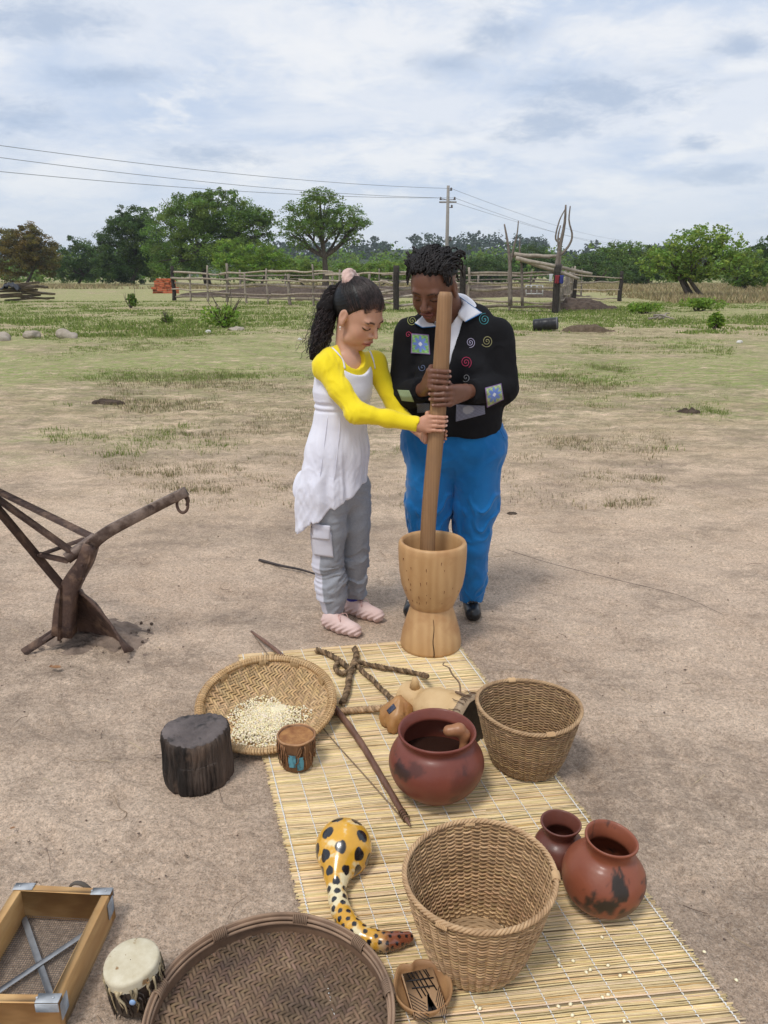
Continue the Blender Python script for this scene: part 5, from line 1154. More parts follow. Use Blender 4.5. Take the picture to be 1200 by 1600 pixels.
# ================================================================ wooden crate frame
def crate():
    ml, mr = A(-.892, 1.505, 0), A(-.655, 1.49, 0); fl, fr = A(-.900, 1.21, 0), A(-.664, 1.205, 0); h = .085; t = .020
    root = thing('wooden_sieve_frame', 'pale wooden box frame with metal corner straps and a wire mesh bottom', 'box frame', tuple((ml + fr) / 2)); MW = mat('pine_board', (.55, .31, .115), (.68, .43, .19), 9, (1, 1, 3), rough=.55, bump=.2, bscale=40, bdist=.002, wave=(6, 6, (.38, .19, .07), .45, (.6, .6, 4)), attr=True)
    for (p, q, nm) in ((ml, mr, 0), (fl, fr, 0), (mr + A(-t / 2, -t / 2 - .0005, 0), fr + A(-t / 2, t / 2 + .0005, 0), 1), (ml + A(t / 2, -t / 2 - .0005, 0), fl + A(t / 2, t / 2 + .0005, 0), 1)):
        b = B(); b.beam(p + A(0, 0, h / 2), q + A(0, 0, h / 2), t, h, bev=.002, col=(random.Random(int(p[1] * 99)).uniform(.85, 1.1),) * 3); b.mk('board', MW, root)
    MM = mat('galvanised_strap', (.46, .48, .50), (.30, .31, .32), 30, rough=.55, metal=.4)
    for cx, cy, sx, sy in ((mr[0], mr[1], -1, -1), (ml[0], ml[1], 1, -1), (fr[0], fr[1], -1, 1)):
        y_out = cy - sy * (t / 2 + .0012); b = B(); b.box((cx + sx * .022, cy, h + .0012), (.048, t + .002, .0018), bev=.0006); b.box((cx - sx * .0012 + 0, cy + sy * .014, h * .6), (.0018, .034, h * .5), bev=.0006); b.box((cx + sx * .022, y_out, h * .86), (.048, .0018, h * .26), bev=.0006)
        for k in (.012, .045): b.blob((cx + sx * k, cy, h + .003), (.003, .003, .0015), 8, 5)
        b.mk('corner_strap', MM, root)
    for p, q in ((ml + A(.02, -.02, .012), fr + A(-.02, .02, .012)), (mr + A(-.02, -.02, .0155), fl + A(.02, .02, .0155))): b = B(); b.beam(p, q, .014, .0016, bev=.0004); b.mk('cross_strap', MM, root)
    b = B()
    for u in np.linspace(0, 1, 44): b.tube([ml * (1 - u) + mr * u + A(0, -.01, .008), fl * (1 - u) + fr * u + A(0, .01, .008)], .0005, 3, cap=False)
    for u in np.linspace(0, 1, 54): b.tube([ml * (1 - u) + fl * u + A(.01, 0, .009), mr * (1 - u) + fr * u + A(-.01, 0, .009)], .0005, 3, cap=False)
    b.mk('wire_mesh', mat('mesh_wire', (.16, .14, .13), rough=.6, metal=.3), root, kind='stuff')
    p = A(-.755, 1.535, 0); b = B(); b.tube(curve([p + A(-.035, 0, .0), p + A(-.02, .005, .055), p + A(.01, .0, .066), p + A(.035, -.002, .04), p + A(.04, 0, .0)], 16), .007, 7, flat=.5); b.mk('handle_strap', mat('dark_strap', (.10, .085, .07), rough=.8), root)
crate()
# ================================================================ plough
def plough():
    Y = 2.90; root = thing('ox_plough', 'rusty iron ox plough standing on its share in the sand', 'plough', (-1.30, Y, 0)); MR = mat('rusty_iron', (.050, .029, .024), (.115, .068, .050), 12, rough=.65, spec=.4, bump=1.0, bscale=45, bdist=.006, c3=(.20, .125, .085), s3=14, lo3=.52, hi3=.68, metal=.1)
    MP = mat('worn_steel', (.21, .155, .125), (.085, .055, .042), 14, (1, 1, 1), rough=.5, metal=.25, bump=.8, bscale=60, bdist=.004, lo=.42, hi=.58, c3=(.05, .03, .024), s3=22, lo3=.55, hi3=.65)
    q = lambda x, y, dy=0: dp(x, y, Y + dy)
    def bar(name, a, b_, w, h, m=MR, up=(0, 1, 0)): b = B(); b.beam(a, b_, w, h, up, .003); return b.mk(name, m, root)
    b = B(); P = curve([q(128, 868, 0), q(143, 852), q(156, 840, .0), q(172, 829, .01), q(200, 814, .02), q(245, 791, .04), q(291, 768, .05)], 24)
    b.sweep(P, .034, np.linspace(.054, .038, 24))
    b.mk('beam', MP, root, smooth=False)
    b = B(); a = np.linspace(0, 2 * np.pi, 24); c = q(285, 788, .05); b.tube(np.stack((c[0] + .022 * np.cos(a), c[1] + .004 * np.sin(a), c[2] + .034 * np.sin(a)), 1), .0062, 7, cap=False); b.tube(curve([q(289, 772, .05), q(294, 780, .05), q(292, 790, .05)], 6), .007, 6); b.mk('hitch_ring', MR, root)
    bar('handle_bar', q(-14, 762, .42), q(142, 838, .10), .014, .042); bar('handle_bar', q(-14, 772, .0), q(118, 866, -.02), .014, .040); bar('handle_bar', q(-14, 783, -.06), q(97, 916, -.02), .016, .046)
    bar('brace', q(60, 868, .02), q(132, 842, .08), .012, .030); bar('brace', q(60, 866, -.04), q(108, 877, -.03), .012, .034)
    b = B(); b.tube([q(104, 873, -.03), q(150, 840, .03)], .024, 14, cap=False); b.tube([q(104, 873, -.03), q(150, 840, .03)], .019, 14); b.mk('cross_tube', MP, root)
    P = curve([q(143, 850, .0), q(133, 878), q(121, 897), q(109, 920), q(103, 950), q(100, 990)], 16); b = B()
    b.sweep(P, .07, np.linspace(.050, .085, 16))
    b.mk('standard', MR, root, smooth=False); bar('frog_plate', q(106, 905, .03), q(101, 992, .02), .014, .13)
    b = B(); P = np.zeros((12, 10, 3)); top = [q(120, 922, 0), q(148, 945, -.02), q(176, 980, -.05), q(196, 1020, -.08)]; bot = [q(100, 930, .06), q(94, 975, .10), q(132, 1001, .12), q(192, 1022, .02)]
    T_ = curve(top, 12); B_ = curve(bot, 12)
    for i in range(12):
        for j in range(10): v = j / 9; P[i, j] = T_[i] * (1 - v) + B_[i] * v + A(.03, .03, .0) * math.sin(v * math.pi); P[i, j, 2] = max(P[i, j, 2], -.02)
    b.grid(P); o = b.mk('mouldboard', MR, root); s = o.modifiers.new('t', 'SOLIDIFY'); s.thickness = .010; s.offset = 0
    b = B(); P2 = np.zeros((8, 4, 3)); e = T_
    b.tube(curve([q(124, 925, .06), q(150, 945, .08), q(165, 968, .12), q(170, 985, .15)], 10), .012, 6, flat=.3); b.mk('brace', MP, root)
    b = B(); b.beam(q(92, 984, .03), q(36, 1020, -.03), .012, .035, (0, 0, 1), .003); b.beam(q(92, 985, .0), q(70, 998, .0), .05, .014, (0, 0, 1), .003); b.mk('share_wing', MR, root)
    b = B()
    for (x, y) in ((128, 884), (131, 905), (64, 866), (138, 846)): b.tube([q(x, y, -.05), q(x, y, .04)], .006, 6)
    b.tube(curve([q(143, 850, -.03), q(140, 875, -.035), q(133, 893, -.03), q(130, 906, -.03)], 10), .004, 5); b.mk('bolts', MR, root)
plough()
def soil():
    c = gp(150, 1000) + A(0, .05, 0); n = 80; u = np.linspace(-1, 1, n); X, Y = np.meshgrid(u, u); r = np.hypot(X, Y) + (fbm(X * 2.2 + 9, Y * 2.2 + 9, 4, 4) - .5) * .9
    Z = .028 * sstep(.95, .2, r) * (.4 + 1.2 * fbm(X * 7 + 3, Y * 7 + 3, 8, 4)) - .014 * sstep(.55, 1.0, r); P = np.stack((c[0] + X * .26, c[1] + Y * .17, Z), -1); b = B(); b.grid(P)
    o = b.mk('loose_soil', mat('turned_soil', (.15, .112, .088), (.30, .225, .175), 14, bump=1, bscale=60, bdist=.012, rough=1), origin=tuple(c)); o['label'] = 'dark loose soil turned up under the plough'; o['category'] = 'soil'
    g = np.random.default_rng(5); b = B()
    for i in range(90): q = c + A(g.normal(0, .11), g.normal(0, .06), .004); s_ = .003 + .008 * g.random() ** 3; b.blob(q, (s_, s_, s_ * .7), 6, 5, rough=.3, rng=g)
    b.mk('soil_crumbs', mat('crumb', (.09, .065, .05), rough=1), origin=tuple(c), kind='stuff', label='dark soil crumbs scattered under the plough', category='soil')
soil()
# ================================================================ small litter
M_STICK = mat('dark_stick', (.035, .03, .03), (.07, .055, .05), 20, rough=.7); M_TWIG = mat('dry_twig', (.22, .15, .10), (.34, .25, .17), 20, rough=.85)
def litter(name, label, cat, pts, r, m, z=.006):
    P = curve([gp(x, y, z) for x, y in pts], 4 * len(pts) + 4); b = B(); b.tube(P, np.linspace(r, r * .6, len(P)), 6); o = b.mk(name, m, origin=tuple(P[0])); o['label'] = label; o['category'] = cat
litter('stick', 'thin straight dark stick lying on the sand behind the girl', 'stick', [(405, 875), (440, 884), (470, 890), (496, 898)], .008, M_STICK, .012)
litter('twig', 'curled thin twig on the sand below the charred stump', 'twig', [(178, 1243), (186, 1262), (198, 1270), (190, 1281), (172, 1281)], .0016, M_TWIG)
litter('twig', 'faint thin twig on the sand left of the charred stump', 'twig', [(102, 1184), (120, 1189), (140, 1187), (168, 1190)], .0014, M_TWIG)
litter('twig', 'short pale straw on the sand at the right of the mat head', 'twig', [(880, 1047), (892, 1052)], .002, M_TWIG)
litter('twig', 'short pale straw on the sand near the cream-skinned drum', 'twig', [(152, 1588), (158, 1596)], .002, M_TWIG)
litter('wire', 'long thin wire lying on the open sand beside the mortar', 'wire', [(790, 858), (860, 880), (960, 905), (1060, 930), (1130, 960)], .0012, M_STICK)
litter('twig', 'curled root on the sand beyond the right basket', 'twig', [(868, 1058), (872, 1066), (884, 1066)], .0016, M_TWIG)
def leaf(label, px, py, s, seed):
    p = gp(px, py, .006); g = np.random.default_rng(seed); n = 7; P = np.zeros((n, 5, 3)); a = g.uniform(0, 6)
    for i in range(n):
        for j in range(5): u = i / (n - 1) * 2 - 1; v = (j - 2) / 2; w = (1 - u * u) ** .7; P[i, j] = p + A(*(np.array(Matrix.Rotation(a, 2)) @ A(u * s, v * w * s * .5)), .004 + .3 * s * v * v * w + .15 * s * u * u)
    b = B(); b.grid(P); o = b.mk('dry_leaf', mat('dead_leaf' + str(seed), (.30, .16, .075), (.20, .10, .05), 40, rough=.7), origin=tuple(p)); o['label'] = label; o['category'] = 'leaf'
leaf('curled brown leaf on the sand below the plough', 88, 1045, .022, 1); leaf('small brown leaf on the sand beside the plough mouldboard', 80, 1043, .012, 2); leaf('tiny dark leaf on the sand left of the log stump', 20, 1296, .008, 3)
# ================================================================ people
def axes(a, p, roll=0.0):                      # a: turn from -y towards +x, p: pitch down; columns right, forward, up
    a, p = math.radians(a), math.radians(p); f = A(math.sin(a) * math.cos(p), -math.cos(a) * math.cos(p), -math.sin(p)); r = norm(np.cross(f, (0, 0, 1))); u = np.cross(r, f)
    if roll: c, s = math.cos(math.radians(roll)), math.sin(math.radians(roll)); r, u = r * c + u * s, u * c - r * s
    return np.stack((r, f, u), 1)
def head_sdf(o, M, s, wide=1.0, lip=1.0, nose=1.0, young=0):
    w = wide
    sk = U(.03, ell((0, -.014, .030), (.072 * w, .090, .080)), ell((0, .026, -.022), (.057 * w, .056, .074)))
    sk = U(.022, sk, ell((0, .058, -.086), (.021 * w, .020, .017)), ell((.034 * w, .047, -.034), (.024, .024, .026)), ell((-.034 * w, .047, -.034), (.024, .024, .026)), cap((-.040 * w, .030, -.072), (.040 * w, .030, -.072), .020))
    sk = U(.014, sk, cap((-.034 * w, .070, .021), (.034 * w, .070, .021), .0105))
    sk = sub(sk, U(.004, ell((.031 * w, .088, .004), (.016, .014, .0105)), ell((-.031 * w, .088, .004), (.016, .014, .0105))), .012)
    sk = U(.004, sk, ell((.031 * w, .0665, .000), (.0145, .0135, .0115)), ell((-.031 * w, .0665, .000), (.0145, .0135, .0115)))
    nz = U(.008, cap((0, .079, .012), (0, .099 + .002 * nose + .002 * young, -.027 + .007 * young), .0062, .0088 * nose), ell((.0105 * nose, .0885, -.031 + .004 * young), (.0078, .009, .0068)), ell((-.0105 * nose, .0885, -.031 + .004 * young), (.0078, .009, .0068)))
    if young: sk = U(.016, sk, ell((0, .056, -.046), (.033, .030, .034)), ell((.030, .046, -.052), (.024, .022, .026)), ell((-.030, .046, -.052), (.024, .022, .026)))
    sk = U(.010, sk, nz)
    sk = sub(sk, U(.002, ell((.0062 * nose, .092, -.0375), (.0028, .004, .003)), ell((-.0062 * nose, .092, -.0375), (.0028, .004, .003))), .002)
    ml = U(.004, ell((.008, .0845, -.0535), (.016, .0080, .0052 * lip)), ell((-.008, .0845, -.0535), (.016, .0080, .0052 * lip)), ell((0, .0835, -.0640), (.0175, .0090, .0062 * lip)))
    sk = U(.006, sk, ml)
    sk = sub(sk, cap((-.023, .0885, -.0588), (.023, .0885, -.0588), .0012), .003)
    for sg in (1, -1):
        e = U(.006, ell((sg * .0735 * w, -.006, -.002), (.0085, .017, .029)), ell((sg * .0745 * w, .000, -.026), (.0065, .010, .012)))
        e = sub(e, ell((sg * .083 * w, -.002, .003), (.0055, .0095, .017)), .004); sk = U(.006, sk, e)
    q = lambda P: sk(P / s) * s
    return xf(q, o, M, .16 * s)
def face_col(V, o, M, s, wide, skin, lipc, browc, lidc, lip=1.0, lash=1.0):
    p = ((V - o) @ M) / s; C = np.tile(skin, (len(V), 1)); x, y, z = p.T; ax = np.abs(x) / wide; fr = (y > .045) & (np.abs(x) < .07) & (np.abs(z) < .1)
    n = fbm(V[:, 0] * 60, V[:, 2] * 60, 5, 3); C *= (0.94 + .12 * n)[:, None]
    def bl(k, c, amt=1.0): k = (np.clip(k, 0, 1) * fr * amt)[:, None]; C[:] = C * (1 - k) + np.asarray(c) * k
    bl(np.exp(-((ax - .040) / .018) ** 2 - ((z + .035) / .02) ** 2), skin * A(1.06, .78, .75), .45)        # cheeks
    bl(np.exp(-((ax - .031) / .014) ** 2 - ((z - .006) / .010) ** 2), lidc, .55)
    zb = .0205 + .0055 * np.sin(np.clip((ax - .012) / .040, 0, 1) * 2.6) - .004 * (ax > .038)
    bl(sstep(.0036 * lash, .0016, np.abs(z - zb)) * sstep(.010, .014, ax) * sstep(.050, .043, ax), browc, .9)
    ez = -.0058 + .0040 * ((ax - .031) / .014) ** 2
    bl(sstep(.0030 * lash, .0012 * lash, np.abs(z - ez)) * sstep(.0165, .0145, np.abs(ax - .0315)) * (y > .055), (.006, .004, .004), .97)
    bl(sstep(.0265, .021, np.abs(x)) * sstep(.0125 * lip, .0095 * lip, np.abs(z + .0588) + .18 * np.abs(x)) * (y > .07), lipc, .9)
    bl(sstep(.0022, .0010, np.abs(z + .0588)) * sstep(.024, .019, np.abs(x)) * (y > .07), lipc * .25, .8)
    bl(((np.abs(np.abs(x) - .0062) < .0032) & (np.abs(z + .038) < .0035) & (y > .08)) * 1., skin * .25, .8)
    return C
NAILS = []
def hand_sdf(z0, a0, a1, wrist, pitch, fr, sg, wr=.024, thumb=1.5, scale=1.0, tz=.016, tipdrop=0.0):
    gs = []; mc = []; dg = math.radians(a1 - a0); a0 = math.radians(a0); L = (1.02, 1.1, 1.04, .86)
    def at(z, ang, off): c, r = pest(z); return c + A(math.cos(ang), math.sin(ang), 0) * (r + off)
    for i in range(4):
        z = z0 - i * pitch; d = dg * L[i]; fr_ = fr * (1, 1.03, .98, .86)[i]
        P = [at(z, a0, fr * 1.55), at(z + .0015, a0 + d * .36, fr * 1.22), at(z - .001, a0 + d * .72, fr * 1.0), at(z - .001 - tipdrop, a0 + d, fr * .92)]
        gs.append(chain(P, [fr_ * 1.14, fr_ * 1.06, fr_ * .97, fr_ * .82], .003)); mc.append(P[0]); NAILS.append((P[3], at(z, a0 + d * .94, fr * 1.9) , P[1], fr_))
    zc = z0 - 1.5 * pitch; w = np.asarray(wrist)
    pal = [cap(w + (m - w) * .1 + A(0, 0, (1.5 - i) * pitch * .35), m, wr * .72, fr * 1.22) for i, m in enumerate(mc)]
    tb = at(z0 - pitch * .6, a0 - sg * .25, fr * 1.7); b0 = w * .55 + tb * .45 + A(0, 0, .012)
    th = chain([b0, tb * .4 + at(z0 + tz * .4, a0 - sg * .55, fr * 1.4) * .6, at(z0 + tz * .8, a0 - sg * (.45 + .5 * thumb * .6), fr * 1.15), at(z0 + tz, a0 - sg * thumb, fr * 1.0)], [fr * 1.6, fr * 1.35, fr * 1.15, fr * .92], .006)
    return U(.009, U(.016, *pal), U(.0022, *gs), th)
def wrink(P, amp, f, seed, dirs=3):
    g = np.random.default_rng(seed); d = 0
    for i in range(dirs):
        k = g.normal(0, 1, 3); k = k / np.linalg.norm(k) * f * (1 + .5 * i); ph = g.uniform(0, 6); d = d + np.sin(P @ k + ph + 1.7 * np.sin(P @ (k[[1, 2, 0]] * .6) + ph)) / (1 + .5 * i)
    return amp * d
def nailcol(V, C, nail, dark):
    for tip, out, kn, fr in NAILS:
        k = sstep(fr * .85, fr * .55, np.linalg.norm(V - out, axis=1))[:, None]; C = C * (1 - k) + nail * k
        k = sstep(fr * 1.5, fr * .4, np.linalg.norm(V - kn, axis=1))[:, None] * .8; C = C * (1 - k) + C * dark * k
    NAILS.clear(); return C
M_SKIN = mat('skin', (1, 1, 1), attr=True, rough=.46, spec=.4, sss=.10, bump=.12, scale=20, bscale=380, bdist=.0006)
def cloth(name, c, c2=None, bump=.35, bscale=260, rough=.85, sheen=.2, attr=False, scale=6): return mat(name, c, c2, scale=scale, rough=rough, bump=bump, bscale=bscale, bdist=.0012, sheen=sheen, spec=.2, attr=attr)
def strands(b, roots, fn, n, r0, r1, col=None):
    for i in range(n): P = fn(i); b.tube(P, np.linspace(r0, r1, len(P)), 4, cap=False, col=col)

# ---------------------------------------------------------------- the woman
def woman():
    W = lambda x, y, d=0: dp(x, y, 3.28 + d)
    ho = W(677, 449, -.11); HM = axes(-27, 31, 3); hs = 1.13; base = tuple(gp(708, 950))
    shR, shL = W(641, 524, -.01), W(776, 524, .0); elR, elL = W(630, 618, -.05), W(786, 606, -.06)
    wrR = dp(663, 608, 3.075); wrL = dp(729, 612, 3.045)
    neck = cap(W(706, 500, .01), W(694, 462, -.06), .060, .056)
    tor = flatx(chain([W(709, 525), W(711, 600), W(710, 690)], [.11, .11, .12], .03), W(710, 600), (0, 1, 0), .7)
    zR = dp(690, 579, 2.97)[2]; zL = dp(690, 606, 2.97)[2]
    hR = hand_sdf(zR, 208, 322, wrR, .0196, .0088, 1, .026, 1.9, tz=.012); hL = hand_sdf(zL, -20, -146, wrL, .0200, .0090, -1, .027, 1.7, tz=.020)
    legs = U(.02, chain([W(672, 720), W(668, 840, -.02), dp(655, 925, 3.34)], [.065, .05, .036]), chain([W(746, 720), W(744, 840, -.02), W(737, 925, .0), gp(738, 955) + A(0, .03, .05)], [.065, .05, .034, .022]))
    body = U(.03, tor, neck, chain([shR, elR, wrR], [.05, .042, .026]), chain([shL, elL, wrL], [.05, .042, .027]), cap(shR, shL, .05), legs)
    body = U(.02, body, head_sdf(ho, HM, hs, 1.06, 1.25, 1.28)); body = U(.010, body, hR, hL)
    skin = A(.150, .066, .040)
    V, Q = sdfmesh(body, A(.02, 2.86, .0), A(.62, 3.5, 1.66), .0034)
    C0 = None
    C = face_col(V, ho, HM, hs, 1.06, skin, A(.19, .060, .048), A(.02, .012, .010), skin * .62, 1.2)
    C = nailcol(V, C, A(.34, .20, .16), .72)
    root = mk('person', V, Q, None, M_SKIN, origin=base, col=C)
    root['label'] = 'woman in a black embroidered cardigan and blue trousers pounding with the pestle'; root['category'] = 'person'
    # cardigan
    def fold(P):
        e = np.minimum(np.linalg.norm(P - elR, axis=1), np.linalg.norm(P - elL, axis=1)); k = .4 + .9 * np.exp(-(e / .09) ** 2)
        return wrink(P, .0020, 22, 3) - .0075 * k * creases(P[:, 0] * 4 + P[:, 1] * 2, P[:, 2], 2.2, 9, 21)
    torso = flatx(chain([W(709, 520, .0), W(710, 565, .0), W(712, 620, -.01), W(713, 690, -.01)], [.145, .178, .194, .192], .05), W(710, 600), (0, 1, 0), .72)
    slR = chain([shR, elR, wrR + (elR - wrR) * .16], [.071, .062, .045]); slL = chain([shL, elL, wrL + (elL - wrL) * .16], [.070, .064, .046])
    dR = norm(wrR - elR); cR = wrR - dR * .026; dL = norm(wrL - elL); cL = wrL - dL * .026
    slR = clip(slR, lambda P: (P - cR) @ dR, .006); slL = clip(slL, lambda P: (P - cL) @ dL, .006)
    sw = U(.028, torso, cap(shR + A(.02, 0, 0), shL - A(.02, 0, 0), .070), slR, slL, cap(W(672, 500, .04), W(748, 500, .04), .058), flatx(ell(W(708, 585, -.11), (.15, .07, .09)), W(708, 585), (0, 1, 0), 1))
    zh = W(740, 676)[2]; sw = clip(sw, lambda P: zh + .10 * np.abs(P[:, 0] - W(735, 600)[0]) - P[:, 2] - .0 + 0 * P[:, 0], .012)
    zt, zb = W(700, 498)[2], dp(702, 575, 3.1)[2]; xc = dp(697, 500, 3.15)[0]
    vcut = lambda P: np.maximum(np.abs(P[:, 0] - xc - .012) - .062 * np.clip((P[:, 2] - zb) / (zt - zb), -.2, 1.15), P[:, 1] - 3.26)
    sw = sub(sw, vcut, .006); sw = sub(sw, cap(W(706, 506, .02), W(694, 455, -.04), .074, .09), .01)
    sw = warp(sw, fold)
    black = cloth('black_knit', (.0065, .0065, .0075), (.011, .011, .013), .5, 300, .95, 0)
    swo = sdfobj('cardigan', sw, A(.0, 2.9, .80), A(.62, 3.5, 1.42), .0054, black, root)
    sh = U(.02, flatx(chain([W(707, 505, .0), W(709, 560, .0), W(709, 620)], [.125, .170, .175], .04), W(710, 600), (0, 1, 0), .72), cap(W(706, 504, .02), W(699, 482, -.035), .072, .068))
    dn = norm(W(694, 462, -.06) - W(706, 500, .01)); cn = W(698, 480, -.035); sh = sub(sh, cap(W(706, 500, .01), W(692, 455, -.07), .0625), .003); sh = clip(sh, lambda P: (P - cn) @ dn, .003)
    sh = sub(sh, lambda P: np.maximum(np.abs(P[:, 0] - xc) - .038 * np.clip((P[:, 2] - W(700, 522)[2]) / .06, -.2, 1.4), P[:, 1] - 3.25), .004)
    white = cloth('white_cotton', (.74, .75, .80), None, .2, 200, .8)
    sho = sdfobj('shirt', warp(sh, lambda P: wrink(P, .0012, 40, 5)), A(.05, 2.9, .95), A(.6, 3.5, 1.46), .0042, white, root)
    bv = bvh_of(swo, sho)
    ed = mat('blue_edging', (.02, .16, .42), rough=.8)
    for quad in (((709, 457), (753, 489), (727, 503), (704, 484)), ((662, 492), (682, 510), (660, 512), (648, 505))):
        co_ = patch('collar', quad, bv, white, root, .011, 12, 8, th=.003)
        P = []
        for i in range(20):
            t = i / 19 * 2; a, b_ = (quad[1], quad[2]) if t > 1 else (quad[0], quad[1]); t %= 1.0000001
            if len(quad) and quad[0][0] < 700: a, b_ = ((quad[1], quad[2]) if t < 0 else (quad[2], quad[3])) if i > 9 else (quad[1], quad[2])
            h = hit(bv, a[0] + (b_[0] - a[0]) * (t if t <= 1 else 1), a[1] + (b_[1] - a[1]) * (t if t <= 1 else 1), .0135)
            if h is not None: P.append(h)
        b = B(); b.tube(np.array(P), .0016, 5); b.mk('collar_edging', ed, co_)
    def star(base, sc=1.0):
        def f(u, v):
            x, y = u - .5, v - .5; r = math.hypot(x, y); a = math.atan2(y, x); c = np.array(base) * (1 + .35 * math.sin(u * 23 + v * 17) * math.sin(v * 31))
            if r < .40 * (.5 + .5 * abs(math.cos(4 * a))) * sc: c = A(.16, .25, .62) if r > .1 else A(.75, .80, .85)
            if max(abs(x), abs(y)) > .46: c = A(.22, .14, .30)
            return c
        return f
    MPt = mat('patch_cloth', (1, 1, 1), attr=True, rough=.85, bump=.3, bscale=500, bdist=.001)
    patch('star_patch', [(643, 521), (670, 523), (672, 554), (642, 552)], bv, MPt, swo, .003, 30, 30, star((.22, .42, .16)))
    patch('star_patch', [(758, 606), (783, 599), (787, 624), (761, 637)], bv, MPt, swo, .004, 30, 30, star((.36, .46, .24)))
    patch('green_patch', [(621, 609), (639, 610), (647, 628), (628, 626)], bv, MPt, swo, .004, 14, 14, lambda u, v: A(.30, .38, .22) * (1 + .25 * math.sin(u * 30) * math.sin(v * 26)))
    patch('grey_patch', [(713, 632), (757, 634), (758, 647), (712, 659)], bv, MPt, swo, .003, 24, 14, lambda u, v: A(.17, .18, .24) * (1 + .2 * math.sin(u * 40) * math.sin(v * 22)) if math.hypot(u - .42, (v - .35) * .7) > .2 else A(.33, .34, .38))
    patch('grey_patch', [(651, 631), (671, 630), (671, 644), (652, 645)], bv, MPt, swo, .003, 14, 10, lambda u, v: A(.14, .15, .19) * (1 + .3 * math.sin(u * 30) * math.sin(v * 26)))
    for (x, y, r, c) in ((644, 501, 8, (.42, .45, .16)), (638, 523, 5, (.45, .05, .12)), (757, 499, 9, (.07, .34, .38)), (735, 535, 7.5, (.48, .45, .62)), (761, 533, 9, (.42, .40, .20)), (728, 566, 9, (.55, .05, .13)), (728, 590, 6.5, (.30, .30, .30)), (660, 574, 6, (.14, .18, .30))):
        P = []
        for t in np.linspace(0, 1, 46):
            a = t * 2 * np.pi * (2.3 if r > 7 else 1.5) + x; h = hit(bv, x + r * t * math.cos(a), y + r * 1.08 * t * math.sin(a), .0012)
            if h is not None: P.append(h)
        if len(P) > 20: b = B(); b.tube(np.array(P), .0011, 4); b.mk('embroidered_spiral', mat('yarn', c, rough=.8), swo)
    # trousers
    lR = chain([W(672, 705), W(671, 790, -.01), W(669, 850, -.02), dp(656, 925, 3.34), dp(655, 940, 3.34)], [.110, .096, .080, .062, .054], .01)
    lL = chain([W(744, 705), W(741, 790, -.01), W(737, 850, -.02), W(738, 905), W(736, 934, .01)], [.114, .098, .079, .058, .050], .01)
    tr = U(.012, lR, lL); tr = U(.03, tr, flatx(cap(W(680, 690, .01), W(737, 690, .01), .150), W(708, 690), (0, 1, 0), .80), flatx(cap(W(708, 655), W(708, 690), .165), W(708, 690), (0, 1, 0), .74))
    za = W(737, 938, .01)[2]; tr = clip(tr, lambda P: za - P[:, 2], .004)
    xm = W(707, 750)[0]
    def tf(P):
        z = P[:, 2]; kn = np.exp(-((z - .50) / .10) ** 2) + .5 * np.exp(-((z - .16) / .08) ** 2) + .35 * np.exp(-((z - .80) / .09) ** 2)
        th = np.arctan2(P[:, 1] - 3.28, P[:, 0] - np.where(P[:, 0] < xm, xm - .10, xm + .10)); return wrink(P, .0028, 13, 8) - .0125 * np.minimum(kn + .26, 1) * creases(th, z, 1.1, 11, 33)
    blue = cloth('blue_cotton', (.005, .118, .345), (.008, .155, .42), .25, 240, .8)
    to = sdfobj('trousers', warp(tr, tf), A(.03, 2.95, .0), A(.62, 3.6, .98), .0056, blue, root)
    bt = bvh_of(to); 
    for quad in (((628, 700), (790, 690), (790, 692.4), (628, 702.4)),): pass
    b = B(); P = [hit(bt, x, y, .001) for x, y in ((770, 652), (776, 664), (783, 676), (787, 684))]; P = [p for p in P if p is not None]; 
    if len(P) > 2: b.tube(np.array(P), .0015, 4); b.mk('pocket_seam', mat('dark_seam', (.002, .06, .2), rough=.9), to)
    # shoes
    blk = mat('black_shoe', (.010, .010, .011), rough=.32, spec=.5, bump=.2, scale=30, bdist=.001); sock = cloth('black_sock', (.010, .010, .012))
    for h, t_, an in ((gp(738, 957) + A(0, .05, .034), gp(738, 966) + A(.002, -.01, .028), W(737, 934, .01)), (gp(650, 955) + A(0, .05, .034), gp(642, 962) + A(.0, -.005, .028), dp(655, 938, 3.34))):
        f = flatx(U(.02, cap(h + A(0, .03, 0), t_, .040, .036), cap(h + A(0, .04, .025), h + A(0, .02, .02), .034)), h - A(0, 0, .034), (0, 0, 1), .95); f = clip(f, lambda P: .0005 - P[:, 2], .003)
        f = sub(f, ell(h + A(0, -.002, .050), (.026, .05, .030)), .004); so_ = sdfobj('shoe', f, h - A(.1, .16, .04), h + A(.1, .16, .12), .0035, blk, root)
        b = B(); P = [an + A(0, 0, .02), an * .5 + h * .5 + A(0, 0, .01), h + A(0, .0, .0), t_ * .5 + h * .5 + A(0, 0, .002)]; b.tube(curve(P, 14), [.043] * 5 + list(np.linspace(.043, .030, 9)), 16); b.mk('sock', sock, root)
        b = B(); g = random.Random(3)
        for k in range(7): b.blob(t_ * .55 + h * .45 + A((k - 3) * .006, -.018 + g.uniform(-.004, .004), .036 + .003 * (k % 2)), (.006, .005, .004), 8, 5)
        b.mk('shoe_bow', blk, so_)
        b = B(); b.blob(t_ * .55 + h * .45 + A(.022, -.020, .034), (.008, .003, .002), 8, 5); b.blob(t_ * .55 + h * .45 + A(-.022, -.018, .033), (.006, .003, .002), 8, 5); b.mk('shoe_clasp', mat('silver', (.7, .7, .7), rough=.3, metal=.8), so_)
    # hair: cap and hanging locs
    hair = mat('black_hair', (.010, .008, .008), (.020, .016, .016), 60, rough=.55, spec=.3, bump=.5, bdist=.002, attr=True)
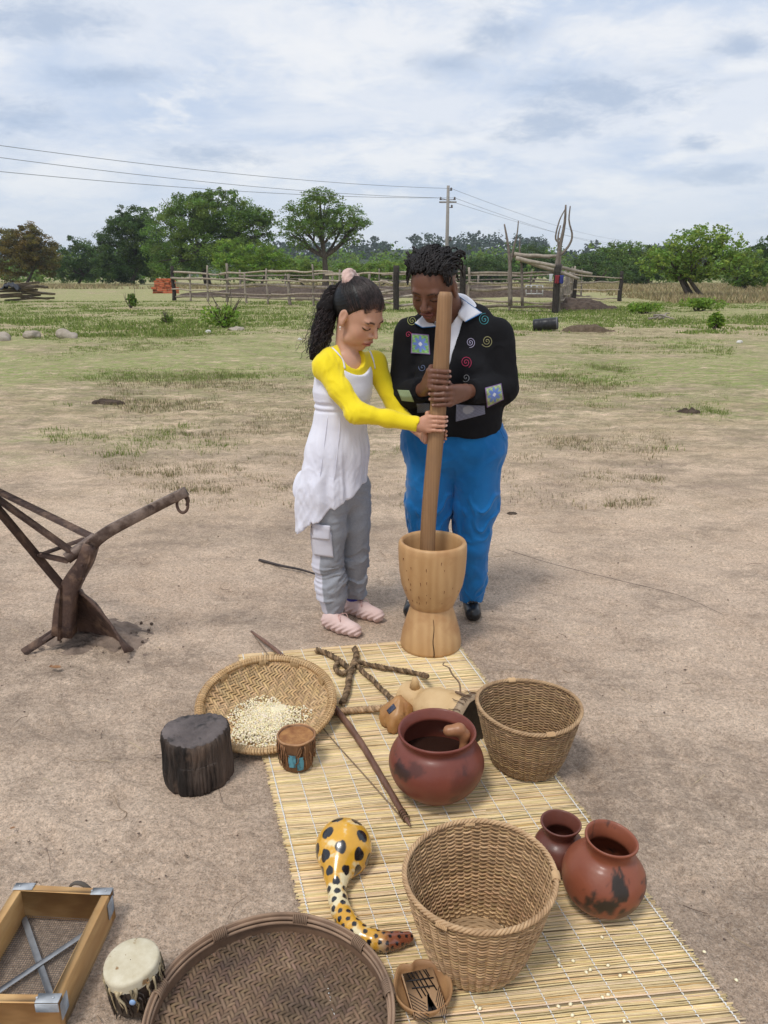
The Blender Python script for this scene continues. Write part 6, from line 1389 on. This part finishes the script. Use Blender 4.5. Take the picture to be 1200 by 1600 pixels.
    hc = lambda P: U(.02, ell((0, -.020, .036), (.0785 * 1.05, .094, .079)), ell((0, -.045, .040), (.068, .07, .068)))(P)
    def hq(P):
        p = P / hs; d = hc(p); y, z = p[:, 1], p[:, 2]; return smax(d, .50 * y - z + .048 + .004 * np.sin(p[:, 0] * 90), .014) * hs - .0018 * np.sin(p[:, 0] * 330 * 1.0 + 40 * y)
    sdfobj('hair_cap', xf(hq, ho, HM, .2), ho - .17, ho + .17, .0036, hair, root)
    g = np.random.default_rng(14); b = B()
    for i in range(230):
        u = g.uniform(-1, 1); L = g.uniform(.45, 1.0); v0 = g.uniform(-.15, .64) if g.random() < .6 else g.uniform(.6, .86) * (1 - .25 * abs(u)); n = 20; t = np.linspace(0, 1, n); lift = g.uniform(.000, .014) * (1.1 - .5 * abs(u))
        v = v0 - t * L * 1.15; uu = u * (1 - .15 * t) + .10 * np.sin(t * g.uniform(3, 9) + g.uniform(0, 6)); x = .072 * uu; y = -.014 + .085 * v
        rr = 1 - (x / .0835) ** 2 - ((y + .02) / .100) ** 2; z = .035 + .0805 * np.sqrt(np.clip(rr, 0, 1)); q = np.clip(-rr, 0, 3)
        P = np.stack((x * (1 + .10 * np.sqrt(t) * abs(u)), y, z - q * .05 * (y < .02)), 1); nr = P - A(0, -.02, .02); nr /= np.linalg.norm(nr, axis=1)[:, None]; P = P + nr * (lift * np.sin(np.pi * np.clip(t * .9 + .05, 0, 1)) ** .7 + .003 + .006 * np.sin(t * 14 + u * 9) * t)[:, None]
        if g.random() < .12: P[-6:] += np.linspace(0, 1, 6)[:, None] * A(np.sign(u) * .014, -.004, .006)
        P = (curve(P, 30) * hs) @ HM.T + ho; P = helix(P, .0017, g.uniform(0, 6), 75); tt = g.uniform(.45, 1.15); b.tube(P, np.linspace(.0036, .0028, 30) * g.uniform(.8, 1.2), 5, col=(tt, tt, tt))
    for i in range(70):                         # twists gathered up and back over the crown
        an = g.uniform(-1.25, 1.25); p0 = A(.060 * math.sin(an), .030 + .022 * math.cos(an), .098 - .02 * abs(math.sin(an))); P = np.array([p0, p0 + A(.010 * math.sin(an), -.022, .018), p0 + A(.020 * math.sin(an) + g.normal(0, .004), -.052, .026 + g.normal(0, .004)), p0 + A(.024 * math.sin(an) + g.normal(0, .006), -.084, .014), p0 + A(.010 * math.sin(an), -.106, -.012)])
        P = (curve(P, 22) * hs) @ HM.T + ho; tt = g.uniform(.5, 1.4); b.tube(helix(P, .0017, g.uniform(0, 6), 75), .0036, 5, col=(tt, tt, tt))
    for i in range(46):                         # loops curling over at the two sides
        sgn = 1 if g.random() < .55 else -1; p0 = A(sgn * g.uniform(.045, .072), g.uniform(-.06, .035), .075 + g.normal(0, .012)); P = np.array([p0, p0 + A(sgn * .012, -.008, .018), p0 + A(sgn * .024, -.022, .016), p0 + A(sgn * .026, -.036, .000), p0 + A(sgn * .016, -.050, -.012)])
        P = (curve(P, 18) * hs) @ HM.T + ho; tt = g.uniform(.45, 1.2); b.tube(helix(P, .0016, g.uniform(0, 6), 75), .0034, 5, col=(tt, tt, tt))
    for i in range(34):                         # locs hanging behind the ear and nape
        an = g.uniform(.15, 1.0) * (1 if g.random() < .8 else -1); p0 = A(.074 * math.sin(an * 1.5) * 1.02, -.060 - .03 * math.cos(an), g.uniform(.02, .07)); P = np.array([p0, p0 * A(1.12, 1.12, 1) + A(0, 0, -.015), p0 * A(1.14, 1.14, 1) + A(g.normal(0, .004), 0, -.030 - .025 * g.random())])
        P = (curve(P, 10) * hs) @ HM.T + ho; t = g.uniform(.6, 1.5); b.tube(helix(P, .0014, g.uniform(0, 6), 70), .0034, 5, col=(t, t, t))
    b.mk('hair', hair, root, kind='stuff')
    return root
woman()

# ---------------------------------------------------------------- the girl
def girl():
    Gd = lambda x, y, d=0: dp(x, y, 3.16 + d)
    HM = axes(53, 33, -3); hs = 1.15; ho = Gd(560, 492, -.01); base = tuple(gp(540, 965)); fw = norm(A(math.sin(math.radians(48)), -math.cos(math.radians(48)), 0)); sd_ = A(-fw[1], fw[0], 0)
    shR, shL = Gd(509, 574, -.085), Gd(584, 568, .085); elR, elL = dp(556, 645, 2.97), Gd(622, 645, .03)
    wrR = dp(655, 664, 2.955); wrL = dp(664, 682, 3.045)
    zR = dp(688, 650, 2.96)[2]; zL = dp(688, 674, 2.96)[2]
    hR = hand_sdf(zR, 222, 330, wrR, .0168, .0074, 1, .021, 1.6, tz=.010); hL = hand_sdf(zL, 150, 10, wrL, .0150, .0076, -1, .020, 1.3, tz=.008)
    nk0, nk1 = Gd(541, 560, .0), ho + HM @ A(0, -.034, -.055)
    tor = flatx(chain([Gd(540, 585), Gd(535, 640), Gd(530, 720)], [.09, .085, .10], .03), Gd(535, 640), fw, .75)
    aR = dp(521, 955, 3.125); aL = dp(553, 936, 3.25)
    body = U(.03, tor, cap(nk0, nk1, .047, .044), chain([shR, elR, wrR], [.036, .030, .020]), chain([shL, elL, wrL], [.036, .030, .020]), cap(shR, shL, .034),
             chain([Gd(515, 760, -.05), Gd(512, 850, -.045), aR], [.055, .045, .030]), chain([Gd(550, 760, .05), Gd(555, 850, .05), aL], [.055, .045, .030]))
    body = U(.016, body, head_sdf(ho, HM, hs, .98, .85, .84, 1)); body = U(.008, body, hR, hL)
    skin = A(.56, .315, .215); V, Q = sdfmesh(body, A(-.36, 2.86, .0), A(.32, 3.44, 1.54), .0032)
    C = face_col(V, ho, HM, hs, .98, skin, A(.44, .15, .12), A(.035, .020, .016), skin * A(.72, .60, .58), 1.0, 1.35)
    p = ((V - ho) @ HM) / hs; hn = (V[:, 0] > .12)[:, None]; C = C * np.where(hn, A(.92, .84, .80), 1)
    C = nailcol(V, C, A(.80, .52, .46), .84)
    root = mk('person', V, Q, None, M_SKIN, origin=base, col=C)
    root['label'] = 'girl in a yellow top, white apron dress and grey joggers holding the pestle'; root['category'] = 'person'
    yel = cloth('yellow_jersey', (.80, .62, .012), (.86, .69, .022), .25, 300, .8)
    tY = flatx(chain([Gd(540, 580, .0), Gd(537, 610), Gd(534, 660)], [.108, .112, .104], .03), Gd(535, 640), fw, .80)
    dR = norm(wrR - elR); dL = norm(wrL - elL); cR = wrR - dR * .006; cL = wrL - dL * .004
    aRm = clip(chain([shR, shR * .5 + elR * .5 + A(-.0, -.004, -.004), elR, wrR * .5 + elR * .5, wrR], [.047, .041, .036, .033, .028], .02), lambda P: (P - cR) @ dR, .003); aLm = clip(chain([shL, elL, wrL], [.045, .034, .027], .02), lambda P: (P - cL) @ dL, .003)
    ysh = U(.022, tY, aRm, aLm, cap(shR, shL, .050), cap(Gd(516, 562, -.05), nk0, .046, .046), cap(Gd(541, 566), nk0, .062, .050)); ysh = sub(ysh, cap(Gd(553, 556, -.05), nk1 + fw * .02, .056, .07), .006)
    def yf(P):
        d = wrink(P, .0014, 34, 2); e = np.minimum(np.linalg.norm(P - elR, axis=1), np.linalg.norm(P - elL, axis=1)); w2 = np.minimum(np.linalg.norm(P - wrR, axis=1), np.linalg.norm(P - shR, axis=1))
        return d - (.25 + np.exp(-(e / .08) ** 2) + .6 * np.exp(-(w2 / .09) ** 2)) * .0062 * creases(P[:, 0] * 10 - P[:, 2] * 4, P[:, 2] * .8 + P[:, 0], 1.2, 14, 91)
    yo = sdfobj('yellow_top', warp(ysh, yf), A(-.38, 2.85, .90), A(.28, 3.44, 1.36), .0044, yel, root)
    # apron dress
    cen = lambda z: np.interp(z, [.45, .62, .80, 1.0, 1.2], [Gd(509, 815)[0], Gd(517, 760)[0], Gd(525, 700)[0], Gd(533, 640)[0], Gd(538, 590)[0]])
    dr = flatx(chain([Gd(538, 588), Gd(536, 615), Gd(533, 644), Gd(527, 700), Gd(517, 762), Gd(508, 830)], [.130, .129, .118, .138, .150, .140], .02), Gd(533, 640), fw, .80)
    dr = U(.03, dr, ell(Gd(490, 762, .05), (.085, .085, .09)))
    zt = Gd(560, 587, -.08)[2]
    dr = clip(dr, lambda P: P[:, 2] - (zt + 5.0 * ((P - Gd(538, 590)) @ sd_) ** 2 - .0) , .003)
    hx0, hz0, hx1, hz1 = Gd(468, 818)[0], Gd(468, 820)[2], Gd(577, 742)[0], Gd(577, 744)[2]
    dr = clip(dr, lambda P: hz0 + (hz1 - hz0) * ((P[:, 0] - hx0) / (hx1 - hx0)) ** 1.0 + .005 * np.sin(P[:, 0] * 35 + P[:, 1] * 30) - P[:, 2], .003)
    def df(P):
        z = P[:, 2]; th = np.arctan2(P[:, 1] - 3.16, P[:, 0] - cen(z)); k = sstep(1.02, .62, z)
        return wrink(P, .0012, 30, 6) + k * .007 * np.sin(7 * th + 3 * np.sin(z * 5 + th * 2)) - k * .010 * creases(th + z * 1.2, z, 1.3, 3.5, 61) - k * .0035 * creases(th * 2, z, 1.5, 13, 71) + .008 * np.exp(-((z - .998) / .008) ** 2) + .006 * np.exp(-((z - .972) / .006) ** 2) + .002 * np.exp(-((z - 1.02) / .006) ** 2) - .003 * np.exp(-((z - 1.04) / .05) ** 2) * creases(P[:, 0] * 5, z, 1, 26, 44)
    wht = cloth('white_voile', (.70, .70, .79), (.76, .76, .84), .3, 180, .8)
    do = sdfobj('apron_dress', warp(dr, df), A(-.48, 2.9, .40), A(.1, 3.44, 1.24), .005, wht, root)
    bv = bvh_of(yo, do, root)
    for pts in ([(513, 533), (519, 543), (528, 552), (536, 563), (539, 576)], [(578, 549), (581, 556), (584, 565), (586, 576)]):
        P = [hit(bv, x, y, .003) for x, y in pts]; P = [q for q in P if q is not None]
        if len(P) > 2: b = B(); b.tube(curve(P, 16), .0042, 6, flat=.5); b.mk('strap', wht, root)
    for pts in ([(512, 650), (506, 700), (500, 745), (496, 790)], [(532, 652), (528, 700), (522, 750), (516, 800)]):
        P = [hit(bv, x, y, -.0002) for x, y in pts]; P = [q for q in P if q is not None]
        if len(P) > 2: b = B(); b.tube(curve(P, 40), .0014, 5); b.mk('seam', wht, do)
    # joggers
    LR = [Gd(514, 770, -.05), Gd(513, 830, -.045), Gd(512, 880, -.035), aR + A(0, .0, .07), aR + A(0, 0, .015)]; LL = [Gd(551, 760, .05), Gd(554, 820, .055), Gd(556, 870, .06), aL + A(0, 0, .06), aL + A(0, 0, .012)]
    jg = U(.012, chain(LR, [.082, .074, .062, .060, .050], .01), chain(LL, [.080, .068, .056, .054, .047], .01)); jg = U(.03, jg, flatx(cap(Gd(530, 700), Gd(531, 760), .11), Gd(530, 740), fw, .8))
    zc = min(aR[2], aL[2]) + .004
    def jf(P):
        z = P[:, 2]; k = sstep(.40, .22, z); th = np.arctan2(P[:, 1] - 3.18, P[:, 0] + .15)
        return wrink(P, .0018, 20, 4) - (.25 + .75 * k) * .015 * creases(P[:, 0] * 7 + P[:, 1] * 5, z, 1.3, 17, 81)
    jg = clip(jg, lambda P: zc - P[:, 2] + (P[:, 1] > 3.2) * .012, .004)
    def jc(V):
        c = np.tile(A(.30, .31, .34), (len(V), 1)); ax = np.interp(V[:, 2], [aR[2], LR[2][2], LR[0][2]], [aR[0], LR[2][0], LR[0][0]]); ay = np.interp(V[:, 2], [aR[2], LR[2][2], LR[0][2]], [aR[1], LR[2][1], LR[0][1]])
        d = np.stack((V[:, 0] - ax, V[:, 1] - ay), 1); d /= np.linalg.norm(d, axis=1)[:, None] + 1e-6; k = sstep(.70, .76, d @ A(-.93, -.37)) * (V[:, 0] < ax + .06) * (np.abs(V[:, 1] - ay) < .12); n = fbm(V[:, 0] * 250, V[:, 2] * 900, 3, 2)
        c *= (.88 + .24 * n)[:, None]; return c * (1 - k[:, None]) + A(.62, .61, .68) * k[:, None]
    jo = sdfobj('joggers', warp(jg, jf), A(-.42, 2.9, .02), A(.06, 3.44, .80), .0048, mat('grey_jersey', (1, 1, 1), attr=True, rough=.9, bump=.3, bscale=250, bdist=.001, scale=5), root, col=jc)
    bj = bvh_of(jo); wp = cloth('white_pocket', (.60, .59, .66), (.66, .65, .71))
    pk = patch('cargo_pocket', [(484, 828), (517, 832), (521, 871), (492, 867)], bj, wp, root, .006, 14, 14, th=.006); patch('pocket_flap', [(482, 817), (516, 822), (515, 844), (486, 841)], bj, wp, pk, .012, 12, 10, th=.004)
    # shoes
    pk_ = mat('pink_knit', (.62, .44, .40), (.70, .53, .49), 20, rough=.75, bump=.3, bscale=200, bdist=.001); sock = cloth('blue_sock', (.06, .065, .28))
    for h, t_, an in ((gp(510, 984) + A(.012, .02, .036), gp(556, 996) + A(-.006, .012, .030), aR), (gp(542, 960) + A(.012, .02, .036), gp(592, 973) + A(-.006, .012, .030), aL)):
        d = norm((t_ - h) * A(1, 1, 0)); n_ = A(-d[1], d[0], 0); f = U(.02, chain([h, h * .5 + t_ * .5 + A(0, 0, .001), t_], [.037, .039, .031]), cap(an + A(0, 0, -.01), h + d * .02 + A(0, 0, .02), .036, .034)); 
        f = sub(f, cap(an + A(0, 0, .05), an + A(0, 0, .006), .032), .004)
        f = flatx(f, h, n_, .96); f = warp(f, lambda P, h=h, d=d: -.0028 * sstep(.065, .025, P[:, 2]) * np.sin(((P - h) @ d) * 200 - P[:, 2] * 130 + 2 * np.sin(P[:, 2] * 90))); f = clip(f, lambda P: .0005 - P[:, 2], .003)
        sn_ = sdfobj('sneaker', f, np.minimum(h, t_) - A(.08, .08, .04), np.maximum(h, t_) + A(.08, .08, .12), .0032, pk_, root)
        b = B(); m = h * .45 + t_ * .55
        for k in range(4): q = h * (.62 - k * .10) + t_ * (.38 + k * .10) + A(0, 0, .042 - k * .003); b.tube(curve([q - n_ * .022 - A(0, 0, .012), q, q + n_ * .022 - A(0, 0, .012)], 8), .0016, 5)
        q = h * .6 + t_ * .4 + A(0, 0, .044); b.tube(curve([q, q + d * .02 - n_ * .02 + A(0, 0, .008), q + d * .03 - n_ * .03 - A(0, 0, .012), q + d * .005 - n_ * .012, q], 14), .0014, 4); b.tube(curve([q, q + d * .02 + n_ * .02 + A(0, 0, .006), q + d * .035 + n_ * .02 - A(0, 0, .012)], 10), .0014, 4); b.mk('laces', mat('pink_lace', (.66, .40, .36), rough=.8), sn_)
        b = B(); b.tube([an + A(0, 0, -.03), an + A(0, 0, .03)], .034, 18); b.mk('sock', sock, root)
    # hair
    hair = mat('dark_hair', (.010, .008, .008), (.034, .026, .026), 40, (1, 1, 1), rough=.42, spec=.4, bump=.4, bdist=.002, attr=True); hcore = mat('hair_core', (.009, .007, .007), rough=.75, spec=.15)
    zbl = lambda y: np.where(y > .004, -.018 + .095 * np.clip((y - .004) / .072, 0, 1) ** .52, -.020 + .6 * (y - .004))
    pb = A(0, -.078, .078)
    def hq(P):
        p = P / hs; d = U(.02, ell((0, -.017, .036), (.0745, .0945, .084)), ell((0, -.03, .02), (.071, .075, .075)))(p); y, z = p[:, 1], p[:, 2]; q = p - pb; an = np.arctan2(q[:, 0], q[:, 1] * .7 - q[:, 2] * .7)
        return smax(d, (zbl(y) - z) * .6 + .0012 * np.sin(p[:, 0] * 160), .012) * hs - .0004 * np.sin(an * 70) - .0003 * np.sin(an * 131 + 1)
    sdfobj('hair_cap', xf(hq, ho, HM, .2), ho - .17, ho + .17, .003, hair, root)
    pbw = ho + HM @ (pb * hs); g = np.random.default_rng(5)
    T = [pbw, Gd(522, 458, .03), Gd(511, 484, .02), Gd(504, 515, .0), Gd(496, 540, -.03), Gd(488, 560, -.05)]
    core = warp(chain(T, [.020, .032, .038, .036, .026, .010], .02), lambda P: wrink(P, .0035, 75, 4, 4)); sdfobj('ponytail', core, A(-.42, 2.9, 1.1), A(-.05, 3.36, 1.52), .005, hcore, root)
    TC_ = curve(T, 40); Tf, Xf, Yf = frames(TC_); b = B()
    for i in range(170):
        a = g.uniform(0, 6.28); s0 = g.integers(0, 14); s1 = g.integers(26, 40); rr = np.interp(np.arange(s0, s1), [0, 10, 20, 30, 39], [.018, .032, .040, .036, .018]) * g.uniform(.75, 1.12) * (1 + .0 * a)
        P = TC_[s0:s1] + rr[:, None] * (math.cos(a) * Xf[s0:s1] + math.sin(a) * Yf[s0:s1]); P = P + (np.linspace(0, 1, len(P))[:, None] ** 2) * g.normal(0, .012, 3)
        if a and i % 14 == 0: P = P + (np.linspace(0, 1, len(P))[:, None] ** 1.5) * A(-.035, 0, .0) * g.random()
        P = curve(P, len(P) * 3); P = helix(P, g.uniform(.002, .0055), g.uniform(0, 6), g.uniform(24, 40)); t = g.uniform(.5, 2.2); b.tube(P, g.uniform(.0005, .0016), 3, cap=False, col=(t, t * .9, t * .88))
    for i in range(26):                          # fly-away curls
        k = g.integers(4, 34); p0 = TC_[k] + g.normal(0, .02, 3) + A(-.02, 0, 0); P = curve([p0, p0 + A(-.02, 0, .002 + g.normal(0, .01)), p0 + A(-.035 - g.random() * .02, g.normal(0, .01), -.015), p0 + A(-.045, 0, -.03 - .02 * g.random())], 26); b.tube(helix(P, .003, g.uniform(0, 6), 30), .0005, 3, cap=False)
    hcen = A(0, -.017, .034); hr = A(.0755, .0955, .0850)
    for i in range(620):                         # strands combed back from the hairline to the ponytail
        y0 = g.uniform(-.075, .080); sg = 1 if g.random() < .5 else -1; z0 = float(zbl(np.array(y0))) + g.uniform(-.004, .014); yy = (y0 - hcen[1]) / hr[1]; zz = (z0 - hcen[2]) / hr[2]; xx = 1 - yy * yy - zz * zz
        x0 = sg * math.sqrt(max(0, xx)) * hr[0] if xx > 0 else 0
        if xx <= 0 or g.random() < .35: x0 = g.uniform(-.05, .05); y0 = .073 - abs(x0) * .30 + hcen[1] * 0; z0 = hcen[2] + hr[2] * math.sqrt(max(.02, 1 - (x0 / hr[0]) ** 2 - ((y0 - hcen[1]) / hr[1]) ** 2))
        a_ = norm((A(x0, y0, z0) - hcen) / hr); b_ = norm((pb + A(g.normal(0, .007), 0, g.normal(0, .007)) - hcen) / hr); tt = np.linspace(0, 1, 14)[:, None]; P = a_ * (1 - tt) + b_ * tt; P /= np.linalg.norm(P, axis=1)[:, None]; P[:, 2] += .03 * np.sin(tt[:, 0] * 3.1)
        P = P * hr * (1.004 + .010 * np.sin(tt * np.pi) * g.random()) + hcen; t = g.uniform(.4, 2.0); fade = (1 + 6.5 * np.exp(-np.arange(14) / 1.1))[:, None]; b.tube((P * hs) @ HM.T + ho, np.linspace(.0004, 1, 14) ** .35 * g.uniform(.0006, .0011), 3, cap=False, col=A(t, t * .86, t * .80) * fade * A(1, .85, .75) ** (fade > 2))
    for i in range(40):                          # fine hairs round the hairline
        x = g.uniform(-.06, .06); p0 = A(x, .075 - abs(x) * .4, .062 - abs(x) * .25); P = np.array([p0, p0 + A(0, .003, .008), p0 + A(0, -.01, .02)]); b.tube((curve(P, 8) * hs) @ HM.T + ho, .0005, 3, cap=False)
    b.mk('curls', hair, root, kind='stuff')
    # scrunchie
    d = norm(TC_[3] - pbw); x = norm(np.cross(d, (0, 1, .2))); y = np.cross(d, x); sc = warp(lambda P: np.sqrt((np.sqrt(((P - pbw) @ x) ** 2 + ((P - pbw) @ y) ** 2 + 1e-9) - .033) ** 2 + ((P - pbw) @ d) ** 2) - .023, lambda P: wrink(P, .0022, 190, 3, 4))
    sdfobj('scrunchie', sc, pbw - .08, pbw + .08, .0036, mat('pink_plush', (.52, .34, .29), (.66, .47, .41), 60, rough=.9, sheen=.5, bump=.8, bscale=220, bdist=.003), root)
    e = ho + HM @ (A(.0735 * .96 + .006, .004, -.040) * hs); b = B(); b.blob(e, (.0042, .0042, .0042), 10, 8); b.blob(e - A(0, 0, .008), (.0028, .0028, .0028), 8, 6); b.mk('earring', mat('pearl', (.75, .68, .62), rough=.2, spec=.6), root)
    return root
girl()
# ================================================================ haze
def haze():
    m = bpy.data.materials.new('air'); m.use_nodes = True; nt = m.node_tree; nt.nodes.clear(); o = nt.nodes.new('ShaderNodeOutputMaterial'); v = nt.nodes.new('ShaderNodeVolumePrincipled')
    v.inputs['Color'].default_value = (.82, .88, .97, 1); v.inputs['Density'].default_value = .00028; v.inputs['Anisotropy'].default_value = .2
    nt.links.new(v.outputs[0], o.inputs['Volume'])
    B().box((0, 0, 21), (2400, 2400, 46)).mk('haze', m, kind='stuff')
haze()
